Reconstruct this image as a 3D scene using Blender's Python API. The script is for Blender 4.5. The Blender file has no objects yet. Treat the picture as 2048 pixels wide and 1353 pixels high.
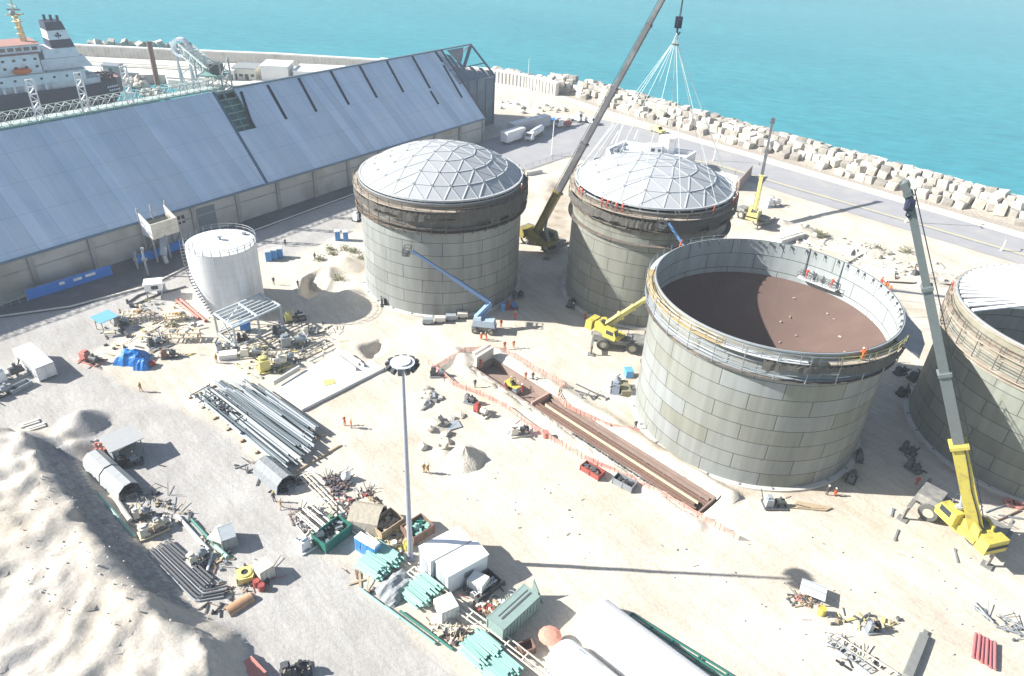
import bpy, bmesh, math, random
from mathutils import Vector, Matrix, noise
S = bpy.context.scene
COL = S.collection
R_ = math.radians
# ---------------------------------------------------------------- camera
CAM_H, FPX, PITCH, ROLL = 70.0, 1444.4, 0.5593, 0.0543
_F = Vector((0, math.cos(PITCH), -math.sin(PITCH)))
_R0 = Vector((1, 0, 0)); _U0 = _R0.cross(_F)
_R = _R0 * math.cos(ROLL) + _U0 * math.sin(ROLL)
_U = -_R0 * math.sin(ROLL) + _U0 * math.cos(ROLL)
cam_d = bpy.data.cameras.new('camera'); cam = bpy.data.objects.new('camera', cam_d); COL.objects.link(cam)
cam_d.sensor_width = 36.0; cam_d.lens = FPX / 2048 * 36.0
cam_d.clip_start = 1.0; cam_d.clip_end = 20000
mw = Matrix.Identity(4)
for i in range(3):
    mw[i][0] = _R[i]; mw[i][1] = _U[i]; mw[i][2] = -_F[i]
mw[2][3] = CAM_H
cam.matrix_world = mw
S.camera = cam
# ---------------------------------------------------------------- light
SUN_EL = 31.0
w = bpy.data.worlds.new('World'); S.world = w; w.use_nodes = True
wn = w.node_tree; bg = wn.nodes['Background']
sky = wn.nodes.new('ShaderNodeTexSky'); sky.sky_type = 'NISHITA'; sky.sun_disc = False
sky.sun_elevation = R_(SUN_EL); sky.sun_rotation = R_(270); sky.air_density = 1.0; sky.dust_density = 1.0; sky.ozone_density = 1.0
wn.links.new(sky.outputs[0], bg.inputs[0]); bg.inputs[1].default_value = 0.060
sl = bpy.data.lights.new('sun', 'SUN'); so = bpy.data.objects.new('sun', sl); COL.objects.link(so)
sl.energy = 5.0; sl.angle = R_(0.5); sl.color = (1.0, 0.965, 0.91)
so.rotation_euler = (0, -R_(90 - SUN_EL), 0)
S.view_settings.view_transform = 'Standard'; S.view_settings.look = 'None'
S.view_settings.exposure = 1.25; S.view_settings.gamma = 1.0
S.render.engine = 'CYCLES'
S.cycles.max_bounces = 5; S.cycles.diffuse_bounces = 2; S.cycles.glossy_bounces = 2
S.cycles.transmission_bounces = 2; S.cycles.volume_bounces = 0; S.cycles.use_denoising = True
SUN_DIR = Vector((math.cos(R_(SUN_EL)), 0, -math.sin(R_(SUN_EL))))   # the way light travels

# ---------------------------------------------------------------- places
def ray(px, py):
    return (_F * FPX + _R * (px - 1024) - _U * (py - 676.5)).normalized()
def G(px, py, z=0.0):
    d = ray(px, py); t = (z - CAM_H) / d.z
    return Vector((d.x * t, d.y * t, z))
def AtY(px, py, y):
    d = ray(px, py); t = y / d.y
    return Vector((d.x * t, y, CAM_H + d.z * t))
def PJ(p):
    d = Vector(p) - Vector((0, 0, CAM_H)); k = d.dot(_F)
    return (1024 + FPX * d.dot(_R) / k, 676.5 - FPX * d.dot(_U) / k)
def hgt(base, top):
    g = G(*base); d = ray(*top)
    return CAM_H + d.z * math.hypot(g.x, g.y) / math.hypot(d.x, d.y)
def heading(a, b):
    return math.atan2(b.y - a.y, b.x - a.x)

# ---------------------------------------------------------------- materials
MATS = {}
def mat(name, col, rough=0.7, metal=0.0, var=0.12, scale=1.5, bump=0.0, bscale=8.0, dirt=None, dirt_amt=0.0, dirt_scale=0.4, coords='Object', spec=0.4):
    if name in MATS: return MATS[name]
    m = bpy.data.materials.new(name); m.use_nodes = True; MATS[name] = m
    nt = m.node_tree; N = nt.nodes; L = nt.links; b = N['Principled BSDF']
    b.inputs['Roughness'].default_value = rough; b.inputs['Metallic'].default_value = metal
    b.inputs['Specular IOR Level'].default_value = spec
    tc = N.new('ShaderNodeTexCoord')
    no = N.new('ShaderNodeTexNoise'); no.inputs['Scale'].default_value = scale; no.inputs['Detail'].default_value = 5
    L.new(tc.outputs[coords], no.inputs['Vector'])
    mx = N.new('ShaderNodeMix'); mx.data_type = 'RGBA'
    mx.inputs[6].default_value = tuple(max(0, c * (1 - var)) for c in col) + (1,)
    mx.inputs[7].default_value = tuple(min(1, c * (1 + var)) for c in col) + (1,)
    L.new(no.outputs[0], mx.inputs[0]); out = mx.outputs[2]
    if dirt:
        n2 = N.new('ShaderNodeTexNoise'); n2.inputs['Scale'].default_value = dirt_scale; n2.inputs['Detail'].default_value = 8
        L.new(tc.outputs[coords], n2.inputs['Vector'])
        cr = N.new('ShaderNodeValToRGB'); cr.color_ramp.elements[0].position = 0.5; cr.color_ramp.elements[1].position = 0.68
        cr.color_ramp.elements[1].color = (dirt_amt,) * 3 + (1,)
        L.new(n2.outputs[0], cr.inputs[0])
        m2 = N.new('ShaderNodeMix'); m2.data_type = 'RGBA'; m2.inputs[7].default_value = tuple(dirt) + (1,)
        L.new(cr.outputs[0], m2.inputs[0]); L.new(out, m2.inputs[6]); out = m2.outputs[2]
    L.new(out, b.inputs['Base Color'])
    if bump:
        n3 = N.new('ShaderNodeTexNoise'); n3.inputs['Scale'].default_value = bscale; n3.inputs['Detail'].default_value = 6
        L.new(tc.outputs[coords], n3.inputs['Vector'])
        bp = N.new('ShaderNodeBump'); bp.inputs['Strength'].default_value = bump; bp.inputs['Distance'].default_value = 0.3
        L.new(n3.outputs[0], bp.inputs['Height']); L.new(bp.outputs[0], b.inputs['Normal'])
    return m
WHITE = mat('white_paint', (.78, .79, .80), .5, dirt=(.45, .40, .33), dirt_amt=.35)
CREAM = mat('cream_paint', (.72, .68, .58), .55, dirt=(.4, .34, .26), dirt_amt=.4)
YELLOW = mat('yellow_paint', (.54, .46, .09), .45, dirt=(.25, .18, .06), dirt_amt=.5, dirt_scale=1.2)
PALEYEL = mat('faded_yellow_paint', (.70, .62, .22), .5, dirt=(.3, .25, .15), dirt_amt=.4)
BLUE = mat('blue_paint', (.05, .22, .55), .45, dirt=(.3, .3, .3), dirt_amt=.3)
BLUETARP = mat('blue_tarpaulin', (.02, .19, .55), .45, var=.25, scale=1.0, bump=.5, bscale=2.5)
BANNER = mat('blue_banner_cloth', (.04, .20, .62), .6, var=.15)
LIGHTBLUE = mat('light_blue_plastic', (.12, .36, .66), .4)
RED = mat('red_paint', (.36, .08, .07), .5, dirt=(.2, .12, .1), dirt_amt=.4)
PINKRED = mat('faded_red_paint', (.55, .22, .18), .6, dirt=(.4, .3, .25), dirt_amt=.4)
RUST = mat('rusty_steel', (.21, .13, .10), .8, var=.35, scale=2.5)
DARK = mat('dark_rubber', (.035, .035, .04), .8)
DSTEEL = mat('dark_steel', (.09, .095, .10), .6, var=.25)
STEEL = mat('grey_steel', (.30, .33, .36), .45, .3, var=.2, dirt=(.2, .15, .1), dirt_amt=.3)
GALV = mat('galvanised_steel', (.33, .365, .39), .55, .1, var=.15)
BOOMGREY = mat('grey_boom_paint', (.085, .088, .095), .5, var=.15, dirt=(.3, .3, .3), dirt_amt=.3)
BOOMPALE = mat('pale_grey_boom_paint', (.145, .165, .165), .5, var=.15)
WOOD = mat('weathered_timber', (.42, .33, .22), .85, var=.3, scale=3)
PALEWOOD = mat('pale_timber', (.60, .51, .36), .85, var=.2, scale=3)
CONC = mat('pale_concrete', (.62, .60, .55), .9, var=.12, scale=.6, dirt=(.42, .38, .32), dirt_amt=.5, dirt_scale=.25, bump=.15)
WCONC = mat('white_concrete', (.80, .78, .74), .9, var=.06, scale=.6, dirt=(.6, .57, .5), dirt_amt=.5, dirt_scale=.3)
GCONC = mat('grey_concrete', (.34, .35, .35), .9, var=.2, scale=.5, dirt=(.2, .19, .17), dirt_amt=.6, dirt_scale=.2, bump=.1)
BLOCK = mat('weathered_block_concrete', (.62, .58, .51), .9, var=.16, scale=.45, dirt=(.36, .32, .26), dirt_amt=.55, dirt_scale=.5, bump=.25, bscale=2)
ROCK = mat('limestone', (.58, .53, .45), .95, var=.3, scale=1.1, bump=.5, bscale=3)
GREEN = mat('green_paint', (.03, .17, .13), .5, var=.2)
MINT = mat('mint_green_pipe', (.27, .50, .43), .5, var=.12, dirt=(.4, .45, .4), dirt_amt=.3)
DKGREEN = mat('dark_green_container_paint', (.25, .34, .31), .55, var=.15)
GREYSHEET = mat('grey_tarpaulin', (.26, .28, .29), .7, var=.2, bump=.4, bscale=2)
BEIGESHEET = mat('beige_canvas', (.42, .38, .30), .85, var=.15, bump=.3, bscale=2)
WHITESHEET = mat('white_membrane', (.86, .87, .88), .55, var=.03, scale=.5)
GLASS = mat('dark_glass', (.03, .04, .05), .12, spec=.6)
ORANGE = mat('orange_coverall', (.62, .14, .03), .8, var=.15)
REDSUIT = mat('red_coverall', (.5, .06, .04), .8, var=.15)
DARKSUIT = mat('dark_clothing', (.09, .08, .09), .85, var=.2)
KHAKI = mat('khaki_coverall', (.40, .25, .10), .85, var=.2)
SKIN = mat('skin', (.30, .17, .11), .6)
HELMET = mat('white_helmet', (.75, .74, .70), .4)
HULL = mat('black_hull_paint', (.022, .027, .05), .45, var=.15, scale=.15)
SHIPW = mat('ship_white_paint', (.62, .66, .71), .5, var=.06, dirt=(.35, .32, .30), dirt_amt=.35, dirt_scale=.3)
DECKRED = mat('ship_deck_paint', (.36, .20, .17), .8, var=.15)
NAVY = mat('navy_paint', (.025, .03, .06), .5)
BUFF = mat('buff_paint', (.62, .50, .28), .55)
TRUSS = mat('pale_truss_paint', (.33, .38, .37), .5, var=.15, dirt=(.3, .3, .28), dirt_amt=.4)
TEALTRUSS = mat('greenish_steel', (.17, .30, .28), .55, var=.3)
PINKNET = mat('pink_barrier_net', (.80, .38, .32), .8, var=.15)
ROPE = mat('pale_rope', (.62, .70, .68), .7)
BROWNMUD = mat('brown_trench_lining', (.27, .20, .165), .9, var=.25, scale=.8)
REDPIPE = mat('maroon_pipe', (.42, .14, .15), .6, var=.2)
GRASS = mat('dry_scrub', (.16, .17, .08), .9, var=.4)

def vary_by_object(m, lo, hi):      # every cube its own weathering
    nt = m.node_tree; b = nt.nodes['Principled BSDF']; src = b.inputs['Base Color'].links[0].from_socket
    oi = nt.nodes.new('ShaderNodeObjectInfo'); mr = nt.nodes.new('ShaderNodeMapRange'); mr.inputs[3].default_value = lo; mr.inputs[4].default_value = hi; nt.links.new(oi.outputs['Random'], mr.inputs[0])
    vm = nt.nodes.new('ShaderNodeVectorMath'); vm.operation = 'SCALE'; nt.links.new(src, vm.inputs[0]); nt.links.new(mr.outputs[0], vm.inputs['Scale']); nt.links.new(vm.outputs[0], b.inputs['Base Color'])
vary_by_object(BLOCK, .5, 1.12); vary_by_object(ROCK, .6, 1.2); vary_by_object(MINT, .8, 1.12)
# ---------------------------------------------------------------- mesh builder
class MB:
    def __init__(s): s.v = []; s.f = []; s.m = []; s.uv = {}
    def add(s, vs, fs, m=0):
        o = len(s.v); s.v += [tuple(v) for v in vs]
        for f in fs: s.f.append(tuple(i + o for i in f)); s.m.append(m)
        return s
    def hexa(s, p, m=0):      # 8 corners: bottom 4 ccw, top 4 ccw
        return s.add(p, [(3, 2, 1, 0), (4, 5, 6, 7), (0, 1, 5, 4), (1, 2, 6, 5), (2, 3, 7, 6), (3, 0, 4, 7)], m)
    def box(s, c, d, rz=0, m=0, top=1.0):
        cx, cy, cz = c; x, y, z = d[0] / 2, d[1] / 2, d[2] / 2
        co, si = math.cos(rz), math.sin(rz); P = []
        for zz, k in ((-z, 1), (z, top)):
            for a, b in ((-x, -y), (x, -y), (x, y), (-x, y)):
                a *= k; b *= k
                P.append((cx + a * co - b * si, cy + a * si + b * co, cz + zz))
        return s.hexa(P, m)
    def beam(s, p0, p1, w, h=None, m=0, w1=None, h1=None):
        h = h or w; p0 = Vector(p0); p1 = Vector(p1); d = (p1 - p0).normalized()
        up = Vector((0, 0, 1)) if abs(d.z) < .95 else Vector((0, 1, 0))
        x = d.cross(up).normalized(); y = x.cross(d).normalized(); P = []
        for p, ww, hh in ((p0, w, h), (p1, w1 or w, h1 or h)):
            for a, b in ((-1, -1), (1, -1), (1, 1), (-1, 1)):
                P.append(p + x * a * ww / 2 + y * b * hh / 2)
        return s.add(P, [(0, 1, 2, 3), (7, 6, 5, 4), (4, 5, 1, 0), (5, 6, 2, 1), (6, 7, 3, 2), (7, 4, 0, 3)], m)
    def cyl(s, p0, p1, r0, r1=None, n=8, m=0, caps=True):
        r1 = r0 if r1 is None else r1; p0 = Vector(p0); p1 = Vector(p1); d = (p1 - p0).normalized()
        up = Vector((0, 0, 1)) if abs(d.z) < .95 else Vector((0, 1, 0))
        x = d.cross(up).normalized(); y = x.cross(d).normalized(); P = []
        for p, r in ((p0, r0), (p1, r1)):
            for i in range(n):
                a = 2 * math.pi * i / n; P.append(p + x * math.cos(a) * r + y * math.sin(a) * r)
        fs = [(i, (i + 1) % n, n + (i + 1) % n, n + i) for i in range(n)]
        if caps: fs += [tuple(range(n))[::-1], tuple(range(n, 2 * n))]
        return s.add(P, [f[::-1] for f in fs], m)
    def tube(s, pts, r, n=6, m=0):
        pts = [Vector(p) for p in pts]; P = []; prev = None
        for i, p in enumerate(pts):
            d = (pts[min(i + 1, len(pts) - 1)] - pts[max(i - 1, 0)]).normalized()
            up = Vector((0, 0, 1)) if abs(d.z) < .95 else Vector((0, 1, 0))
            x = d.cross(up).normalized(); y = x.cross(d).normalized()
            for k in range(n):
                a = 2 * math.pi * k / n; P.append(p + x * math.cos(a) * r + y * math.sin(a) * r)
        fs = []
        for i in range(len(pts) - 1):
            for k in range(n):
                a = i * n + k; b = i * n + (k + 1) % n; fs.append((b, a, a + n, b + n))
        fs += [tuple(range(n)), tuple(range((len(pts) - 1) * n, len(pts) * n))[::-1]]
        return s.add(P, fs, m)
    def prism(s, poly, z0, z1, m=0):
        n = len(poly); a = sum(poly[i][0] * poly[(i + 1) % n][1] - poly[(i + 1) % n][0] * poly[i][1] for i in range(n))
        if a < 0: poly = poly[::-1]
        P = [(p[0], p[1], z0) for p in poly] + [(p[0], p[1], z1) for p in poly]
        return s.add(P, [tuple(range(n))[::-1], tuple(range(n, 2 * n))] + [(i, (i + 1) % n, n + (i + 1) % n, n + i) for i in range(n)], m)
    def extr(s, prof, axis0, axis1, m=0):     # profile in (lateral, z) swept from axis0 to axis1 (xy points)
        a = Vector(axis0); b = Vector(axis1); d = (b - a); d.z = 0; d.normalize(); l = Vector((-d.y, d.x, 0)); n = len(prof)
        P = [a + l * q[0] + Vector((0, 0, q[1])) for q in prof] + [b + l * q[0] + Vector((0, 0, q[1])) for q in prof]
        return s.add(P, [tuple(range(n)), tuple(range(n, 2 * n))[::-1]] + [(i, n + i, n + (i + 1) % n, (i + 1) % n) for i in range(n)], m)
    def lathe(s, prof, n=48, m=0, a0=0, a1=2 * math.pi, c=(0, 0)):
        full = abs(a1 - a0 - 2 * math.pi) < 1e-6; k = n if full else n + 1; P = []
        for r, z in prof:
            for i in range(k):
                a = a0 + (a1 - a0) * i / n; P.append((c[0] + r * math.cos(a), c[1] + r * math.sin(a), z))
        fs = []
        for j in range(len(prof) - 1):
            for i in range(n):
                i2 = (i + 1) % k; fs.append((j * k + i, j * k + i2, (j + 1) * k + i2, (j + 1) * k + i))
        return s.add(P, fs, m)
    def ring(s, r0, r1, z0, z1, n=64, m=0, a0=0, a1=2 * math.pi):
        return s.lathe([(r0, z0), (r1, z0), (r1, z1), (r0, z1), (r0, z0)], n, m, a0, a1)
    def blob(s, c, r, sub=1, jit=.25, seed=0, sq=(1, 1, 1), m=0):
        bm = bmesh.new(); bmesh.ops.create_icosphere(bm, subdivisions=sub, radius=1); rnd = random.Random(seed)
        vs = [Vector((v.co.x * sq[0], v.co.y * sq[1], v.co.z * sq[2])) * r * (1 + rnd.uniform(-jit, jit)) + Vector(c) for v in bm.verts]
        fs = [tuple(v.index for v in f.verts) for f in bm.faces]; bm.free()
        return s.add(vs, fs, m)
    def build(s, name, mats, parent=None, loc=None, rz=0.0, smooth=False):
        me = bpy.data.meshes.new(name); me.from_pydata(s.v, [], s.f)
        if not isinstance(mats, (list, tuple)): mats = [mats]
        for mm in mats: me.materials.append(mm)
        if len(mats) > 1: me.polygons.foreach_set('material_index', s.m)
        if smooth: me.polygons.foreach_set('use_smooth', [True] * len(me.polygons))
        me.update(); o = bpy.data.objects.new(name, me); COL.objects.link(o)
        if parent: o.parent = parent
        if loc is not None: o.location = loc
        o.rotation_euler = (0, 0, rz)
        return o

def tag(o, label=None, cat=None, group=None, kind=None):
    if label: o['label'] = label
    if cat: o['category'] = cat
    if group: o['group'] = group
    if kind: o['kind'] = kind
    return o
def thing(name, label, cat, loc=(0, 0, 0), rz=0.0, group=None):
    o = bpy.data.objects.new(name, None); COL.objects.link(o); o.empty_display_size = .5
    o.location = loc; o.rotation_euler = (0, 0, rz)
    return tag(o, label, cat, group)
def struct(o): o['kind'] = 'structure'; return o
KIDS = {}
def kids(o):
    return [c for c in o.children]
def dup(o, loc=None, rz=None, label=None, scale=None):
    def cp(x, parent):
        c = x.copy(); COL.objects.link(c)
        if parent: c.parent = parent
        for ch in x.children: cp(ch, c)
        return c
    r = cp(o, None)
    if loc is not None: r.location = loc
    if rz is not None: r.rotation_euler = (r.rotation_euler[0], r.rotation_euler[1], rz)
    if label: r['label'] = label
    if scale is not None: r.scale = scale if hasattr(scale, '__len__') else (scale,) * 3
    return r
rnd = random.Random(7)
# ================================================================ SETTING
# ---- sea: one sheet to the horizon
def sea_mat():
    m = bpy.data.materials.new('sea_water'); m.use_nodes = True; nt = m.node_tree; N = nt.nodes; L = nt.links; b = N['Principled BSDF']
    b.inputs['Roughness'].default_value = .35; b.inputs['Specular IOR Level'].default_value = .12
    tc = N.new('ShaderNodeTexCoord')
    mp = N.new('ShaderNodeMapping'); mp.vector_type = 'TEXTURE'; mp.inputs['Rotation'].default_value[2] = R_(-12); mp.inputs['Scale'].default_value = (2.8, 1.0, 1)
    L.new(tc.outputs['Object'], mp.inputs[0])
    n1 = N.new('ShaderNodeTexNoise'); n1.inputs['Scale'].default_value = .012; n1.inputs['Detail'].default_value = 6
    L.new(mp.outputs[0], n1.inputs['Vector'])
    cr = N.new('ShaderNodeValToRGB'); e = cr.color_ramp.elements
    e[0].position = .3; e[0].color = (.032, .270, .325, 1); e[1].position = .75; e[1].color = (.052, .325, .37, 1)
    L.new(n1.outputs[0], cr.inputs[0])
    n2 = N.new('ShaderNodeTexNoise'); n2.inputs['Scale'].default_value = .28; n2.inputs['Detail'].default_value = 5; n2.inputs['Roughness'].default_value = .6
    L.new(mp.outputs[0], n2.inputs['Vector'])
    mx = N.new('ShaderNodeMix'); mx.data_type = 'RGBA'; mx.blend_type = 'MULTIPLY'; mx.inputs[0].default_value = .9
    c2 = N.new('ShaderNodeValToRGB'); c2.color_ramp.elements[0].position = .3; c2.color_ramp.elements[0].color = (.6, .68, .72, 1); c2.color_ramp.elements[1].position = .65
    L.new(n2.outputs[0], c2.inputs[0]); L.new(cr.outputs[0], mx.inputs[6]); L.new(c2.outputs[0], mx.inputs[7])
    L.new(mx.outputs[2], b.inputs['Base Color'])
    bp = N.new('ShaderNodeBump'); bp.inputs['Strength'].default_value = .8; bp.inputs['Distance'].default_value = .6
    L.new(n2.outputs[0], bp.inputs['Height']); L.new(bp.outputs[0], b.inputs['Normal'])
    return m
SEA_Z = -3.2
struct(MB().add([(-6000, -200, SEA_Z), (6000, -200, SEA_Z), (6000, 9000, SEA_Z), (-6000, 9000, SEA_Z)], [(0, 1, 2, 3)]).build('sea', sea_mat()))

# ---- ground material: cream crushed limestone, greyer where traffic packs it
def ground_mat():
    m = bpy.data.materials.new('crushed_limestone_ground'); m.use_nodes = True; nt = m.node_tree; N = nt.nodes; L = nt.links; b = N['Principled BSDF']
    b.inputs['Roughness'].default_value = .95; b.inputs['Specular IOR Level'].default_value = .1
    tc = N.new('ShaderNodeTexCoord'); at = N.new('ShaderNodeAttribute'); at.attribute_name = 'zone'
    sp = N.new('ShaderNodeSeparateColor'); L.new(at.outputs['Color'], sp.inputs[0])
    def noise_(scale, detail=6, rough=.55, dist=0):
        n = N.new('ShaderNodeTexNoise'); n.inputs['Scale'].default_value = scale; n.inputs['Detail'].default_value = detail
        n.inputs['Roughness'].default_value = rough; n.inputs['Distortion'].default_value = dist
        L.new(tc.outputs['Object'], n.inputs['Vector']); return n.outputs[0]
    def ramp(x, p0, c0, p1, c1):
        c = N.new('ShaderNodeValToRGB'); e = c.color_ramp.elements; e[0].position = p0; e[0].color = c0 + (1,); e[1].position = p1; e[1].color = c1 + (1,)
        L.new(x, c.inputs[0]); return c.outputs[0]
    def mix(f, a, b_, blend='MIX', fac=None):
        x = N.new('ShaderNodeMix'); x.data_type = 'RGBA'; x.blend_type = blend
        if f is None: x.inputs[0].default_value = fac
        else: L.new(f, x.inputs[0])
        L.new(a, x.inputs[6]); L.new(b_, x.inputs[7]); return x.outputs[2]
    sand = ramp(noise_(.09), .35, (.61, .55, .455), .65, (.69, .645, .57))
    grey = ramp(noise_(.12), .3, (.42, .41, .395), .7, (.51, .50, .48))
    shade_grav = ramp(noise_(1.3, 8), .35, (.29, .295, .305), .7, (.46, .46, .455))  # grey gravel, with the slope's bluish shade put into the colour
    dirt = ramp(noise_(.35), .3, (.36, .29, .21), .7, (.50, .42, .32))
    # the zone edges are broken up by noise so they never read as polygons
    def fray(ch, amt=.5):
        a = N.new('ShaderNodeMath'); a.operation = 'MULTIPLY_ADD'; L.new(noise_(.22, 7), a.inputs[0]); a.inputs[1].default_value = amt; a.inputs[2].default_value = -amt / 2
        c = N.new('ShaderNodeMath'); c.operation = 'ADD'; c.use_clamp = True; L.new(a.outputs[0], c.inputs[0]); L.new(ch, c.inputs[1])
        d = N.new('ShaderNodeMapRange'); d.interpolation_type = 'SMOOTHSTEP'; d.inputs[1].default_value = .25; d.inputs[2].default_value = .75; L.new(c.outputs[0], d.inputs[0])
        return d.outputs[0]
    c = mix(fray(sp.outputs[0]), sand, grey)
    c = mix(fray(sp.outputs[1]), c, shade_grav)
    c = mix(fray(sp.outputs[2], .9), c, dirt)
    # wheel tracks: long thin streaks
    mp = N.new('ShaderNodeMapping'); mp.vector_type = 'TEXTURE'; mp.inputs['Rotation'].default_value[2] = R_(-52); mp.inputs['Scale'].default_value = (22, 1.1, 1)
    L.new(tc.outputs['Object'], mp.inputs[0])
    tn = N.new('ShaderNodeTexNoise'); tn.inputs['Scale'].default_value = 1.0; tn.inputs['Detail'].default_value = 5; tn.inputs['Distortion'].default_value = .6; L.new(mp.outputs[0], tn.inputs['Vector'])
    c = mix(None, c, ramp(tn.outputs[0], .4, (.86, .85, .84), .58, (1, 1, 1)), 'MULTIPLY', .5)
    for rot, sc, amt in ((-38, .7, .55), (-70, 1.1, .45), (24, .9, .35)):
        m4 = N.new('ShaderNodeMapping'); m4.vector_type = 'TEXTURE'; m4.inputs['Rotation'].default_value[2] = R_(rot); m4.inputs['Scale'].default_value = (34, 1.5 / sc, 1); L.new(tc.outputs['Object'], m4.inputs[0])
        t4 = N.new('ShaderNodeTexNoise'); t4.inputs['Scale'].default_value = 1.0; t4.inputs['Detail'].default_value = 3; t4.inputs['Distortion'].default_value = 1.6; L.new(m4.outputs[0], t4.inputs['Vector'])
        w4 = N.new('ShaderNodeMath'); w4.operation = 'PINGPONG'; w4.inputs[1].default_value = .06; L.new(t4.outputs[0], w4.inputs[0])
        k4 = N.new('ShaderNodeMath'); k4.operation = 'MULTIPLY'; k4.inputs[1].default_value = 16; L.new(w4.outputs[0], k4.inputs[0])
        c = mix(None, c, ramp(k4.outputs[0], .05, (.84, .82, .80), .4, (1, 1, 1)), 'MULTIPLY', amt)
    c = mix(None, c, ramp(noise_(.045, 4), .35, (.86, .84, .81), .62, (1.0, 1.0, 1.0)), 'MULTIPLY', .5)
    c = mix(None, c, ramp(noise_(2.2, 8, .7), .36, (.80, .78, .75), .55, (1, 1, 1)), 'MULTIPLY', .5)
    L.new(c, b.inputs['Base Color'])
    bp = N.new('ShaderNodeBump'); bp.inputs['Strength'].default_value = .35; bp.inputs['Distance'].default_value = .22
    L.new(noise_(1.6, 9, .65), bp.inputs['Height'])
    b2 = N.new('ShaderNodeBump'); b2.inputs['Distance'].default_value = .35; mr2 = N.new('ShaderNodeMath'); mr2.operation = 'MULTIPLY_ADD'; L.new(sp.outputs[1], mr2.inputs[0]); mr2.inputs[1].default_value = .5; mr2.inputs[2].default_value = .12; L.new(mr2.outputs[0], b2.inputs['Strength'])
    L.new(noise_(4.5, 6, .7), b2.inputs['Height']); L.new(bp.outputs[0], b2.inputs['Normal']); L.new(b2.outputs[0], b.inputs['Normal'])
    return m
def P2(lst, z=0.0): return [G(x, y, z).xy for x, y in lst]
def inside(p, poly):
    x, y = p; r = False; j = len(poly) - 1
    for i in range(len(poly)):
        xi, yi = poly[i]; xj, yj = poly[j]
        if (yi > y) != (yj > y) and x < (xj - xi) * (y - yi) / (yj - yi) + xi: r = not r
        j = i
    return r
def dist_poly(p, poly, closed=True):
    best = 1e9; n = len(poly)
    for i in range(n if closed else n - 1):
        ax, ay = poly[i]; bx, by = poly[(i + 1) % n]; dx, dy = bx - ax, by - ay
        t = max(0, min(1, ((p[0] - ax) * dx + (p[1] - ay) * dy) / (dx * dx + dy * dy + 1e-9)))
        best = min(best, math.hypot(p[0] - ax - t * dx, p[1] - ay - t * dy))
    return best
def sd(p, poly):
    bb = poly_bb[id(poly)] if id(poly) in poly_bb else poly_bb.setdefault(id(poly), (min(q[0] for q in poly), max(q[0] for q in poly), min(q[1] for q in poly), max(q[1] for q in poly)))
    if p[0] < bb[0] - 9 or p[0] > bb[1] + 9 or p[1] < bb[2] - 9 or p[1] > bb[3] + 9: return 9.0
    d = dist_poly(p, poly); return -d if inside(p, poly) else d
poly_bb = {}
def smooth(a, b, x):
    t = max(0, min(1, (x - a) / (b - a))); return t * t * (3 - 2 * t)

KERB = [(1120, 196), (1199, 226), (1316, 264), (1400, 285), (1510, 316), (1535, 326), (2048, 477), (2420, 590)]     # seaward kerb of the quay road
WALLB = [(-420, 770), (0, 613), (505, 424), (963, 283)]
ASPH = P2([(-420, 790), (-20, 640), (140, 618), (300, 575), (400, 524), (505, 466), (712, 390), (860, 352), (1060, 340), (1140, 312), (1200, 335), (1440, 345), (1600, 396), (2048, 531), (2420, 650),
           (2420, 600), (2048, 477), (1535, 326), (1316, 264), (1205, 240), (1130, 245), (1040, 262), (963, 283), (505, 424), (0, 613), (-420, 770)])
YARD = P2([(-300, 700), (-20, 625), (140, 605), (300, 565), (395, 520), (500, 460), (560, 445), (712, 392), (715, 455), (560, 520), (520, 500), (395, 560), (300, 640), (150, 720), (300, 800), (430, 850), (560, 985), (640, 1100), (740, 1190), (900, 1353), (1000, 1460),
           (560, 1460), (470, 1300), (430, 1230), (330, 1060), (250, 960), (180, 900), (100, 850), (-300, 900)])
HEAPBASE = P2([(-300, 890), (0, 866), (70, 862), (120, 880), (150, 912), (200, 985), (260, 1060), (330, 1150), (400, 1230), (440, 1246), (480, 1262), (520, 1330), (560, 1460), (-300, 1700)])
SHADED_GRAVEL = P2([(60, 880), (125, 888), (205, 985), (300, 1120), (420, 1235), (300, 1215), (200, 1110), (120, 990)])  # gravel slope of the heap, coloured darker for its shaded side
# trench for the pipe rack (oriented rectangle on the ground)
TR_A, TR_B, TR_C = G(980, 735), G(1040, 845), G(1400, 1018)
PIT1 = P2([(612, 560), (655, 535), (648, 575), (620, 600), (600, 590)])
PIT2 = P2([(722, 694), (762, 682), (768, 700), (740, 716)])
SITE_DIRT = P2([(1090, 370), (1145, 365), (1150, 500), (1060, 470)])
TANKS = {1: ((-15.2, 133.6), 15.6, 22.7), 2: ((25.2, 132.5), 14.75, 23.4), 3: ((37.4, 92.8), 17.0, 22.8), 4: ((81.5, 90.5), 16.8, 22.0)}
RUBBLE = P2([(1540, 440), (1800, 500), (2000, 560), (1900, 620), (1760, 560), (1600, 480)])
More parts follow.
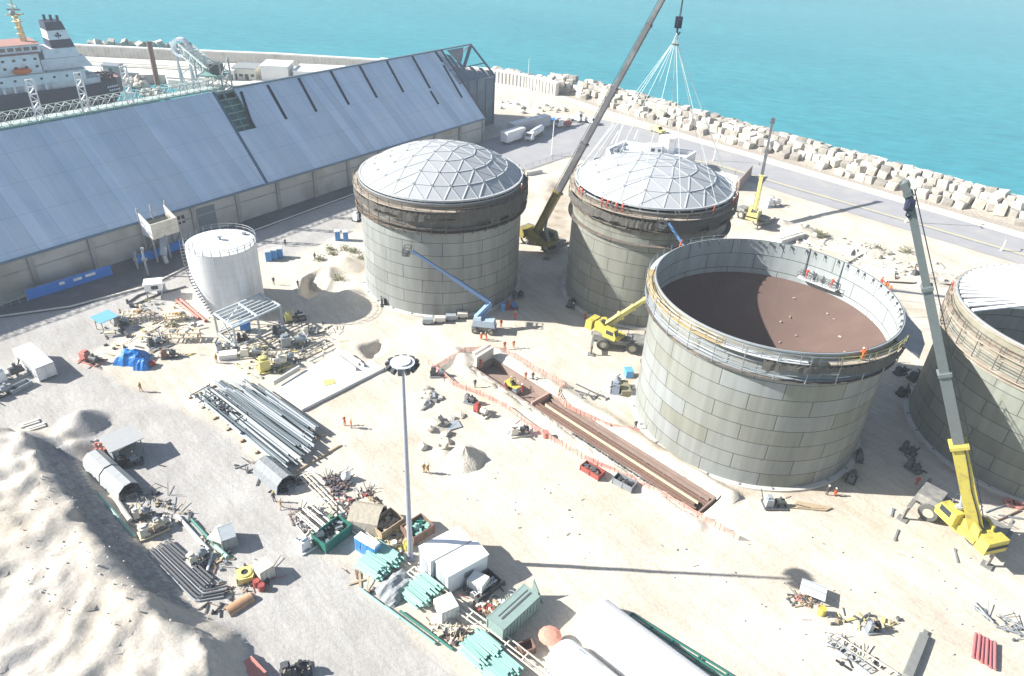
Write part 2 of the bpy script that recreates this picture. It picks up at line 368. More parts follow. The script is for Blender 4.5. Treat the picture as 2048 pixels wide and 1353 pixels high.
# trench frame: long axis u, across v
TU = Vector((TR_C.x - TR_A.x, TR_C.y - TR_A.y, 0)); TRENCH0 = G(968, 728); TRENCH1 = G(1412, 1012)
TL = (TRENCH1 - TRENCH0).length; TU = (TRENCH1 - TRENCH0).normalized(); TV = Vector((-TU.y, TU.x, 0)); TW = 4.4
def trench_uv(x, y):
    d = Vector((x, y, 0)) - TRENCH0; return d.dot(TU), d.dot(TV)
def ground_z(x, y):
    p = (x, y); z = 0.0
    n = noise.fractal(Vector((x * .07, y * .07, 3.1)), 1, 2.0, 5)
    n2 = noise.fractal(Vector((x * .35, y * .35, 9.7)), 1, 2.0, 4)
    flat = 1.0
    da = sd(p, ASPH)
    flat *= smooth(0.3, 5, da)
    for c, r, h in TANKS.values():
        flat *= smooth(r + .5, r + 3, math.hypot(x - c[0], y - c[1]))
    z += flat * (.10 * n + .07 * n2)
    if da < 1.2: return -0.06
    dh = sd(p, HEAPBASE)
    if dh < 0:
        d = -dh; top = 4.2 + .7 * noise.fractal(Vector((x * .06, y * .06, 1.0)), 1, 2, 3) + .35 * n2 + .55 * (1 - abs(noise.noise(Vector((x * .22 + y * .16, y * .05 - x * .04, 4))))) ** 4
        zz = min(d * (.80 + .18 * noise.noise(Vector((x * .45, y * .45, 7)))), top)
        if zz > top - 1.6: zz = top - (top - zz) ** 2 / 6.4 * 2 if top - zz < 1.6 else zz
        rr_ = noise.fractal(Vector((x * 1.1, y * 1.1, 5.5)), 1, 2.0, 3)
        z += zz + .22 * n2 * min(1, d) +   .12 * rr_ * min(1, d) + .3 * abs(noise.noise(Vector((x * .8 + y * .5, y * .2 - x * .3, 2)))) * min(1, d)
    tu, tv = trench_uv(x, y)
    if -.3 < tu < TL + .3 and -TW / 2 - .4 < tv < TW / 2 + .4: return -1.6
    if -2 < tu < TL + 2:
        z += (.75 + .35 * n2) * math.exp(-((tv - TW / 2 - 1.9) / 1.1) ** 2) + (.45 + .3 * n2) * math.exp(-((tv + TW / 2 + 1.5) / .9) ** 2)
    for pit, dep in ((PIT1, 2.2), (PIT2, 1.6)):
        dp = sd(p, pit)
        if dp < 2: z += -dep * smooth(.6, -.7, dp) + (.5 if dep > 2 else .05) * smooth(2, .5, dp) * smooth(-.2, .6, dp)
    for (mx, my), r, h in MOUNDS:
        d = math.hypot(x - mx, y - my)
        if d < r * 1.25:
            z = max(z, z * .3 + h * (1 - d / r) + .22 * n2) if d < r else z
    return z
MOUNDS = [(G(165, 850).xy, 3.6, 2.7), (G(150, 905).xy, 3.0, 1.9), (G(128, 880).xy, 3.0, 1.5), (G(690, 530).xy, 5.0, 1.6), (G(655, 548).xy, 3.6, 1.5), (G(700, 590).xy, 3.2, 1.0),
          (G(1085, 372).xy, 4.5, 1.3), (G(1600, 465).xy, 5, 1.8), (G(1560, 450).xy, 4, 1.5), (G(925, 720).xy, 2.6, 1.2), (G(905, 705).xy, 2.2, 1.0),
          (G(1730, 500).xy, 5, .9), (G(1850, 560).xy, 5, .8), (G(870, 855).xy, 2.2, .8), (G(850, 800).xy, 1.8, .7), (G(885, 905).xy, 1.6, .6)]
COAST = [(1000, 178), (1130, 190), (1210, 216), (1330, 252), (1535, 312), (2048, 462), (2500, 600)]
def grid_ground():
    def axis(a, b, c, d, fine, coarse):
        r = []; x = a
        while x < d - 1e-6:
            r.append(x); x += fine if b <= x < c else coarse
        return r + [d]
    xs = axis(-140, -72, 112, 220, .6, 4); ys = axis(20, 36, 190, 345, .6, 3)
    land = [(-140, 20), (220, 20)] + [tuple(q) for q in P2(COAST[::-1])] + [(-18, 300), (-70, 215), (-140, 110)]
    land = [(-140, 20), (220, 20), tuple(G(2500, 600).xy), tuple(G(2048, 462).xy), tuple(G(1535, 312).xy), tuple(G(1330, 252).xy), tuple(G(1210, 216).xy), tuple(G(1130, 190).xy), tuple(G(990, 170).xy), (-40, 290), (-140, 135)]
    nx, ny = len(xs), len(ys); V = []; Z = []
    for j in range(ny):
        for i in range(nx):
            x, y = xs[i], ys[j]; V.append((x, y, ground_z(x, y)))
    F = []; 
    for j in range(ny - 1):
        for i in range(nx - 1):
            c = ((xs[i] + xs[i + 1]) / 2, (ys[j] + ys[j + 1]) / 2)
            if inside(c, land): F.append((j * nx + i, j * nx + i + 1, (j + 1) * nx + i + 1, (j + 1) * nx + i))
    me = bpy.data.meshes.new('ground'); me.from_pydata(V, [], F)
    ca = me.color_attributes.new('zone', 'FLOAT_COLOR', 'POINT'); dat = []
    for x, y, z in V:
        p = (x, y)
        a = smooth(5, -4, sd(p, YARD)); g = smooth(1.0, -1.0, sd(p, SHADED_GRAVEL)) if z > .3 or sd(p, SHADED_GRAVEL) < -1 else 0
        if z > .4 and sd(p, HEAPBASE) < 0: a = .42
        d = 0.0
        for c, r, h in TANKS.values():
            d = max(d, .45 * smooth(r + 5, r + 1, math.hypot(x - c[0], y - c[1])))
        d = max(d, .4 * smooth(4, 0, dist_poly(p, TRL, False)))
        d = max(d, .55 * smooth(3, -3, sd(p, SITE_DIRT)))
        dat += [a, g, d, 1]
    ca.data.foreach_set('color', dat)
    me.materials.append(ground_mat()); me.polygons.foreach_set('use_smooth', [True] * len(me.polygons))
    o = bpy.data.objects.new('ground', me); COL.objects.link(o); return struct(o)
TRL = [tuple(TRENCH0.xy), tuple(TRENCH1.xy)]
grid_ground()

# ---- roads, kerbs, markings
ASPHALT = mat('worn_asphalt', (.33, .33, .34), .9, var=.12, scale=.25, dirt=(.42, .40, .37), dirt_amt=.6, dirt_scale=.12, bump=.1, bscale=4)
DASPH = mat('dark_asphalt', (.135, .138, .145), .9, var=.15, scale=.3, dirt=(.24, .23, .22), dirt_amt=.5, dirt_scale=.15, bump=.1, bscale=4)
def sheet(name, poly, m):
    me = MB(); me.add([(x, y, .03) for x, y in poly], [tuple(range(len(poly)))[::-1]]); road = me.build(name, m)
    bm = bmesh.new(); bm.from_mesh(road.data); bmesh.ops.triangulate(bm, faces=bm.faces)
    for f in bm.faces:
        f.normal_update()
        if f.normal.z < 0: f.normal_flip()
    bm.to_mesh(road.data); bm.free(); struct(road)
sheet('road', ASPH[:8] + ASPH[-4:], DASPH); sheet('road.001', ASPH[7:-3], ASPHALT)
def strip(name, pts, w, z, h, m, off=0.0):
    b = MB(); P = [G(*q) for q in pts]; V = []
    for i, p in enumerate(P):
        d = (P[min(i + 1, len(P) - 1)] - P[max(i - 1, 0)]).normalized(); l = Vector((-d.y, d.x, 0))
        for s, zz in ((-1, z), (1, z), (1, z + h), (-1, z + h)): V.append(p + l * (off + s * w / 2) + Vector((0, 0, zz)))
    n = len(P); F = []
    for i in range(n - 1):
        for k in range(4): F.append((i * 4 + k, i * 4 + (k + 1) % 4, i * 4 + 4 + (k + 1) % 4, i * 4 + 4 + k))
    F += [(0, 3, 2, 1), (4 * n - 4, 4 * n - 3, 4 * n - 2, 4 * n - 1)]
    b.add(V, F); return b.build(name, m)
MARKY = mat('yellow_road_paint', (.62, .55, .22), .8, var=.2); MARKW = mat('white_road_paint', (.74, .74, .72), .8, var=.12)
KERBM = mat('kerb_concrete', (.74, .69, .58), .9, var=.12)
struct(strip('kerb', KERB, .8, -.05, .17, KERBM))
struct(strip('kerb.001', [(-400, 782), (-20, 636), (140, 614), (300, 571), (400, 521), (505, 463), (712, 387), (860, 349)], .45, -.05, .17, KERBM))
struct(strip('road_marking', [(1290, 308), (1420, 326), (1528, 358), (2005, 497), (2420, 620)], .42, .035, .01, MARKY))
struct(strip('road_marking.001', [(1290, 310.5), (1420, 329), (1528, 361), (2005, 500.5), (2420, 624)], .22, .035, .01, DSTEEL))
for i, (a, b_) in enumerate((((1178, 312), (1228, 250)), ((1222, 288), (1237, 262)), ((1231, 288), (1246, 250)), ((1268, 280), (1276, 260)))):
    struct(strip('road_marking', [a, b_], .35, .035, .01, MARKW))
struct(strip('path', [(1120, 192), (1199, 221), (1316, 259), (1535, 320), (2048, 470), (2420, 583)], 2.4, -.3, .36, CONC, 1.0))
# ================================================================ TANKS
def plate_mat(name, c1, c2, R, Hh, stain, stain_from, mortar=(.05, .05, .05), low=None, blotch=(.16, .15, .11)):
    m = bpy.data.materials.new(name); m.use_nodes = True; nt = m.node_tree; N = nt.nodes; L = nt.links; b = N['Principled BSDF']
    b.inputs['Roughness'].default_value = .6; b.inputs['Specular IOR Level'].default_value = .3
    uv = N.new('ShaderNodeUVMap'); uv.uv_map = 'plates'
    br = N.new('ShaderNodeTexBrick'); br.offset = .5; br.inputs['Scale'].default_value = 1
    br.inputs['Color1'].default_value = c1 + (1,); br.inputs['Color2'].default_value = c2 + (1,); br.inputs['Mortar'].default_value = mortar + (1,)
    br.inputs['Mortar Size'].default_value = .055; br.inputs['Mortar Smooth'].default_value = .3; br.inputs['Brick Width'].default_value = 2 * math.pi * R / 13; br.inputs['Row Height'].default_value = Hh / 9
    br.inputs['Bias'].default_value = 0
    L.new(uv.outputs[0], br.inputs['Vector'])
    sx = N.new('ShaderNodeSeparateXYZ'); L.new(uv.outputs[0], sx.inputs[0])
    tc = N.new('ShaderNodeTexCoord')
    mp = N.new('ShaderNodeMapping'); mp.inputs['Scale'].default_value = (.6, .6, .07); L.new(tc.outputs['Object'], mp.inputs[0])
    st = N.new('ShaderNodeTexNoise'); st.inputs['Scale'].default_value = 1.3; st.inputs['Detail'].default_value = 7; L.new(mp.outputs[0], st.inputs['Vector'])
    n2 = N.new('ShaderNodeTexNoise'); n2.inputs['Scale'].default_value = .35; n2.inputs['Detail'].default_value = 8; L.new(tc.outputs['Object'], n2.inputs['Vector'])
    # rust and scale staining that gets stronger in the top courses
    ad = N.new('ShaderNodeMath'); ad.operation = 'MULTIPLY_ADD'; L.new(n2.outputs[0], ad.inputs[0]); ad.inputs[1].default_value = 6; L.new(sx.outputs[1], ad.inputs[2])
    mr = N.new('ShaderNodeMapRange'); mr.inputs[1].default_value = stain_from + 2.6; mr.inputs[2].default_value = stain_from + 5; mr.inputs[4].default_value = .75; L.new(ad.outputs[0], mr.inputs[0])
    mx = N.new('ShaderNodeMix'); mx.data_type = 'RGBA'; L.new(mr.outputs[0], mx.inputs[0]); L.new(br.outputs[0], mx.inputs[6]); mx.inputs[7].default_value = stain + (1,)
    cr = N.new('ShaderNodeValToRGB'); cr.color_ramp.elements[0].position = .34; cr.color_ramp.elements[0].color = (.62, .60, .55, 1); cr.color_ramp.elements[1].position = .6; L.new(st.outputs[0], cr.inputs[0])
    m2 = N.new('ShaderNodeMix'); m2.data_type = 'RGBA'; m2.blend_type = 'MULTIPLY'; m2.inputs[0].default_value = .45; L.new(mx.outputs[2], m2.inputs[6]); L.new(cr.outputs[0], m2.inputs[7])
    # small lug marks
    vo = N.new('ShaderNodeTexVoronoi'); vo.inputs['Scale'].default_value = .55; L.new(uv.outputs[0], vo.inputs['Vector'])
    lt = N.new('ShaderNodeMath'); lt.operation = 'LESS_THAN'; L.new(vo.outputs['Distance'], lt.inputs[0]); lt.inputs[1].default_value = .06
    m3 = N.new('ShaderNodeMix'); m3.data_type = 'RGBA'; L.new(lt.outputs[0], m3.inputs[0]); L.new(m2.outputs[2], m3.inputs[6]); m3.inputs[7].default_value = blotch + (1,)
    L.new(m3.outputs[2], b.inputs['Base Color'])
    bp = N.new('ShaderNodeBump'); bp.inputs['Strength'].default_value = .25; bp.inputs['Distance'].default_value = .1; L.new(br.outputs['Fac'], bp.inputs['Height']); bp.invert = True; L.new(bp.outputs[0], b.inputs['Normal'])
    return m
def lathe_uv(name, prof, n, mats, parent, R):
    V = []; F = []; UV = []
    for j, (r, z) in enumerate(prof):
        for i in range(n): a = 2 * math.pi * i / n; V.append((r * math.cos(a), r * math.sin(a), z))
    for j in range(len(prof) - 1):
        for i in range(n):
            i2 = (i + 1) % n; F.append((j * n + i, j * n + i2, (j + 1) * n + i2, (j + 1) * n + i))
            u0, u1 = 2 * math.pi * R * i / n, 2 * math.pi * R * (i + 1) / n; z0, z1 = prof[j][1], prof[j + 1][1]
            UV += [(u0, z0), (u1, z0), (u1, z1), (u0, z1)]
    me = bpy.data.meshes.new(name); me.from_pydata(V, [], F); l = me.uv_layers.new(name='plates')
    for k, q in enumerate(UV): l.data[k].uv = q
    me.materials.append(mats); o = bpy.data.objects.new(name, me); COL.objects.link(o); o.parent = parent
    return o
def arc_rail(b, r, z, a0, a1, h=1.1, step=2.2, w=.07, mid=True):
    n = max(2, int(abs(a1 - a0) * r / step)); P = [(r * math.cos(a0 + (a1 - a0) * i / n), r * math.sin(a0 + (a1 - a0) * i / n)) for i in range(n + 1)]
    for x, y in P: b.beam((x, y, z), (x, y, z + h), w)
    for k in ((.55, 1.0) if mid else (1.0,)): b.tube([(x, y, z + h * k) for x, y in P], w * .5, 4)
def dome(parent, R, z0, rise, n=5, seed=1):
    rho = (R * R + rise * rise) / (2 * rise); pm = math.asin(R / rho); r2 = random.Random(seed); off = r2.uniform(0, 1)
    def nd(k, i):
        if k == 0: return Vector((0, 0, z0 + rise))
        a = 2 * math.pi * (i % (6 * k)) / (6 * k) + off; ph = pm * k / n
        return Vector((rho * math.sin(ph) * math.cos(a), rho * math.sin(ph) * math.sin(a), z0 + rise - rho + rho * math.cos(ph)))
    p = MB(); E = {}
    def tri(a, b, c):
        q = [nd(*a), nd(*b), nd(*c)]; p.add(q, [(0, 1, 2)], r2.choice((0, 0, 1, 2)))
        for x, y in ((a, b), (b, c), (c, a)): E[tuple(sorted(((x[0], x[1] % max(1, 6 * x[0])), (y[0], y[1] % max(1, 6 * y[0])))))] = 1
    for k in range(n):
        for s in range(6):
            for i in range(k + 1):
                tri((k, s * k + i), (k + 1, s * (k + 1) + i), (k + 1, s * (k + 1) + i + 1))
                if i < k: tri((k, s * k + i), (k + 1, s * (k + 1) + i + 1), (k, s * k + i + 1))
    pan = p.build('roof_panels', [DP1, DP2, DP3], parent)
    rb = MB(); up = Vector((0, 0, .05))
    for a, b in E: rb.beam(nd(*a) + up * .4, nd(*b) + up * .4, .24, .07)
    rb.build('rib_lattice', RIB, parent)
    hb = None
    for k in range(n + 1):
        for i in range(max(1, 6 * k)):
            q = nd(k, i); d = (q - Vector((0, 0, z0 + rise - rho))).normalized()
            if hb is None:
                h_ = MB(); h_.cyl((0, 0, .03), (0, 0, .1), .27, n=7); hb = h_.build('rib_hub', HUBM, parent, q)
            else:
                h_ = hb.copy(); COL.objects.link(h_); h_.location = q
            h_ = hb if k == 0 else h_; h_.rotation_euler = d.to_track_quat('Z', 'Y').to_euler()
    em = MB(); em.ring(R - .15, R + .25, z0 - .15, z0 + .18, 60); em.build('roof_edge', RIB, parent)
    # stub legs that carry the roof edge on the shell
    lg = MB()
    for i in range(30):
        a = 2 * math.pi * i / 30 + off; lg.beam((R * math.cos(a), R * math.sin(a), z0 - 1.0), (R * math.cos(a), R * math.sin(a), z0), .22)
    lg.build('roof_support_legs', RIB, parent)
DP1 = mat('aluminium_panel', (.40, .42, .435), .5, .0, var=.05, scale=.4); DP2 = mat('aluminium_panel_dull', (.385, .405, .42), .5, .0, var=.05, scale=.4); DP3 = mat('aluminium_panel_bright', (.41, .43, .445), .42, .0, var=.05, scale=.4)
RIB = mat('white_rib', (.46, .475, .485), .45, var=.05); HUBM = mat('grey_hub', (.22, .24, .26), .5)
SCAF = mat('dark_scaffold', (.13, .115, .10), .8, var=.4, dirt=(.3, .2, .12), dirt_amt=.6, dirt_scale=.8)
PLANK = mat('scaffold_plank', (.34, .29, .23), .85, var=.3, scale=2, dirt=(.5, .47, .42), dirt_amt=.6, dirt_scale=.6)
PALEDECK = mat('pale_deck', (.56, .58, .58), .6, var=.15)
YDECK = mat('ochre_deck', (.42, .33, .18), .75, var=.25, scale=1.5)
NET = mat('dark_netting', (.10, .095, .085), .95, var=.4, scale=1.0, bump=.3)
def tank(i, label, plates, open_top=False, floor_z=None, dome_rise=0, roof_z=0):
    (x, y), R, Hh = TANKS[i]
    t = thing('storage_tank', label, 'storage tank', (x, y, 0), 0, 'large steel storage tanks')
    prof = [(R, .3), (R, Hh)]
    lathe_uv('shell', prof, 128, plates, t, R)
    if open_top: lathe_uv('inner_wall', [(R - .001, Hh), (R - .06, Hh), (R - .06, floor_z)], 128, INNER, t, R)
    MB().ring(R - .4, R + .75, -.4, .3, 96).build('base_ring', CONC, t)
    bf = MB()
    for k in range(24):
        a = 2 * math.pi * k / 24; bf.box(((R + .35) * math.cos(a), (R + .35) * math.sin(a), .38), (.4, .2, .18), a)
    bf.build('anchor_lugs', GCONC, t)
    MB().ring(R + .01, R + .16, Hh - .25, Hh - .02, 96).build('rim_angle', GALV, t)
    return t, R, Hh
def girders(t, R, Hh, levels, m):
    for z, wd in levels:
        MB().ring(R + .01, R + wd, Hh - z - .08, Hh - z + .08, 96).build('wind_girder', m, t)
def scaffold(t, R, Hh, z0, z1, out, a0, a1, m=None, step=2.4):
    b = MB(); n = max(2, int((a1 - a0) * R / step))
    for k in range(n + 1):
        a = a0 + (a1 - a0) * k / n; c, s = math.cos(a), math.sin(a)
        b.beam(((R + out) * c, (R + out) * s, Hh - z1), ((R + out) * c, (R + out) * s, Hh - z0 + 1.1), .1)
        b.beam((R * c, R * s, Hh - z1 - .9), ((R + out) * c, (R + out) * s, Hh - z1 + .05), .1)
        b.beam((R * c, R * s, Hh - z0 - .9), ((R + out) * c, (R + out) * s, Hh - z0), .1)
    for z in (z0 - 1.1, z0 - .55, (z0 + z1) / 2, z1 - .9):
        pts = [((R + out) * math.cos(a0 + (a1 - a0) * k / n), (R + out) * math.sin(a0 + (a1 - a0) * k / n), Hh - z) for k in range(n + 1)]
        b.tube(pts, .06, 4)
    b.build('scaffold', m or SCAF, t)
def net(t, R, z0, z1, a0, a1, n=60, seed=0):
    r = random.Random(seed); b = MB(); drop = 1.0
    for k in range(n + 1):
        a = a0 + (a1 - a0) * k / n; c, s = math.cos(a), math.sin(a)
        if k % 5 == 0: drop = r.uniform(.55, 1.05)
        zb = z1 + (z0 - z1) * drop + r.uniform(-.12, .12); rr = R + r.uniform(-.04, .12)
        b.v += [(rr * c, rr * s, zb), ((rr - .03) * c, (rr - .03) * s, (zb + z1) / 2 + r.uniform(-.1, .1)), (R * c, R * s, z1 - (.25 if k % 2 else 0)), ((R - .1) * c, (R - .1) * s, zb + .05)]
    for k in range(n):
        q = k * 4; b.f += [(q, q + 4, q + 5, q + 1), (q + 1, q + 5, q + 6, q + 2)]; b.m += [0, 0]
    return b.build('safety_net', NET, t)
def ang(i, px, py, z):
    p = G(px, py, z); c = TANKS[i][0]; return math.atan2(p.y - c[1], p.x - c[0])
PI = math.pi
INNER = plate_mat('pale_inner_plates', (.33, .37, .37), (.37, .41, .415), 17.0, 22.8, (.33, .36, .35), 30)
# ---- tank with finished dome, far left
pm1 = plate_mat('grey_shell_plates', (.25, .265, .255), (.30, .318, .305), TANKS[1][1], TANKS[1][2], (.115, .095, .075), 17.2)
t, R, Hh = tank(1, 'domed grey steel tank nearest the blue roofed warehouse', pm1)
girders(t, R, Hh, ((3.0, .5), (4.6, .8)), SCAF)
MB().ring(R + .05, R + 1.15, Hh - 1.25, Hh - 1.13, 96, a0=R_(150), a1=R_(285)).build('walkway', PLANK, t)
MB().ring(R + .05, R + 1.0, Hh - 1.25, Hh - 1.13, 96, a0=R_(285), a1=R_(510)).build('walkway', SCAF, t)
MB().ring(R + .05, R + 1.0, Hh - 5.3, Hh - 5.2, 96).build('lower_walkway', SCAF, t)
scaffold(t, R, Hh, 1.2, 5.2, 1.05, 0, 2 * PI)
net(t, R + 1.12, Hh - 4.4, Hh - .9, R_(285), R_(378), 60, 1)
net(t, R + 1.1, Hh - 3.0, Hh - 1.5, R_(180), R_(285), 60, 2)
b = MB(); arc_rail(b, R + 1.05, Hh - 1.2, R_(20), R_(75)); b.build('railing', YELLOW, t)
dome(t, R - .25, Hh + .35, 5.0, 5, 3)
# ---- tank whose dome hangs from the big crane
pm2 = plate_mat('olive_shell_plates', (.22, .225, .195), (.265, .275, .24), TANKS[2][1], TANKS[2][2], (.15, .13, .10), 17.8)
t, R, Hh = tank(2, 'domed steel tank with crane slings spread over its roof', pm2)
girders(t, R, Hh, ((2.4, .45), (3.6, .7), (6.3, .9)), SCAF)
MB().ring(R + .05, R + 1.1, Hh - 1.0, Hh - .9, 96).build('walkway', PLANK, t)
MB().ring(R + .05, R + .8, Hh - 6.4, Hh - 6.3, 96).build('lower_walkway', SCAF, t)
scaffold(t, R, Hh, .9, 3.4, 1.05, 0, 2 * PI)
net(t, R + 1.12, Hh - 3.0, Hh - 1.4, R_(175), R_(270), 70, 3); net(t, R + 1.12, Hh - 3.4, Hh - 1.0, R_(270), R_(385), 70, 4)
b = MB(); arc_rail(b, R + 1.05, Hh - .9, R_(100), R_(180)); b.build('railing', SCAF, t)
dome(t, R - .1, Hh + .6, 4.1, 4, 8)
# ---- open tank in front
pm3 = plate_mat('mixed_shell_plates', (.23, .238, .20), (.275, .295, .295), TANKS[3][1], TANKS[3][2], (.30, .285, .22), 19.5)
t, R, Hh = tank(3, 'open topped steel tank with brown floor, largest in the middle', pm3, True, 12)
FLOOR = mat('rusty_tank_floor', (.118, .076, .063), .85, var=.12, scale=.2, dirt=(.15, .105, .085), dirt_amt=.35, dirt_scale=.3)
fl = MB(); fl.lathe([(R - .07, 16.8), (R * .5, 11.9), (.05, 7.4)], 96); fl.build('tank_floor', FLOOR, t)  # dished so that the rim's shadow edge falls nearly straight
dots = MB(); r3 = random.Random(5)
for k in range(24):
    a = r3.uniform(-1.3, 1.0); q = r3.uniform(.15, .93) * R; z = 7.4 + (16.8 - 7.4) * q / R; dots.box((q * math.cos(a), q * math.sin(a), z + .08), (r3.uniform(.15, .6), r3.uniform(.12, .4), .1), r3.uniform(0, 3))
dots.build('floor_litter', BEIGESHEET, t)['kind'] = 'stuff'
girders(t, R, Hh, ((2.3, .35), (4.0, .55)), GALV)
aa = [ang(3, *q) for q in ((1303, 555, 21.7), (1330, 600, 21.7), (1462, 672, 21.7), (1612, 718, 21.7), (1655, 722, 21.7), (1795, 680, 21.7), (1330, 520, 21.7), (1440, 472, 21.7))]
fx = lambda a: a if a > 0 else a + 2 * PI
A = [fx(a) for a in aa]
MB().ring(R + .17, R + 1.25, Hh - 1.1, Hh - 1.0, 40, a0=A[0] - .15, a1=A[2]).build('walkway', YDECK, t)
MB().ring(R + .17, R + 1.25, Hh - 1.1, Hh - 1.0, 40, a0=A[2], a1=A[3]).build('walkway', PALEDECK, t)
MB().ring(R + .17, R + 1.25, Hh - 1.1, Hh - 1.0, 24, a0=A[4], a1=A[5]).build('walkway', PLANK, t)
MB().ring(R + .17, R + 1.2, Hh - 1.1, Hh - 1.0, 40, a0=A[7], a1=A[0] - .15).build('walkway', PALEDECK, t)
b = MB(); arc_rail(b, R + 1.2, Hh - 1.0, A[0], A[2]); b.build('railing', YDECK, t); b = MB(); arc_rail(b, R + 1.2, Hh - 1.0, A[4] + .06, A[5]); b.build('railing', YELLOW, t)
b = MB(); arc_rail(b, R + 1.2, Hh - 1.0, A[7], A[0] - .1); b.build('railing', GALV, t)
b = MB(); arc_rail(b, R + 1.2, Hh - 1.0, A[2] + .02, A[4] + .04); b.build('railing', STEEL, t)
scaffold(t, R, Hh, 1.1, 3.9, 1.2, A[0] - .2, A[5] - .05, STEEL, 3.6)
MB().ring(R + .3, R + 1.0, Hh - 4.1, Hh - 4.0, 60, a0=A[0], a1=A[5]).build('lower_walkway', SCAF, t)
net(t, R + 1.28, Hh - 2.9, Hh - 1.2, A[2] + .3, A[5] + .1, 50, 5)
bk = MB(); r3 = random.Random(11)
for k in range(26):
    a = -.55 + k * .105 + r3.uniform(-.02, .02); c, s = math.cos(a), math.sin(a)
    bk.box(((R - .2) * c, (R - .2) * s, Hh - .25), (.3, .16, .3), a); bk.beam(((R - .1) * c, (R - .1) * s, Hh - .2), ((R - .45) * c, (R - .45) * s, Hh - .9), .07)
bk.build('rim_brackets', DSTEEL, t)
# hanging net and scaffold platform folded out on the right
nt_ = MB(); P = [((R + .2) * math.cos(a), (R + .2) * math.sin(a), Hh - .6) for a in (-.75, -.45, -.15)] ; Q = [((R + 3.4) * math.cos(a), (R + 3.4) * math.sin(a), Hh - 2.4 - k * .3) for k, a in enumerate((-.7, -.45, -.25))]
nt_.add(P + Q + [(p[0], p[1], p[2] - .1) for p in P + Q], [(0, 1, 4, 3), (1, 2, 5, 4), (6, 9, 10, 7), (7, 10, 11, 8), (0, 3, 9, 6), (3, 4, 10, 9), (4, 5, 11, 10), (5, 2, 8, 11)]); nt_.build('folded_net', GREYSHEET, t)
# ---- tank under construction at the right edge
pm4 = plate_mat('green_grey_shell_plates', (.21, .225, .19), (.28, .295, .26), TANKS[4][1], TANKS[4][2], (.27, .25, .19), 17.5)
t, R, Hh = tank(4, 'open steel tank at the right edge with white roof beams', pm4, True, 3.0)
MB().lathe([(R - .07, 3.0), (.05, 3.4)], 96).build('tank_floor', mat('dark_tank_floor', (.06, .05, .05), .9), t)
girders(t, R, Hh, ((.3, .5), (2.2, 1.0), (3.2, .45), (5.0, .9), (5.7, .5)), PLANK)
scaffold(t, R, Hh, 2.2, 4.8, .9, R_(150), R_(260), None, 3.0)
rf = MB()
for k in range(34):
    a = R_(18 + k * 4.9); c, s = math.cos(a), math.sin(a); rf.beam(((R - .2) * c, (R - .2) * s, Hh + .1), (1.0 * c, 1.0 * s, Hh + 3.2), .62, .2)
rf.cyl((0, 0, Hh + 2.9), (0, 0, Hh + 3.5), 1.4, n=20); rf.build('roof_beams', WHITE, t)
ch = MB(); ch.beam((-(R - .2) * math.cos(R_(8)), (R - .2) * math.sin(R_(8)), Hh + .15), ((R - .2), 0, Hh + .4), .55, .5); ch.build('cross_beam', WHITE, t)
ch = MB(); ch.cyl((-4.2, -3, Hh), (-5.2, -5.6, Hh - 5.0), .3, .3, 8); ch.cyl((-5.2, -5.6, Hh - 5.0), (-5.35, -6.0, Hh - 5.8), .55, .4, 8); ch.build('hanging_chute', RIB, t)
b = MB(); arc_rail(b, R + .9, Hh - 2.1, R_(120), R_(250)); b.build('railing', SCAF, t)
# ---- small white tank
a_, b_ = G(395, 618), G(528, 592); wc = (a_ + b_) / 2; WR = (b_ - a_).length / 2; wc = Vector((wc.x, wc.y, 0)); WH = hgt((463, 655), (447, 528)) * .985
t = thing('white_tank', 'small white cylindrical tank with a ring of railings on top', 'storage tank', wc)
WT = plate_mat('white_tank_plates', (.74, .76, .78), (.78, .79, .80), WR, WH, (.74, .74, .73), 50, mortar=(.70, .715, .73), blotch=(.66, .67, .68))
lathe_uv('shell', [(WR, 0), (WR, WH), (WR * .5, WH + .35), (.02, WH + .6)], 72, WT, t, WR)
MB().ring(WR - .1, WR + .25, -.3, .25, 60).build('base_ring', CONC, t)
b = MB(); arc_rail(b, WR + .1, WH, R_(0), R_(360), 1.1, 1.5, .09); b.build('railing', mat('dark_galvanised', (.24, .27, .30), .5), t)
b = MB(); b.cyl((0, 0, WH + .5), (0, 0, WH + 1.1), .25, .25, 10); b.box((0, 0, WH + 1.15), (.7, .7, .12)); b.build('vent', STEEL, t)
b = MB(); b.cyl((WR * .5, WR * .6, WH + .1), (WR * .5, WR * .6, WH + .5), .45, .45, 12); b.build('hatch', STEEL, t)
b = MB()
for k in range(26):
    a = PI + .25 + k * .05; b.box(((WR + .35) * math.cos(a), (WR + .35) * math.sin(a), WH * (1 - k / 26) - .2), (.7, .35, .08), a)
pts = [((WR + .7) * math.cos(PI + .25 + k * .05), (WR + .7) * math.sin(PI + .25 + k * .05), WH * (1 - k / 26) + .8) for k in range(27)]
b.tube(pts, .05, 4); b.build('spiral_stair', DSTEEL, t)
# ================================================================ WAREHOUSE
EZ, HW, RZ = 8.0, 20.0, 25.0
EB = G(968, 233, EZ); EA = G(0, 519, EZ); EM = G(520, 357, EZ)
WU = (EA - EB); WU.z = 0; WU.normalize(); WN = Vector((WU.y, -WU.x, 0))
if WN.y < 0: WN = -WN
WL = (EA - EB).length + 40
def WP(t, n, z): return Vector((EB.x, EB.y, 0)) + WU * t + WN * n + Vector((0, 0, z))
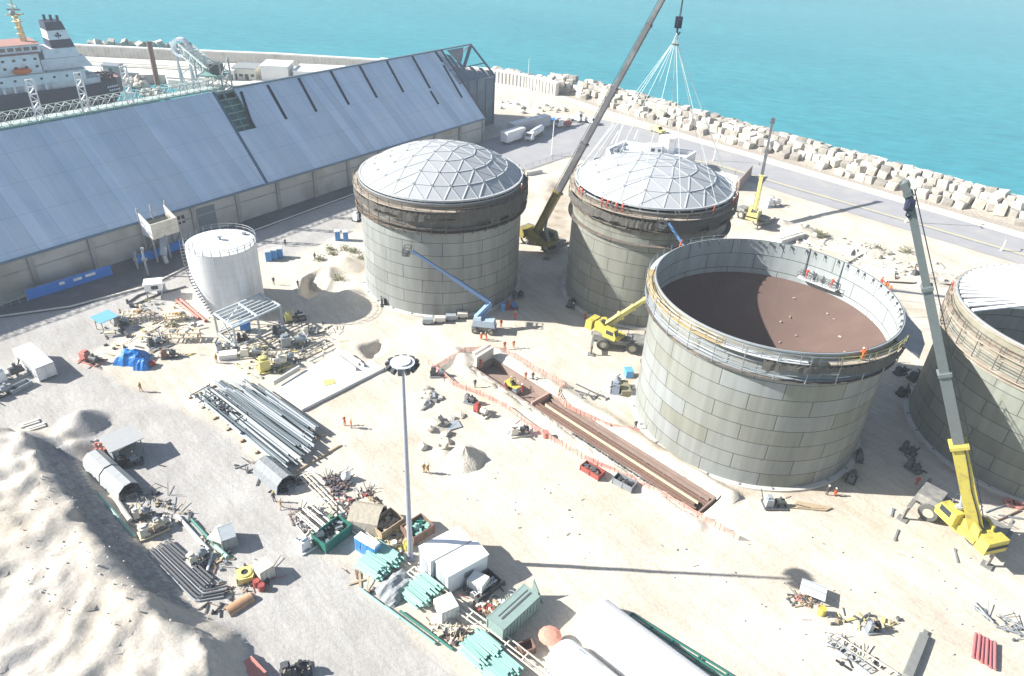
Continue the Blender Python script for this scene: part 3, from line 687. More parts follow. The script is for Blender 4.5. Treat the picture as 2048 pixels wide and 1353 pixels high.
# fit ridge height so that the ridge meets the sky line where the photograph has it
best = min((abs(PJ(WP(0, hw, rz))[1] - (99 + (890 - PJ(WP(0, hw, rz))[0]) * .187)), hw, rz) for hw in (21.0,) for rz in [k * .25 for k in range(72, 120)] if (rz - EZ) / hw > .735)
HW, RZ = best[1], best[2]
SLOPE = (RZ - EZ) / HW
def roof_hit(px, py):        # where a pixel's sight line meets the near roof slope -> (t, s along n)
    d = ray(px, py); o = Vector((0, 0, CAM_H)); nrm = WN * -SLOPE + Vector((0, 0, 1)); p0 = WP(0, 0, EZ)
    k = (p0 - o).dot(nrm) / d.dot(nrm); p = o + d * k - WP(0, 0, 0); return p.dot(WU), p.dot(WN)
SHEET = bpy.data.materials.new('pale_roof_sheeting')
def _sheet():
    m = SHEET; m.use_nodes = True; nt = m.node_tree; N = nt.nodes; L = nt.links; b = N['Principled BSDF']; b.inputs['Roughness'].default_value = .45; b.inputs['Metallic'].default_value = .0; b.inputs['Specular IOR Level'].default_value = .4
    tc = N.new('ShaderNodeTexCoord'); mp = N.new('ShaderNodeMapping'); mp.vector_type = 'TEXTURE'; mp.inputs['Rotation'].default_value[2] = math.atan2(WU.y, WU.x); L.new(tc.outputs['Object'], mp.inputs[0])
    wv = N.new('ShaderNodeTexWave'); wv.bands_direction = 'X'; wv.inputs['Scale'].default_value = .16; wv.inputs['Distortion'].default_value = 0; L.new(mp.outputs[0], wv.inputs[0])
    no = N.new('ShaderNodeTexNoise'); no.inputs['Scale'].default_value = .12; no.inputs['Detail'].default_value = 7; L.new(tc.outputs['Object'], no.inputs[0])
    m2p = N.new('ShaderNodeMapping'); m2p.inputs['Scale'].default_value = (1.2, .08, .08); L.new(mp.outputs[0], m2p.inputs[0])
    n2 = N.new('ShaderNodeTexNoise'); n2.inputs['Scale'].default_value = .5; n2.inputs['Detail'].default_value = 4; L.new(m2p.outputs[0], n2.inputs[0])
    a = N.new('ShaderNodeMath'); a.operation = 'ADD'; L.new(no.outputs[0], a.inputs[0]); L.new(n2.outputs[0], a.inputs[1])
    cr = N.new('ShaderNodeValToRGB'); e = cr.color_ramp.elements; e[0].position = .38; e[0].color = (.57, .70, .83, 1); e[1].position = .62; e[1].color = (.70, .80, .90, 1)
    d = N.new('ShaderNodeMath'); d.operation = 'MULTIPLY'; d.inputs[1].default_value = .5; L.new(a.outputs[0], d.inputs[0]); L.new(d.outputs[0], cr.inputs[0])
    sx = N.new('ShaderNodeSeparateXYZ'); L.new(mp.outputs[0], sx.inputs[0])
    dv = N.new('ShaderNodeMath'); dv.operation = 'DIVIDE'; dv.inputs[1].default_value = 2.6; L.new(sx.outputs[0], dv.inputs[0])
    fl = N.new('ShaderNodeMath'); fl.operation = 'FLOOR'; L.new(dv.outputs[0], fl.inputs[0]); wn_ = N.new('ShaderNodeTexWhiteNoise'); wn_.noise_dimensions = '1D'; L.new(fl.outputs[0], wn_.inputs['W'])
    fr = N.new('ShaderNodeMath'); fr.operation = 'FRACT'; L.new(dv.outputs[0], fr.inputs[0]); lt = N.new('ShaderNodeMath'); lt.operation = 'LESS_THAN'; lt.inputs[1].default_value = .05; L.new(fr.outputs[0], lt.inputs[0])
    zf = N.new('ShaderNodeMath'); zf.operation = 'DIVIDE'; zf.inputs[1].default_value = 4.2; L.new(sx.outputs[2], zf.inputs[0]); zr = N.new('ShaderNodeMath'); zr.operation = 'FRACT'; L.new(zf.outputs[0], zr.inputs[0]); zl = N.new('ShaderNodeMath'); zl.operation = 'LESS_THAN'; zl.inputs[1].default_value = .025; L.new(zr.outputs[0], zl.inputs[0])
    mxx = N.new('ShaderNodeMath'); mxx.operation = 'MAXIMUM'; L.new(lt.outputs[0], mxx.inputs[0]); L.new(zl.outputs[0], mxx.inputs[1])
    v1 = N.new('ShaderNodeMapRange'); v1.inputs[3].default_value = .86; v1.inputs[4].default_value = 1.04; L.new(wn_.outputs['Value'], v1.inputs[0])
    v2 = N.new('ShaderNodeMath'); v2.operation = 'MULTIPLY_ADD'; v2.inputs[1].default_value = -.13; L.new(mxx.outputs[0], v2.inputs[0]); L.new(v1.outputs[0], v2.inputs[2])
    vs = N.new('ShaderNodeVectorMath'); vs.operation = 'SCALE'; L.new(cr.outputs[0], vs.inputs[0]); L.new(v2.outputs[0], vs.inputs['Scale'])
    L.new(vs.outputs[0], b.inputs['Base Color'])
    bp = N.new('ShaderNodeBump'); bp.inputs['Strength'].default_value = .12; bp.inputs['Distance'].default_value = .2; L.new(wv.outputs[0], bp.inputs['Height']); L.new(bp.outputs[0], b.inputs['Normal'])
_sheet()
wh = thing('warehouse', 'long storage warehouse with a steep pale blue roof and concrete walls', 'warehouse', WP(0, 0, 0))
O = WP(0, 0, 0)
def L_(t, n, z): return WP(t, n, z) - O
TG = roof_hit(523, 352)[0]
SKEW = (roof_hit(430, 190)[0] - TG) / HW
def K_(t, s): return t + SKEW * s * max(0.0, min(1.0, (WL - 45 - t) / 60 + .6))
def slab(b, t0, t1, s0, s1, th=.25, far=False):
    P = []
    for dz in (-th, 0):
        for t_, s_ in ((t0, s0), (t1, s0), (t1, s1), (t0, s1)):
            n_ = s_ if not far else 2 * HW - s_
            P.append(L_(K_(t_, s_), n_, EZ + SLOPE * s_ + dz))
    b.hexa(P)
g0 = roof_hit(430, 190)[0]; g1 = TG - abs(g0 - roof_hit(472, 184)[0]); gs = roof_hit(505, 258)[1]; OV = -.7
b = MB(); slab(b, 0, g1, OV, HW); slab(b, g1, TG - .5, OV, gs); b.build('roof', SHEET, wh)
b = MB(); slab(b, TG + .3, WL, OV, HW); b.build('roof', SHEET, wh)
b = MB(); slab(b, 0, WL, OV, HW - .02, .25, True); b.build('roof', SHEET, wh)
dk = mat('dark_opening', (.012, .03, .055), .5); seam = mat('blue_grey_seam', (.10, .17, .24), .6)
lines = [((535, 171), (573, 239)), ((597, 157), (633, 224)), ((661, 143), (698, 210)), ((718, 131), (754, 196)), ((772, 121), (807, 185)), ((823, 111), (860, 177)), ((861, 183), (877, 209)), ((871, 104), (885, 125)), ((887, 131), (924, 196)), ((482, 184), (505, 254))]
for (p, q) in lines:
    t0, s0 = roof_hit(*p); t1, s1 = roof_hit(*q); s0 = min(s0, HW - .3); b = MB(); tm = (t0 + t1) / 2; P = []
    for dz in (.02, .09):
        for t_, s_ in ((t1 - .42, s1), (t1 + .42, s1), (t0 + .42, s0), (t0 - .42, s0)): P.append(L_(t_, s_, EZ + SLOPE * s_ + dz))
    b.hexa(P); b.build('skylight', dk, wh)
b = MB()
for t_ in (TG - .1,):
    P = []
    for dz in (-.2, .05):
        for tt, s_ in ((t_ - .4, OV), (t_ + .4, OV), (t_ + .4, HW), (t_ - .4, HW)): P.append(L_(K_(tt, s_), s_, EZ + SLOPE * s_ + dz))
    b.hexa(P)
b.build('roof_seam', seam, wh)
b = MB(); b.beam(L_(-.2, OV - .1, EZ + SLOPE * OV), L_(WL, OV - .1, EZ + SLOPE * OV), .35, .4); b.build('gutter', mat('slate_blue_trim', (.13, .19, .25), .6), wh)
b = MB(); b.beam(L_(K_(-.3, OV), OV, EZ + SLOPE * OV + .1), L_(K_(-.3, HW), HW, RZ + .1), .4, .35); b.build('roof_edge', DSTEEL, wh)
b = MB(); b.beam(L_(-18, HW, RZ + .1), L_(K_(g1, HW), HW, RZ + .1), .55, .4); b.build('ridge_cap', mat('slate_blue_trim', (.13, .19, .25), .6), wh)
# greenish steelwork seen through the missing panel
b = MB()
for k in range(7):
    s_ = gs + (HW - gs) * k / 6; b.beam(L_(K_(g1 - .5, s_), s_, EZ + SLOPE * s_ - .6), L_(K_(TG, s_), s_, EZ + SLOPE * s_ - .6), .3)
for t_ in (g1, (g1 + TG) / 2, TG): b.beam(L_(K_(t_, gs - 1), gs - 1, EZ + SLOPE * (gs - 1) - 1.0), L_(K_(t_, HW), HW, RZ - 1.0), .35)
b.build('exposed_roof_frame', TEALTRUSS, wh)
b = MB()
for dz in (-2.2, -2.0):
    for tt, s_ in ((g1 - 1, gs - 2), (TG + 1, gs - 2), (TG + 1, HW - .5), (g1 - 1, HW - .5)): b.v.append(tuple(L_(K_(tt, s_), s_, EZ + SLOPE * s_ + dz)))
b.f = [(0, 1, 2, 3), (7, 6, 5, 4), (0, 4, 5, 1), (1, 5, 6, 2), (2, 6, 7, 3), (3, 7, 4, 0)]; b.m = [0] * 6; b.build('under_deck', TEALTRUSS, wh)
WALLM = mat('stained_wall_concrete', (.47, .475, .46), .9, var=.16, scale=.25, dirt=(.30, .28, .23), dirt_amt=.7, dirt_scale=.12, bump=.1)
b = MB(); b.hexa([L_(0, .1, -.5), L_(WL, .1, -.5), L_(WL, .5, -.5), L_(0, .5, -.5), L_(0, .1, EZ - .3), L_(WL, .1, EZ - .3), L_(WL, .5, EZ - .3), L_(0, .5, EZ - .3)]); b.build('wall', WALLM, wh)
b = MB(); n_ = 2 * HW - .3
b.add([L_(.1, .5, -.5), L_(.1, n_, -.5), L_(.1, n_, EZ), L_(.1, HW, RZ - .4), L_(.1, .5, EZ), L_(.5, .5, -.5), L_(.5, n_, -.5), L_(.5, n_, EZ), L_(.5, HW, RZ - .4), L_(.5, .5, EZ)], [(0, 1, 2, 3, 4), (9, 8, 7, 6, 5), (0, 5, 6, 1), (1, 6, 7, 2), (2, 7, 8, 3), (3, 8, 9, 4), (4, 9, 5, 0)]); b.build('gable_wall', mat('slate_sheeting', (.22, .28, .34), .6, var=.2, scale=.3), wh)
b = MB(); b.hexa([L_(0, n_, -5), L_(WL, n_, -5), L_(WL, n_ + .3, -5), L_(0, n_ + .3, -5), L_(0, n_, EZ - .3), L_(WL, n_, EZ - .3), L_(WL, n_ + .3, EZ - .3), L_(0, n_ + .3, EZ - .3)]); b.build('wall', WALLM, wh)
k = 0
while k * 11.2 < WL:
    b = MB(); t_ = k * 11.2 + .4; b.hexa([L_(t_ - .45, -.35, -.5), L_(t_ + .45, -.35, -.5), L_(t_ + .45, .1, -.5), L_(t_ - .45, .1, -.5), L_(t_ - .45, -.35, EZ - .8), L_(t_ + .45, -.35, EZ - .8), L_(t_ + .45, .1, EZ - .8), L_(t_ - .45, .1, EZ - .8)]); b.build('pilaster', GCONC, wh); k += 1
b = MB(); b.beam(L_(0, .04, 4.6), L_(WL, .04, 4.6), .14, .25); b.build('wall_band', GCONC, wh)
def wall_t(px, py, z):
    d = ray(px, py); o = Vector((0, 0, CAM_H)); kk = (WP(0, 0, 0) - o).dot(WN) / d.dot(WN); p = o + d * kk - WP(0, 0, 0); return p.dot(WU), p.z
t0, z0 = wall_t(432, 430, 0); t1, z1 = wall_t(396, 440, 0)
b = MB(); b.hexa([L_(t0, -.02, 0), L_(t1, -.02, 0), L_(t1, .12, 0), L_(t0, .12, 0), L_(t0, -.02, 6.2), L_(t1, -.02, 6.2), L_(t1, .12, 6.2), L_(t0, .12, 6.2)]); b.build('door', mat('slate_door', (.17, .20, .23), .6, var=.2), wh)
t0, z0 = wall_t(362, 440, 0)
b = MB(); b.hexa([L_(t0 - .9, -.02, z0 - .9), L_(t0 + .9, -.02, z0 - .9), L_(t0 + .9, .12, z0 - .9), L_(t0 - .9, .12, z0 - .9), L_(t0 - .9, -.02, z0 + .9), L_(t0 + .9, -.02, z0 + .9), L_(t0 + .9, .12, z0 + .9), L_(t0 - .9, .12, z0 + .9)])
wi = b.build('window', GLASS, wh)
b = MB(); b.beam(L_(t0 - .9, -.06, z0), L_(t0 + .9, -.06, z0), .14); b.beam(L_(t0, -.06, z0 - .9), L_(t0, -.06, z0 + .9), .14); b.build('frame', WHITE, wi)
# torn, half clad bay beyond the gable
XT = -18.0; ns = HW * .50; zs = EZ + SLOPE * ns
SLATE = mat('torn_slate_sheeting', (.12, .17, .225), .65, var=.3, scale=.35, dirt=(.22, .27, .32), dirt_amt=.5, dirt_scale=.2, bump=.3, bscale=1)
b = MB(); b.hexa([L_(0, ns, 0), L_(XT, ns, 0), L_(XT, ns + .2, 0), L_(0, ns + .2, 0), L_(0, ns, zs), L_(XT, ns, zs - .5), L_(XT, ns + .2, zs - .5), L_(0, ns + .2, zs)]); b.build('bay_wall', SLATE, wh)
b = MB(); b.hexa([L_(XT, ns, 0), L_(XT - .2, ns, 0), L_(XT - .2, 2 * HW - ns, 0), L_(XT, 2 * HW - ns, 0), L_(XT, ns, zs - .5), L_(XT - .2, ns, zs - .5), L_(XT - .2, 2 * HW - ns, zs - .5), L_(XT, 2 * HW - ns, zs - .5)]); b.build('bay_wall', SLATE, wh)
b = MB()
for t_, a0, a1 in ((-1.0, ns, HW * .95), (-2.9, ns, HW * .9), (-4.8, ns, HW * .93), (-6.7, ns, HW * .8), (-8.6, ns, HW * .66), (-10.5, ns, HW * .7), (-12.4, ns, HW * .62), (-14.3, ns, HW * .66), (-16.6, ns, HW * .6)):
    P = []
    for dz in (-.15, 0):
        for tt, s_ in ((t_ - .95, a0), (t_ + .95, a0), (t_ + .75, a1), (t_ - .8, a1 * .97)): P.append(L_(tt, s_, EZ + SLOPE * s_ + dz))
    b.hexa(P)
b.build('torn_sheeting', SLATE, wh)
b = MB()
b.beam(L_(XT, ns, zs), L_(XT, HW, RZ), .5); b.beam(L_(XT, HW, RZ), L_(XT, 2 * HW - ns, zs), .5); b.beam(L_(-8, HW * .72, EZ + SLOPE * HW * .72), L_(XT + 1, HW * .97, RZ - .6), 1.0, .6)
b.beam(L_(XT, HW * .70, EZ + SLOPE * HW * .70), L_(0, HW * .70, EZ + SLOPE * HW * .70), .3); b.beam(L_(XT, ns, 0), L_(XT, ns, zs), .6); b.beam(L_(XT, ns, zs), L_(0, ns, zs), .35)
for q in (-4.5, -9, -13.5): b.beam(L_(q, ns - .1, 0), L_(q, ns - .1, zs), .25)
b.build('bay_frame', mat('slate_blue_steel', (.10, .15, .20), .6), wh)
cl = MB(); cl.add([L_(-5.5, HW * .98, RZ - .3), L_(-14, HW * .99, RZ - .4), L_(-11.6, HW * .9, RZ - 2.6), L_(-7.5, HW * .78, RZ - 4.5), L_(-8.5, HW * .91, RZ - 1.2)], [(0, 1, 4), (1, 2, 4), (2, 3, 4), (3, 0, 4)]); cl.build('hanging_tarpaulin', GREYSHEET, wh)
# ---- conveyor gallery along the left ridge
def lattice_box(b, a0, a1, wd, ht, n, r=.14, side=None):
    a0 = Vector(a0); a1 = Vector(a1); d = (a1 - a0).normalized(); l = Vector((-d.y, d.x, 0)).normalized(); u = Vector((0, 0, 1))
    def q(k, i, j): return a0 + (a1 - a0) * (k / n) + l * (wd / 2 * i) + u * (ht * j)
    for i in (-1, 1):
        for j in (0, 1): b.beam(q(0, i, j), q(n, i, j), r * 1.5)
    for k in range(n + 1):
        for i in (-1, 1): b.beam(q(k, i, 0), q(k, i, 1), r)
        for j in (0, 1): b.beam(q(k, -1, j), q(k, 1, j), r)
        if k < n:
            for i in (-1, 1): b.beam(q(k, i, k % 2), q(k + 1, i, (k + 1) % 2), r)
            b.beam(q(k, -1, 1), q(k + 1, 1, 1), r)
gal = thing('conveyor_gallery', 'pale lattice conveyor gallery running along the warehouse ridge', 'conveyor', WP(TG + 3, HW, RZ))
def GL(t, n, z): return WP(t, n, z) - WP(TG + 3, HW, RZ)
b = MB(); lattice_box(b, GL(g1 - 2, HW + 2.6, RZ + .4), GL(WL, HW + 2.6, RZ + .4), 3.2, 2.0, 60, .09); b.build('truss', TRUSS, gal)
b = MB(); b.hexa([GL(g1, HW + 1.0, RZ + .3), GL(WL, HW + 1.0, RZ + .3), GL(WL, HW + 4.2, RZ + .3), GL(g1, HW + 4.2, RZ + .3), GL(g1, HW + 1.0, RZ + .42), GL(WL, HW + 1.0, RZ + .42), GL(WL, HW + 4.2, RZ + .42), GL(g1, HW + 4.2, RZ + .42)]); b.build('walkway', mat('pale_green_grating', (.48, .56, .53), .7, var=.2), gal)
b = MB(); b.hexa([GL(g1, HW + .1, RZ + .2), GL(WL, HW + .1, RZ + .2), GL(WL, HW + .9, RZ + .2), GL(g1, HW + .9, RZ + .2), GL(g1, HW + .1, RZ + .5), GL(WL, HW + .1, RZ + .5), GL(WL, HW + .9, RZ + .5), GL(g1, HW + .9, RZ + .5)]); b.build('side_duct', TEALTRUSS, gal)
for px, py in ((88, 232), (180, 214), (268, 198)):
    t_ = roof_hit(px, py + 18)[0]
    b = MB(); a0 = GL(t_, HW + .6, RZ); 
    for s in (-.7, .7): b.beam(a0 + WU * s, a0 + WU * s + Vector((0, 0, 8.5)), .22)
    for k in range(6):
        z0, z1 = k * 8.5 / 6, (k + 1) * 8.5 / 6; s = -.7 if k % 2 else .7
        b.beam(a0 + WU * s + Vector((0, 0, z0)), a0 - WU * s + Vector((0, 0, z1)), .2); b.beam(a0 - WU * .7 + Vector((0, 0, z1)), a0 + WU * .7 + Vector((0, 0, z1)), .22)
    b.build('lattice_post', WHITE, gal)
# ---- transfer tower and inclined conveyor with a round white hood
T0 = WP(g0 - 4, HW + 5, 0)
tw = thing('transfer_tower', 'tangled lattice transfer tower at the end of the ridge gallery', 'tower', T0)
b = MB()
for k in range(4):
    z = RZ - 8 + k * 3.6
    for i, j in ((-3, -3), (3, -3), (3, 3), (-3, 3)): b.beam((i, j, 0 if k == 0 else z), (i, j, z + 3.6), .32)
    for i, j, p, q in ((-3, -3, 3, -3), (3, -3, 3, 3), (3, 3, -3, 3), (-3, 3, -3, -3)): b.beam((i, j, z), (p, q, z), .26); b.beam((i, j, z), (p, q, z + 3.6), .2)
b.build('frame', TRUSS, tw)
for z in (RZ - 4.4, RZ + 2.8): MB().box((0, 0, z), (6.4, 6.4, .15)).build('floor', TEALTRUSS, tw)
MB().box((1, 0, RZ + 4.2), (2.6, 2.4, 2.2)).build('drive_house', DSTEEL, tw)
p1 = AtY(372, 108, T0.y + 16); p0 = AtY(430, 158, T0.y + 2)
ic = thing('inclined_conveyor', 'white inclined conveyor with a round drum hood at its top', 'conveyor', (p1.x, p1.y, 0))
b = MB(); lattice_box(b, p0 - Vector((p1.x, p1.y, 0)), Vector((0, 0, p1.z)), 3.0, 2.6, 9, .22); b.build('truss', TRUSS, ic)
b = MB(); b.lathe([(1.7, -1.0), (2.4, -1.0), (2.4, 1.0), (1.7, 1.0), (1.7, -1.0)], 28)
V = [(x, z, y) for x, y, z in b.v]; b.v = [(v[0] - 1.0, v[1], v[2] + p1.z + 1.6) for v in V]; b.build('drum_hood', WHITE, ic)
b = MB()
for s in (-1.6, 1.6):
    b.beam((s - 1, 2, -3), (s - 1, 0, p1.z), .35); b.beam((s - 1, -2, -3), (s - 1, 0, p1.z), .35); b.beam((s + 2.5, 2, -3), (s - 1, 0, p1.z - 2), .25)
for k in range(1, 5): b.beam((-2.6, 0, p1.z * k / 5), (.6, 0, p1.z * (k + .4) / 5), .22)
b.build('support_legs', TRUSS, ic)
# ---- steel loading hood on the near wall
h0 = WP(*(lambda q: (q[0], -4.2, 0))(wall_t(300, 440, 0)))
tA = wall_t(330, 440, 0)[0]; tB = wall_t(272, 460, 0)[0]
ld = thing('loading_hood', 'white steel loading hood on trestles beside the warehouse wall', 'loading hood', WP((tA + tB) / 2, -4, 0), math.atan2(WU.y, WU.x))
hw2 = (tB - tA) / 2; ld.scale = (.9, .9, .74)
b = MB(); b.box((0, 3.7 - 1.8, 9.2), (2 * hw2, .25, 4.4)); b.box((0, 1.95, 9.3), (2 * hw2 + .1, .35, .25)); b.build('front_panel', CREAM, ld)
b = MB(); b.hexa([(-hw2, -2.6, 7), (-hw2 + .2, -2.6, 7), (-hw2 + .2, 1.8, 7), (-hw2, 1.8, 7), (-hw2, -2.6, 13.6), (-hw2 + .2, -2.6, 13.6), (-hw2 + .2, 1.8, 11.3), (-hw2, 1.8, 11.3)]); b.build('side_panel', CREAM, ld)
b = MB(); b.hexa([(hw2 - .2, -2.6, 7), (hw2, -2.6, 7), (hw2, 1.8, 7), (hw2 - .2, 1.8, 7), (hw2 - .2, -2.6, 13.6), (hw2, -2.6, 13.6), (hw2, 1.8, 11.3), (hw2 - .2, 1.8, 11.3)]); b.build('side_panel', WHITE, ld)
b = MB()
for x in (-hw2 - .3, 0, hw2):
    b.beam((x, -2.6, 10), (x, -2.8, 14.6), .3); b.beam((x, 1.6, 0), (x, 1.6, 7), .35); b.beam((x, -2.4, 0), (x, -2.4, 7), .35); b.beam((x, -2.4, 1), (x, 1.6, 6.5), .22)
b.beam((-hw2, 1.6, 7), (hw2, 1.6, 7), .35); b.beam((-hw2, -2.6, 7), (hw2, -2.6, 7), .35); b.build('trestle', GALV, ld)
b = MB(); b.box((0, -.4, 7.2), (2 * hw2 - .3, 4.2, .3)); b.build('floor', DSTEEL, ld)
b = MB(); b.beam((hw2 * .2, 1.6, 7), (hw2 * .9, 4.5, 3.2), 1.4, .8); b.beam((hw2 * .9, 4.5, 3.2), (hw2 * .9, 5.0, 1.0), .8, .8); b.build('chute', GALV, ld)
# ================================================================ BREAKWATER, PIER, SHIP
CP = [G(*q) for q in ((1085, 184), (1130, 191), (1210, 217), (1330, 253), (1535, 313), (2048, 463), (2110, 482))]
def along_path(P, step):
    out = []; acc = 0
    for i in range(len(P) - 1):
        d = P[i + 1] - P[i]; l = d.length; u = d / l; s = -acc % step if acc else 0
        while s < l: out.append((P[i] + u * s, u)); s += step
        acc = (acc + l) % step
    return out
prof = [(-1.5, .05), (1.5, .3), (4.5, 1.2), (9, 2.9), (13, 2.2), (19, -4.5)]
b = MB(); n = len(CP)
for i, p in enumerate(CP):
    d = (CP[min(i + 1, n - 1)] - CP[max(0, i - 1)]).normalized(); l = Vector((-d.y, d.x, 0))
    if l.y < 0: l = -l
    for q, z in prof: b.v.append(tuple(p + l * q + Vector((0, 0, z))))
for i in range(n - 1):
    for k in range(len(prof) - 1): b.f.append((i * 6 + k, i * 6 + k + 1, i * 6 + 7 + k, i * 6 + 6 + k)); b.m.append(0)
struct(b.build('embankment', mat('rubble_embankment', (.36, .32, .27), .95, var=.4, scale=1.5, bump=.8, bscale=2)))
blocks = []
r4 = random.Random(21)
for k in range(7):
    bm = bmesh.new(); bmesh.ops.create_cube(bm, size=1)
    for v in bm.verts: v.co = Vector((v.co.x * r4.uniform(2.3, 2.7), v.co.y * r4.uniform(2.2, 2.6), v.co.z * r4.uniform(2.1, 2.5)))
    bmesh.ops.bevel(bm, geom=bm.edges[:], offset=.10, segments=1, affect='EDGES')
    me = bpy.data.meshes.new('concrete_cube'); bm.to_mesh(me); bm.free(); me.materials.append(BLOCK); blocks.append(me)
def put_block(p, rz, tilt, sc=1.0, lab='pale concrete cube heaped on the breakwater between the quay road and the sea', grp='concrete cubes of the breakwater'):
    o = bpy.data.objects.new('concrete_cube', r4.choice(blocks)); COL.objects.link(o); o.location = p
    o.rotation_euler = (r4.uniform(-tilt, tilt), r4.uniform(-tilt, tilt), rz + r4.gauss(0, .22)); o.scale = (sc,) * 3
    tag(o, lab, 'concrete block', grp)
cnt = 0
for row, (off, z, step) in enumerate(((2.4, .9, 3.1), (5.0, 2.3, 2.75), (7.5, 3.5, 2.75), (10.2, 4.2, 2.8), (13.0, 3.4, 3.0))):
    for p, u in along_path(CP, step):
        if cnt >= 298: break
        if r4.random() < (.3 if row == 0 else .05): continue
        l = Vector((-u.y, u.x, 0)); l = l if l.y > 0 else -l
        q = p + l * (off + r4.uniform(-.5, .5)) + u * r4.uniform(-.5, .5) + Vector((0, 0, z + r4.uniform(-.4, .45)))
        put_block(q, heading(Vector(), u), .2, r4.uniform(.9, 1.15)); cnt += 1
# crown wall of the pier, ribbed on its inner face
CW = [G(150, 112), G(360, 122), G(560, 130), G(760, 142), G(985, 165), G(1048, 176), G(1112, 192)]
sw = thing('sea_wall', 'long pale ribbed crown wall along the seaward edge of the pier', 'sea wall', CW[4])
b = MB(); rb = MB(); cp = MB()
for i in range(len(CW) - 1):
    a, c = CW[i] - CW[4], CW[i + 1] - CW[4]; d = (c - a).normalized(); l = Vector((-d.y, d.x, 0)); l = l if l.y > 0 else -l
    P = [a, c, c + l * 1.6, a + l * 1.6]; hh = 4.6 if i > 2 else 4.0
    b.hexa([Vector((p.x, p.y, -4)) for p in P] + [Vector((p.x, p.y, hh)) for p in P])
    P = [a - l * .1, c - l * .1, c + l * 2.0, a + l * 2.0]; cp.hexa([Vector((p.x, p.y, hh)) for p in P] + [Vector((p.x, p.y, hh + .5)) for p in P])
    L0 = (c - a).length; k = 1.0
    while k < L0: 
        q = a + d * k; rb.beam((q.x, q.y, 0), (q.x - l.x * .02, q.y - l.y * .02, hh - .1), .45, .5); k += 1.7
b.build('wall', CONC, sw); cp.build('coping', WCONC, sw); rb.build('ribs', CONC, sw)
for k in range(16):       # cubes lying behind the wall
    f = k / 15; p = CW[4].lerp(CW[6], f) if f < 1 else CW[6]; put_block(p + Vector((1 + f, 3.6, 4.0 + r4.uniform(-.5, .7))), r4.uniform(0, 2), .4, 1.0, 'concrete cube lying along the top of the pier crown wall', 'cubes behind the pier wall')
for k in range(14):
    p = G(170 + k * 14, 103 + k * .4); put_block(p + Vector((0, 6, 2 + r4.uniform(-.5, 1))), r4.uniform(0, 2), .5, 1.1, 'concrete cube lying along the top of the pier crown wall', 'cubes behind the pier wall')
PIER = P2([(60, 112), (150, 112), (360, 122), (560, 130), (760, 142), (985, 165), (1060, 178), (1060, 215), (990, 215), (880, 218), (700, 200), (480, 172), (420, 168), (335, 160), (330, 150), (200, 150), (60, 148)])
pd = MB(); pd.prism([tuple(q) for q in PIER], -5, .02); struct(pd.build('pier', CONC))
for k in range(3):
    a, c = ((170, 124 + 4 * k), (420, 137 + 3 * k)); struct(strip('pier_kerb', [a, c], .5, .02, .3, (CONC, KERBM, GCONC)[k]))
def quay_shed(name, label, px0, px1, depth, hh, wallm, roofm, cat='shed', openings=3, roof_rise=0):
    a, c = G(*px0), G(*px1); L0 = (c - a).length; t = thing(name, label, cat, a, heading(a, c))
    MB().box((L0 / 2, depth / 2, hh / 2), (L0, depth, hh)).build('wall', wallm, t)
    b = MB(); b.extr([(-.3, hh + .02), (depth + .3, hh + .02), (depth + .3, hh + .25), (depth / 2, hh + .25 + roof_rise), (-.3, hh + .25)], (-.3, 0, 0), (L0 + .3, 0, 0)); b.build('roof', roofm, t)
    for k in range(openings):
        x = L0 * (k + .5) / openings; m_ = (('door', 2.2) if k % 2 == 0 else ('window', 1.0)); 
        MB().box((x, -.03, m_[1] / 2 + (0 if m_[0] == 'door' else 1.2)), (1.4, .1, m_[1])).build(m_[0], DSTEEL, t)
    return t
quay_shed('quay_shed', 'small white quay shed with a door, next to the transfer tower', (428, 160), (470, 161), 6, 3.6, WCONC, WCONC)
quay_shed('quay_shed', 'low quay shed with a flat grey roof behind the warehouse ridge', (466, 159), (512, 161), 10, 4.2, CREAM, GREYSHEET, openings=4)
quay_shed('quay_shed', 'white boxy quay building with a raised roof behind the warehouse', (524, 161), (578, 163), 11, 5.4, WCONC, WCONC, openings=0)
quay_shed('quay_shed', 'long low quay building with a white roof, furthest from the ship', (588, 162), (680, 166), 13, 3.6, WCONC, WHITE, openings=3)
quay_shed('quay_hut', 'little grey hut on the pier deck near the stern of the ship', (208, 148), (238, 150), 4, 3, GCONC, STEEL, 'hut', 1, .6)
p0 = G(316, 172, SEA_Z); h_ = hgt((316, 168), (304, 96))
t = thing('mooring_pile', 'tall rusty brown mooring pile standing in the harbour basin', 'pile', p0)
b = MB(); b.cyl((0, 0, -2), (0, 0, h_ + 3), 1.0, .95, 14); b.build('shaft', RUST, t); b = MB(); b.cyl((0, 0, h_ + 3), (0, 0, h_ + 3.5), 1.1, 1.0, 14); b.build('cap', DSTEEL, t)
rocks = []
for k in range(8):
    b = MB(); b.blob((0, 0, 0), 1.0, 1, .22, k, (1, r4.uniform(.7, 1), r4.uniform(.6, .9))); o = b.build('boulder', ROCK); rocks.append(o.data); bpy.data.objects.remove(o)
def put_rock(p, s, label, group, cat='boulder', name='boulder', m=None):
    o = bpy.data.objects.new(name, r4.choice(rocks)); COL.objects.link(o); o.location = p; o.scale = (s * r4.uniform(.8, 1.2), s * r4.uniform(.8, 1.2), s * r4.uniform(.7, 1.1)); o.rotation_euler = (r4.uniform(-.5, .5), r4.uniform(-.5, .5), r4.uniform(0, 6))
    return tag(o, label, cat, group)
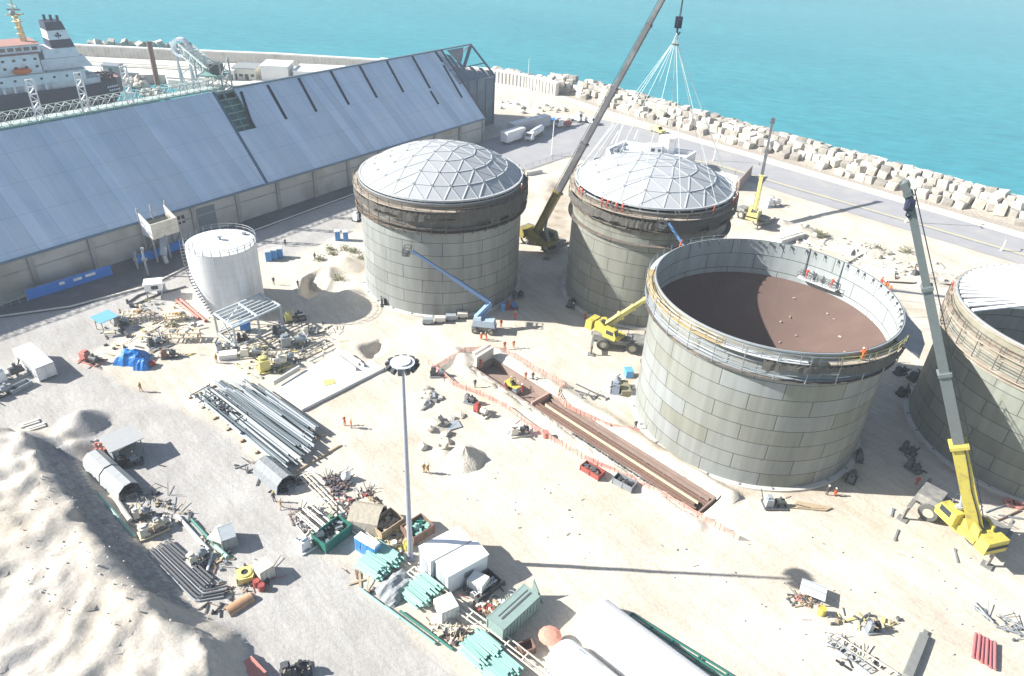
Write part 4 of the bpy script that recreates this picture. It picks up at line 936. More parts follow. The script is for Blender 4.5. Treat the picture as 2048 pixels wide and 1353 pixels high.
for (x0, y0, x1, y1, n) in ((246, 155, 290, 172, 26), (284, 178, 330, 198, 22), (330, 148, 420, 160, 22), (420, 176, 480, 188, 16), (215, 150, 250, 156, 8)):
    for k in range(n): put_rock(G(r4.uniform(x0, x1), r4.uniform(y0, y1), -2.2 + r4.uniform(-.6, 1.2)), r4.uniform(1.0, 1.9), 'rough boulder in the riprap bank of the harbour basin', 'riprap boulders in the harbour basin')
# ---- ship
A0 = G(-60, 193, 4.4); A1 = G(150, 168, 4.4); SXd = (A0 - A1); SXd.z = 0; SXd.normalize(); SYd = Vector((SXd.y, -SXd.x, 0)); SYd = SYd if SYd.y > 0 else -SYd
SHS = .76; ST = G(226, 169, 11.2 * SHS + SEA_Z); ST.z = 0
ship = thing('cargo_ship', 'black hulled cargo ship with white superstructure moored at the pier', 'ship', (ST.x, ST.y, SEA_Z))
def Q(x, y, z): return SXd * x + SYd * y + Vector((0, 0, z - SEA_Z))
ship.scale = (SHS,) * 3
BM = 24.0
def sbox(b, x0, x1, y0, y1, z0, z1, m=0, sl=(0, 0, 0, 0)):    # sl: inset of the top: x0,x1,y0,y1
    return b.hexa([Q(x0, y0, z0), Q(x1, y0, z0), Q(x1, y1, z0), Q(x0, y1, z0), Q(x0 + sl[0], y0 + sl[2], z1), Q(x1 - sl[1], y0 + sl[2], z1), Q(x1 - sl[1], y1 - sl[3], z1), Q(x0 + sl[0], y1 - sl[3], z1)], m)
b = MB(); outline = [(100, 0), (12, 0), (4, .8), (-3, 3.5), (-6.5, 8), (-7, 12), (-6.5, 16), (-3, 20.5), (4, 23.2), (12, 24), (100, 24)]
outl2 = [(100, .5), (14, .8), (8, 3), (3, 6.5), (1, 9), (0, 12), (1, 15), (3, 17.5), (8, 21), (14, 23.2), (100, 23.5)]; k = len(outline)
def dz(x): return 8.0 + max(0, (10 - x)) * .05
P = [Q(x, y, SEA_Z - 2) for x, y in outl2] + [Q(x, y, 3.2) for x, y in outline] + [Q(x, y, dz(x) + 1.0) for x, y in outline]
b.add(P, [(j * k + i, j * k + i + 1, (j + 1) * k + i + 1, (j + 1) * k + i) for j in (0, 1) for i in range(k - 1)] )
b.add([Q(x, y, dz(x)) for x, y in outline], [tuple(range(k))]); b.build('hull', HULL, ship)
b = MB(); b.add([Q(x, y, dz(x) + .05) for x, y in [(100, .6), (12, .6), (4, 1.5), (-3, 4.2), (-5.8, 8), (-6.3, 12), (-5.8, 16), (-3, 19.8), (4, 22.6), (12, 23.4), (100, 23.4)]], [tuple(range(k))]); b.build('deck', DECKRED, ship)
b = MB(); sbox(b, 10, 90, 1.0, 23, 11.4, 15.6); sbox(b, 4, 24, 2.5, 21.5, 8.2, 11.4); sbox(b, 24, 90, 3.0, 21, 8.2, 11.4); b.build('deckhouse', SHIPW, ship)
b = MB(); sbox(b, 9.4, 90, .6, 23.4, 15.6, 15.8); sbox(b, 3.5, 25, 2.0, 22, 11.35, 11.5); b.build('house_deck', mat('ship_grey_deck', (.40, .46, .47), .7, var=.15), ship)
for x in range(26, 70, 4): b = MB(); sbox(b, x, x + 1.0, .7, 1.2, 8.2, 11.4); b.build('deck_column', SHIPW, ship)
b = MB(); sbox(b, 26, 70, 2.0, 22, 15.8, 23.5); sbox(b, 24, 60, 4.5, 19.5, 23.7, 26.8); b.build('accommodation_block', SHIPW, ship)
b = MB(); sbox(b, 25, 70, 1.4, 22.6, 23.5, 23.7); sbox(b, 23.4, 61, 3.8, 20.2, 26.8, 27.0); b.build('bridge_deck', DECKRED, ship)
pw = [(x, x + 1.2, 1.93, 2.05, z, z + 1) for x in range(27, 60, 4) for z in (18, 21)] + [(x, x + 1.0, .93, 1.05, 13.2, 14.1) for x in range(12, 60, 5)] + [(x, x + 2.2, 4.43, 4.55, 24.6, 26.0) for x in range(25, 58, 3)] + [(25.93, 26.05, y, y + 1.4, 20.6, 22) for y in range(5, 20, 4)]
for q in pw: b = MB(); sbox(b, *q); b.build('window', GLASS, ship)
b = MB(); sbox(b, 5, 25, 5, 19, 15.8, 20.2, 0, (2.5, 0, 0, 0)); sbox(b, 8.5, 23, 6, 18, 20.2, 24.0, 0, (1.5, 0, 0, 0)); b.build('engine_casing', SHIPW, ship)
fn = MB(); sbox(fn, 9.6, 19.0, 7.2, 16.8, 24.0, 27.3, 0, (.9, 0, .3, .3)); fu = fn.build('funnel', NAVY, ship)
fn = MB(); sbox(fn, 10.5, 19.0, 7.5, 16.5, 27.3, 31.0, 0, (.9, 0, .3, .3)); fu2 = fn.build('funnel_band', SHIPW, fu)
fn = MB(); sbox(fn, 11.4, 19.0, 7.8, 16.2, 31.0, 34.4, 0, (.9, 0, .3, .3)); fn.build('funnel_top', NAVY, fu)
for x, y in ((13, 10), (15, 12), (17, 14)): fn = MB(); fn.cyl(Q(x, y, 34.4), Q(x, y, 36.6), .6, .6, 8); fn.build('exhaust_pipe', NAVY, fu)
em = MB(); c0 = Q(15.1, 7.55, 29.1); f1 = SXd; 
for dx, dzz, rr in ((0, .55, .62), (-.8, -.25, .58), (.8, -.25, .58)):
    c1 = c0 + f1 * dx + Vector((0, 0, dzz)); em.add([c1 + f1 * rr, c1 + Vector((0, 0, rr)), c1 - f1 * rr, c1 - Vector((0, 0, rr)), c1 + f1 * rr - SYd * .18, c1 + Vector((0, 0, rr)) - SYd * .18, c1 - f1 * rr - SYd * .18, c1 - Vector((0, 0, rr)) - SYd * .18], [(0, 1, 2, 3), (7, 6, 5, 4), (0, 4, 5, 1), (1, 5, 6, 2), (2, 6, 7, 3), (3, 7, 4, 0)])
em.beam(c0 - Vector((0, 0, 1.3)) - SYd * .1, c0 + Vector((0, 0, .2)) - SYd * .1, .35, .2); em.build('funnel_emblem', NAVY, fu)
b = MB(); b.beam(Q(27.5, 12, 27), Q(28.0, 12, 38), 1.9, 1.9, 0, 1.2, 1.2)
for k in range(4): b.cyl(Q(27.9, 12, 30 + k * 2.4), Q(27.9, 12, 30.2 + k * 2.4), 1.6 + .5 * (k > 1), 1.6 + .5 * (k > 1), 10)
b.beam(Q(28.0, 6.5, 36), Q(28.0, 17.5, 36), .6); b.beam(Q(24.5, 12, 37.6), Q(31.5, 12, 37.6), .5); b.beam(Q(28.0, 7.5, 36), Q(28.0, 12, 31), .35); b.beam(Q(28.0, 16.5, 36), Q(28.0, 12, 31), .35)
b.cyl(Q(28.0, 12, 38), Q(28.0, 12, 45), .4, .25, 6); mst = b.build('mast', BUFF, ship)
b = MB(); b.beam(Q(26.0, 10.5, 39.5), Q(30.0, 13.5, 39.5), .5, .7); b.beam(Q(27.5, 8, 41), Q(28.5, 16, 41), .4, .5); b.blob(Q(29.5, 9, 38.6), 1.1, 2, 0); b.build('radar', GREYSHEET, mst)
b = MB(); b.blob(Q(34, .3, 17.4), 1.7, 2, 0, 0, (1, 1, .75)); b.v = [tuple(Vector(v) + SXd * ((Vector(v) - Q(34, .3, 17.4)).dot(SXd)) * 1.3) for v in b.v]; b.build('lifeboat', ORANGE, ship)
b = MB(); rs = random.Random(4)
for k in range(16): 
    x, y = rs.uniform(-4, 3), rs.uniform(4, 20); b.cyl(Q(x, y, 8.4), Q(x, y, 8.6 + rs.uniform(.8, 2.2)), rs.uniform(.3, .7), None, 8)
for x, y in ((0, 4), (1, 9), (-2, 14)): b.beam(Q(x, y, 8.5), Q(x + 1.5, y, 12.5), .35); b.beam(Q(x - 1, y - 1, 9), Q(x + 2, y + 1.5, 9.6), 1.4, 1.0)
b.build('deck_winches', mat('dark_machinery', (.08, .07, .08), .7, var=.4), ship)
b = MB()
for k, (x, z) in enumerate(((0, 6.6), (-.6, 5.0))):
    for j in range(5): 
        xx = x + 2.2 - j * 1.1; yy = .82 + max(0, 4 - xx) * .385 - .2; b.beam(Q(xx, yy, z), Q(xx - .75, yy + .29, z + .02), .1, .75)
b.build('stern_lettering', SHIPW, ship)
b = MB()
for y0 in (2.1, 21.9):
    for x in range(4, 24, 2): b.beam(Q(x, y0, 11.5), Q(x, y0, 12.7), .1)
    b.beam(Q(4, y0, 12.7), Q(24, y0, 12.7), .1); b.beam(Q(4, y0, 12.1), Q(24, y0, 12.1), .08)
for x in range(10, 90, 2): b.beam(Q(x, .7, 15.8), Q(x, .7, 16.9), .09)
b.beam(Q(10, .7, 16.9), Q(90, .7, 16.9), .1); b.build('railing', SHIPW, ship)
b = MB(); b.beam(Q(27, 3, 16), Q(31, 3, 21), .9, .3); b.beam(Q(27, 2.5, 11.5), Q(31.5, 2.5, 15.8), .9, .3); b.build('stairs', SHIPW, ship)
# ================================================================ CRANES, LIFTS, LAMPS, VEHICLES
def V3(x, y, z=0): return Vector((x, y, z))
def hit_cyl(px, py, i, extra):
    d = ray(px, py); c, R, h = TANKS[i]; R += extra; ox, oy = -c[0], -c[1]
    A_ = d.x ** 2 + d.y ** 2; B_ = 2 * (ox * d.x + oy * d.y); C_ = ox * ox + oy * oy - R * R
    k = (-B_ - math.sqrt(max(0, B_ * B_ - 4 * A_ * C_))) / (2 * A_); return Vector((d.x * k, d.y * k, CAM_H + d.z * k))
TYRE = mat('tyre_rubber', (.10, .10, .095), .9, var=.25); RIMY = mat('dusty_wheel_rim', (.46, .43, .32), .7); CHAS = mat('dusty_chassis', (.20, .20, .19), .7, var=.35, dirt=(.4, .37, .32), dirt_amt=.6, dirt_scale=.8)
def wheel(parent, c, ax, r, wd, rim=None):
    ax = ax.normalized(); b = MB(); c = Vector(c)
    up = Vector((0, 0, 1)); x = ax.cross(up).normalized(); P = []; prof = [(.55, -.5), (.92, -.5), (1, -.32), (1, .32), (.92, .5), (.55, .5)]; n = 20
    for q, a in prof:
        for i in range(n):
            t_ = 2 * PI * i / n; P.append(c + ax * a * wd + (x * math.cos(t_) + up * math.sin(t_)) * q * r)
    F = [(j * n + i, j * n + (i + 1) % n, (j + 1) * n + (i + 1) % n, (j + 1) * n + i) for j in range(5) for i in range(n)]
    b.add(P, F); ty = b.build('tyre', TYRE, parent)
    b = MB(); b.cyl(c - ax * wd * .42, c + ax * wd * .42, r * .56, n=16); b.cyl(c - ax * wd * .5, c + ax * wd * .5, r * .22, n=10); b.build('rim', rim or RIMY, ty)
def obox(b, c, fx, fy, d, m=0, top=1.0):     # box centred at c with axes fx, fy and z
    c = Vector(c); P = []
    for zz, k in ((-d[2] / 2, 1), (d[2] / 2, top)):
        for a, e in ((-1, -1), (1, -1), (1, 1), (-1, 1)): P.append(c + fx * a * d[0] / 2 * k + fy * e * d[1] / 2 * k + Vector((0, 0, zz)))
    return b.hexa(P, m)
def mobile_crane(label, loc, hd, s, root, tip, secs, paint, boom_cols, head=1.0, hook=None, group=None, cab_side=1, slew=None):
    """loc: ground point; hd: chassis heading; root/tip: world points of the boom; secs: (fraction where the section ends, width)"""
    t = thing('mobile_crane', label, 'crane', loc, 0, group); loc = Vector(loc)
    fx = Vector((math.cos(hd), math.sin(hd), 0)); fy = Vector((-fx.y, fx.x, 0))
    b = MB(); obox(b, fx * 0 + V3(0, 0, 1.25 * s), fx, fy, (7.6 * s, 1.5 * s, .7 * s)); obox(b, fx * 2.9 * s + V3(0, 0, 1.75 * s), fx, fy, (1.8 * s, 2.5 * s, .35 * s)); obox(b, -fx * 2.7 * s + V3(0, 0, 1.9 * s), fx, fy, (2.2 * s, 2.5 * s, .8 * s), 0, .9)
    for k in (-1.4, .2, 1.4): obox(b, fx * k * s + V3(0, 0, 1.7 * s), fx, fy, (.8 * s, 2.4 * s, .25 * s))
    b.build('chassis', CHAS, t)
    for a in (-2.2, 2.0):
        for e in (-1, 1): 
            w_ = bpy.data.objects.new('wheel', None); COL.objects.link(w_); w_.parent = t
            wheel(w_, fx * a * s + fy * e * 1.15 * s + V3(0, 0, .92 * s), fy, .92 * s, .62 * s)
    for a in (-3.7, 3.7):
        for e in (-1, 1):
            b = MB(); q = fx * a * s + fy * e * 2.9 * s
            b.beam(fx * a * s + V3(0, 0, 1.15 * s), q + V3(0, 0, 1.15 * s), .35 * s, .35 * s); b.beam(q + V3(0, 0, .1), q + V3(0, 0, 1.6 * s), .24 * s); obox(b, q + V3(0, 0, .08), fx, fy, (.9 * s, .9 * s, .14)); b.build('outrigger_leg', CHAS, t)
    r = Vector(root) - loc; tp = Vector(tip) - loc
    bd = Vector((tp.x - r.x, tp.y - r.y, 0)); 
    bd = Vector((math.cos(slew), math.sin(slew), 0)) if slew is not None else (bd.normalized() if bd.length > .5 else fx)
    bl = Vector((-bd.y, bd.x, 0)); piv = Vector((r.x, r.y, 0)) + bd * 1.2 * s
    b = MB(); b.cyl(piv + V3(0, 0, 1.6 * s), piv + V3(0, 0, 2.0 * s), 1.0 * s, n=18); obox(b, piv + V3(0, 0, 2.25 * s), bd, bl, (4.2 * s, 2.0 * s, .5 * s))
    for e in (-.75, .75): b.add([piv + bl * e * s + bd * x * s + V3(0, 0, z * s) + bl * o * s for o in (-.12, .12) for x, z in ((1.2, 2.4), (-2.2, 2.4), (-2.0, 3.6), (-1.2, 3.9))], [(0, 1, 2, 3), (7, 6, 5, 4), (0, 4, 5, 1), (1, 5, 6, 2), (2, 6, 7, 3), (3, 7, 4, 0)])
    b.build('turntable', paint, t)
    b = MB(); obox(b, piv - bd * 2.9 * s + V3(0, 0, 2.75 * s), bd, bl, (1.1 * s, 2.5 * s, 1.3 * s), 0, .9); obox(b, piv - bd * 1.9 * s + V3(0, 0, 2.8 * s), bd, bl, (.8 * s, 1.3 * s, .9 * s)); b.build('counterweight', paint, t)
    b = MB(); cc = piv + bl * cab_side * 1.15 * s + bd * .9 * s + V3(0, 0, 2.9 * s)
    b.add([cc + bd * x * s + bl * y * s + V3(0, 0, z * s) for y in (-.45, .45) for x, z in ((-1, -.7), (1.0, -.7), (1.15, -.1), (.75, .8), (-1, .8))], [(0, 1, 2, 3, 4), (9, 8, 7, 6, 5), (0, 5, 6, 1), (1, 6, 7, 2), (2, 7, 8, 3), (3, 8, 9, 4), (4, 9, 5, 0)]); cb = b.build('cab', paint, t)
    b = MB(); obox(b, cc + bd * .1 * s + V3(0, 0, .3 * s), bd, bl, (1.2 * s, .94 * s, .6 * s)); b.add([cc + bd * x * s + bl * y * s + V3(0, 0, z * s) for y, x, z in ((-.38, 1.12, .0), (.38, 1.12, .0), (.38, .82, .7), (-.38, .82, .7), (-.38, 1.16, .0), (.38, 1.16, .0), (.38, .86, .7), (-.38, .86, .7))], [(4, 5, 6, 7), (0, 4, 7, 3), (1, 2, 6, 5), (0, 1, 5, 4), (2, 3, 7, 6)]); b.build('window', GLASS, cb)
    # telescopic boom
    f0 = 0.0; ax = (tp - r); n = len(secs); prevw = secs[0][1]; first = None
    for k, (f1, wd) in enumerate(secs):
        b = MB(); p0, p1 = r + ax * max(0, f0 - .01), r + ax * f1; b.beam(p0, p1, wd * .85, wd, 0, wd * .82, wd * .97)
        if k < n - 1 or True:
            q = r + ax * (f1 - .004); b.beam(q - ax.normalized() * .35, q + ax.normalized() * .1, wd * 1.12, wd * 1.2)
        o = b.build('boom' if k == 0 else 'boom_section', boom_cols[k], t if k == 0 else first); first = first or o; f0 = f1
    a1 = ax.normalized(); sd2 = a1.cross(Vector((0, 0, 1))).normalized(); up2 = sd2.cross(a1); w0 = secs[0][1]
    for e in (-1, 1): b = MB(); b.tube([r + ax * f * secs[0][0] + sd2 * e * w0 * .47 + up2 * (.25 + .06 * math.sin(f * 9)) * w0 for f in (.05, .25, .5, .75, .95)], .05 * s, 5); b.build('hydraulic_hose', DARK, first)
    b = MB(); b.tube([r + ax * .02 + up2 * w0 * .62, r + ax * secs[0][0] + up2 * w0 * .75, tp + up2 * secs[-1][1] * .8], .04 * s, 4); b.build('winch_rope', DSTEEL, t)
    b = MB(); b.cyl(piv - bd * 1.4 * s - bl * .5 * s + V3(0, 0, 3.3 * s), piv - bd * 1.4 * s + bl * .5 * s + V3(0, 0, 3.3 * s), .38 * s, n=12); b.build('winch_drum', DSTEEL, t)
    b = MB()
    for e in (-1, 1):
        for x in (-1.0, .2, 1.2): b.beam(fx * x * s + fy * e * 1.15 * s + V3(0, 0, 1.8 * s), fx * x * s + fy * e * 1.15 * s + V3(0, 0, 2.7 * s), .05 * s)
        b.beam(fx * -1.0 * s + fy * e * 1.15 * s + V3(0, 0, 2.7 * s), fx * 1.2 * s + fy * e * 1.15 * s + V3(0, 0, 2.7 * s), .05 * s)
    b.build('deck_rail', DSTEEL, t)
    b = MB(); obox(b, piv - bd * 3.47 * s + V3(0, 0, 2.75 * s), bd, bl, (.04, 2.3 * s, .3 * s)); b.build('warning_stripe', DARK, t)
    b = MB(); wd = secs[-1][1]; side = a1.cross(Vector((0, 0, 1))).normalized() if abs(a1.z) < .98 else Vector((1, 0, 0)); fwd = side.cross(a1)
    for e in (-1, 1): b.beam(tp - a1 * .6 * head + side * e * wd * .6, tp + a1 * 1.3 * head - fwd * .3 * head + side * e * wd * .6, .15 * head, .9 * head)
    b.cyl(tp + a1 * .9 * head - side * wd * .6, tp + a1 * .9 * head + side * wd * .6, .5 * head, n=12); b.cyl(tp + a1 * .2 * head - side * wd * .7, tp + a1 * .2 * head + side * wd * .7, .42 * head, n=12); b.build('boom_head', boom_cols[-1], t)
    b = MB(); rm = r + ax * secs[0][0] * .62; b.cyl(piv + bd * 1.5 * s + V3(0, 0, 2.4 * s), piv + (rm - piv) * .55 + V3(0, 0, .2 * s), .26 * s, n=10); b.cyl(piv + (rm - piv) * .5 + V3(0, 0, .2 * s), rm, .17 * s, n=8); b.build('lifting_ram', GALV, t)
    if hook is not None:
        h = Vector(hook) - loc; b = MB()
        b.beam(tp + a1 * .4, h + V3(0, 0, 1.0), .09 * head); b.beam(tp + a1 * .4 + side * .25, h + V3(0.2, 0, 1.0), .09 * head); b.build('hoist_rope', DSTEEL, t)
        b = MB(); b.box((h.x, h.y, h.z + .3), (.95 * head, .6 * head, 1.5 * head)); b.cyl((h.x - .3, h.y, h.z + .4), (h.x + .3, h.y, h.z + .4), .7 * head, n=12)
        b.tube([(h.x, h.y, h.z - .4 * head), (h.x, h.y, h.z - 1.0 * head), (h.x + .35, h.y, h.z - 1.4 * head), (h.x + .5, h.y, h.z - 1.0 * head)], .14 * head, 6); b.build('hook_block', NAVY, t)
    return t
# big crane between the domed tanks
(c2x, c2y), R2, H2 = TANKS[2]
rootA = G(1070, 470, 4.0); bx, by = PJ(rootA); sl_ = (1325 - bx) / (0 - by)
tipA = min((abs(PJ((c2x, c2y, z))[0] - (bx + sl_ * (PJ((c2x, c2y, z))[1] - by))), z) for z in [40 + .25 * k for k in range(200)] if PJ((c2x, c2y, z))[1] < -10)[1]
hkz = min((abs(PJ((c2x, c2y, z))[1] - 50), z) for z in [28 + .2 * k for k in range(150)])[1]
mobile_crane('big crane with a long grey boom standing between the two domed tanks', G(1082, 492), heading(G(1050, 475), G(1120, 505)), 1.5, rootA, (c2x, c2y, tipA), ((.20, 1.5), (.40, 1.2), (.60, 1.0), (.80, .85), (1, .7)), mat('shade_dulled_ochre', (.30, .25, .06), .55, dirt=(.15, .12, .06), dirt_amt=.5), (mat('shaded_ochre_paint', (.34, .27, .07), .5), BOOMGREY, BOOMGREY, BOOMGREY, BOOMGREY), 1.2, (c2x, c2y, hkz), 'telescopic boom cranes', slew=heading(rootA, Vector((c2x, c2y, 0))))  # crane yellow darkened in its colour to stand for the tank's shade
sg = thing('lifting_sling', 'umbrella of pale lifting ropes spread from the crane hook to the dome roof', 'sling', (c2x, c2y, hkz))
for k in range(12):
    a = 2 * PI * (k + .35) / 12; e = Vector(((R2 - .2) * math.cos(a), (R2 - .2) * math.sin(a), H2 + .8 - hkz))
    b = MB(); m_ = Vector((.55 * math.cos(a), .55 * math.sin(a), -3.2)); b.tube([(0, 0, -1.4), m_, m_.lerp(e, .5), e], .048, 5); b.build('rope', ROPE, sg)
b = MB(); b.ring(.45, .65, -3.3, -3.1, 16); b.build('spreader_ring', DSTEEL, sg)
# right hand crane
bB = G(1908, 1052); rootB = G(1952, 1062, 3.6); tipB = AtY(1815, 382, rootB.y + 6.5)
hkB = Vector(tipB); z_ = min((abs(PJ((tipB.x, tipB.y, z))[1] - 411), z) for z in [tipB.z - .2 * k for k in range(60)])[1]
mobile_crane('yellow crane on outriggers beside the right hand tank, boom raised high', bB, heading(G(1850, 1022), G(1955, 1078)), 1.42, rootB, tipB, ((.30, 1.7), (.52, 1.2), (.76, 1.0), (1, .8)), YELLOW, (YELLOW, BOOMPALE, BOOMPALE, BOOMPALE), .8, (tipB.x + .4, tipB.y - .6, z_), 'telescopic boom cranes', 1, heading(G(1955, 1078), G(1862, 990)))
# small crane by the road
S_ = G(1755, 405); t31 = math.tan(R_(SUN_EL))
zC = min((math.hypot(PJ((S_.x - z / t31, S_.y, z))[0] - 1547, PJ((S_.x - z / t31, S_.y, z))[1] - 240), z) for z in [10 + .25 * k for k in range(120)])[1]
rootC = G(1508, 430, 3.0)
mobile_crane('pale yellow crane with a thin upright boom between the domed tank and the quay road', G(1503, 442), heading(G(1478, 430), G(1530, 452)), 1.15, rootC, (S_.x - zC / t31, S_.y, zC), ((.40, 1.15), (.68, .9), (1, .7)), PALEYEL, (PALEYEL, BOOMGREY, BOOMGREY), .8, None, 'telescopic boom cranes', slew=heading(G(1500, 440), G(1530, 405)))
# rough terrain crane with its boom low
rootD = G(1205, 655, 3.2); tipD = AtY(1290, 600, G(1235, 690).y + 1)
mobile_crane('yellow rough terrain crane with a lowered boom, next to the open tank', G(1236, 695), heading(G(1195, 690), G(1285, 702)), 1.25, rootD, tipD, ((.45, 1.1), (.75, .85), (1, .7)), YELLOW, (PALEYEL, PALEYEL, PALEYEL), .7, None, 'telescopic boom cranes', -1, heading(G(1205, 660), G(1250, 680)))
b = MB(); 
# ---- boom lifts
def boom_lift(label, loc, hd, elbow, basket, arm_m, tone):
    t = thing('boom_lift', label, 'boom lift', loc, 0, 'articulated boom lifts'); loc = Vector(loc); fx = Vector((math.cos(hd), math.sin(hd), 0)); fy = Vector((-fx.y, fx.x, 0))
    b = MB(); obox(b, V3(0, 0, .95), fx, fy, (4.4, 1.9, .7)); b.build('chassis', CHAS, t)
    for a in (-1.5, 1.5):
        for e in (-1, 1): 
            w_ = bpy.data.objects.new('wheel', None); COL.objects.link(w_); w_.parent = t; wheel(w_, fx * a + fy * e * 1.25 + V3(0, 0, .62), fy, .62, .5)
    b = MB(); obox(b, V3(0, 0, 1.95), fx, fy, (4.2, 2.2, 1.2), 0, .88); obox(b, -fx * 1.2 + V3(0, 0, 2.75), fx, fy, (1.6, 2.0, .5), 0, .8); b.build('turret', tone, t)
    r = -fx * 1.6 + V3(0, 0, 2.6); e_ = Vector(elbow) - loc; k_ = Vector(basket) - loc
    b = MB(); b.beam(r, e_, .75, .75); b.beam(r + fx * .9 + V3(0, 0, -.3), e_ + V3(0, 0, -.9), .4); bm_ = b.build('lower_boom', arm_m, t)
    b = MB(); b.beam(e_, e_.lerp(k_, .5), .62, .7); b.build('upper_boom', arm_m, t); b = MB(); b.beam(e_.lerp(k_, .48), k_, .42, .45); b.build('upper_boom', arm_m, t)
    b = MB(); d = (k_ - e_); d.z = 0; d.normalize(); l = Vector((-d.y, d.x, 0)); c = k_ + d * .9
    obox(b, c + V3(0, 0, -.6), d, l, (1.2, 2.4, .12))
    for z in (-.1, .5):
        for a, e in (((-.6, -1.2), (.6, -1.2)), ((.6, -1.2), (.6, 1.2)), ((.6, 1.2), (-.6, 1.2)), ((-.6, 1.2), (-.6, -1.2))): b.beam(c + d * a[0] + l * a[1] + V3(0, 0, z), c + d * e[0] + l * e[1] + V3(0, 0, z), .09)
    for a, e in ((-.6, -1.2), (.6, -1.2), (.6, 1.2), (-.6, 1.2), (.6, 0)): b.beam(c + d * a + l * e + V3(0, 0, -.6), c + d * a + l * e + V3(0, 0, .5), .09)
    b.build('basket', DSTEEL, t); return t
ARMB = mat('pale_blue_arm', (.17, .29, .50), .5)
bk1 = hit_cyl(824, 502, 1, 1.9)
boom_lift('blue boom lift reaching up the grey shell of the left domed tank', G(968, 662), heading(G(945, 655), G(992, 660)), AtY(981, 606, G(968, 662).y + 2.0), bk1, ARMB, mat('pale_blue_paint', (.38, .48, .56), .5))
bk2 = hit_cyl(1338, 447, 2, 1.6)
boom_lift('blue boom lift working at the rim of the tank under the crane slings', V3(31.5, 114.2), .4, (bk2.x + 6.5, bk2.y - 3.2, bk2.z - 7.5), bk2, mat('blue_arm', (.10, .22, .42), .5), LIGHTBLUE)
# ---- floodlight mast
mb = G(821, 1117); mh = hgt((821, 1117), (809, 728))
t = thing('floodlight_mast', 'tall grey floodlight mast with a ring of lamps, standing in the pipe yard', 'light mast', mb)
b = MB(); b.cyl((0, 0, 0), (0, 0, mh), .36, .17, 12); b.box((0, 0, .12), (1.1, 1.1, .25)); b.build('pole', mat('mast_grey', (.40, .41, .46), .5, .1), t)
b = MB(); b.ring(1.05, 1.25, mh - .05, mh + .2, 28); b.cyl((0, 0, mh - .1), (0, 0, mh + .35), .55, .85, 12); b.cyl((0, 0, mh + .05), (0, 0, mh + .22), 1.1, 1.1, 24); b.build('headframe', mat('pale_headframe', (.62, .63, .66), .5), t)
for k in range(12):
    a = 2 * PI * k / 12; c, s = math.cos(a), math.sin(a); b = MB(); b.beam((1.2 * c, 1.2 * s, mh), (1.62 * c, 1.62 * s, mh - .25), .42, .55); b.beam((1.1 * c, 1.1 * s, mh + .1), (1.4 * c, 1.4 * s, mh - .05), .12); b.build('floodlight', mat('lamp_housing', (.045, .05, .06), .4), t)
def street_lamp(base, top, label, arm=1):
    p = G(*base); h = hgt(base, top); t = thing('street_lamp', label, 'street lamp', p, 0, 'slim pale street lamps')
    b = MB(); b.cyl((0, 0, 0), (0, 0, h), .17, .1, 8); b.box((0, 0, .2), (.5, .5, .4)); b.build('pole', WCONC, t)
    for s in ((-1, 1) if arm == 2 else (arm,)):
        b = MB(); b.beam((0, 0, h - .1), (.6 * s, 1.0 * s, h + .15), .09); b.beam((.55 * s, .9 * s, h + .12), (.9 * s, 1.6 * s, h + .25), .35, .16); b.build('lamp_head', GALV, t)
street_lamp((1812, 445), (1841, 357), 'street lamp on the quay road, next to the raised boom of the yellow crane', 2)
street_lamp((1103, 312), (1107, 242), 'street lamp on the wide asphalt, just left of the big grey boom', 1)
street_lamp((1427, 322), (1437, 266), 'street lamp on the quay road, beside the right side of the slung dome', -1)
street_lamp((2003, 502), (2011, 480), 'short lamp post on the quay road near the right edge of the photo', 1)
street_lamp((1056, 163), (1059, 118), 'lamp post on the crown wall against the open sea', 1)
# ---- vehicles on the asphalt
def box_trailer(label, a, c, wd, hh, m, wheels=True, name='trailer', cat='trailer', win=False):
    A_, C_ = G(*a), G(*c); L0 = (C_ - A_).length; t = thing(name, label, cat, A_, heading(A_, C_))
    b = MB(); b.box((L0 / 2, wd / 2, .9 + hh / 2), (L0, wd, hh)); b.build('body', m, t)
    b = MB(); b.box((L0 / 2, wd / 2, .75), (L0 * .96, wd * .6, .28)); b.build('chassis', DSTEEL, t)
    b = MB(); b.box((L0 / 2, wd / 2, .9 + hh + .06), (L0 * .98, wd * .96, .1)); b.build('roof', WHITE, t)
    for k in (.16, .26, .8): 
        for y in (.2, wd - .2): wheel(bpy_empty('wheel', t), V3(L0 * k, y, .48), V3(0, 1), .48, .35)
    b = MB(); b.box((L0 + .02, wd / 2, .9 + hh * .5), (.08, wd * .8, hh * .8)); b.build('door', GALV, t)
    return t
def bpy_empty(name, parent):
    o = bpy.data.objects.new(name, None); COL.objects.link(o); o.parent = parent; return o
box_trailer('short white box trailer parked in front of the long one on the asphalt', (1014, 292), (1050, 280), 2.8, 3.0, WHITE)
box_trailer('long grey box trailer parked on the asphalt behind the warehouse end', (1026, 275), (1100, 256), 2.8, 3.2, mat('trailer_grey', (.50, .52, .53), .5))
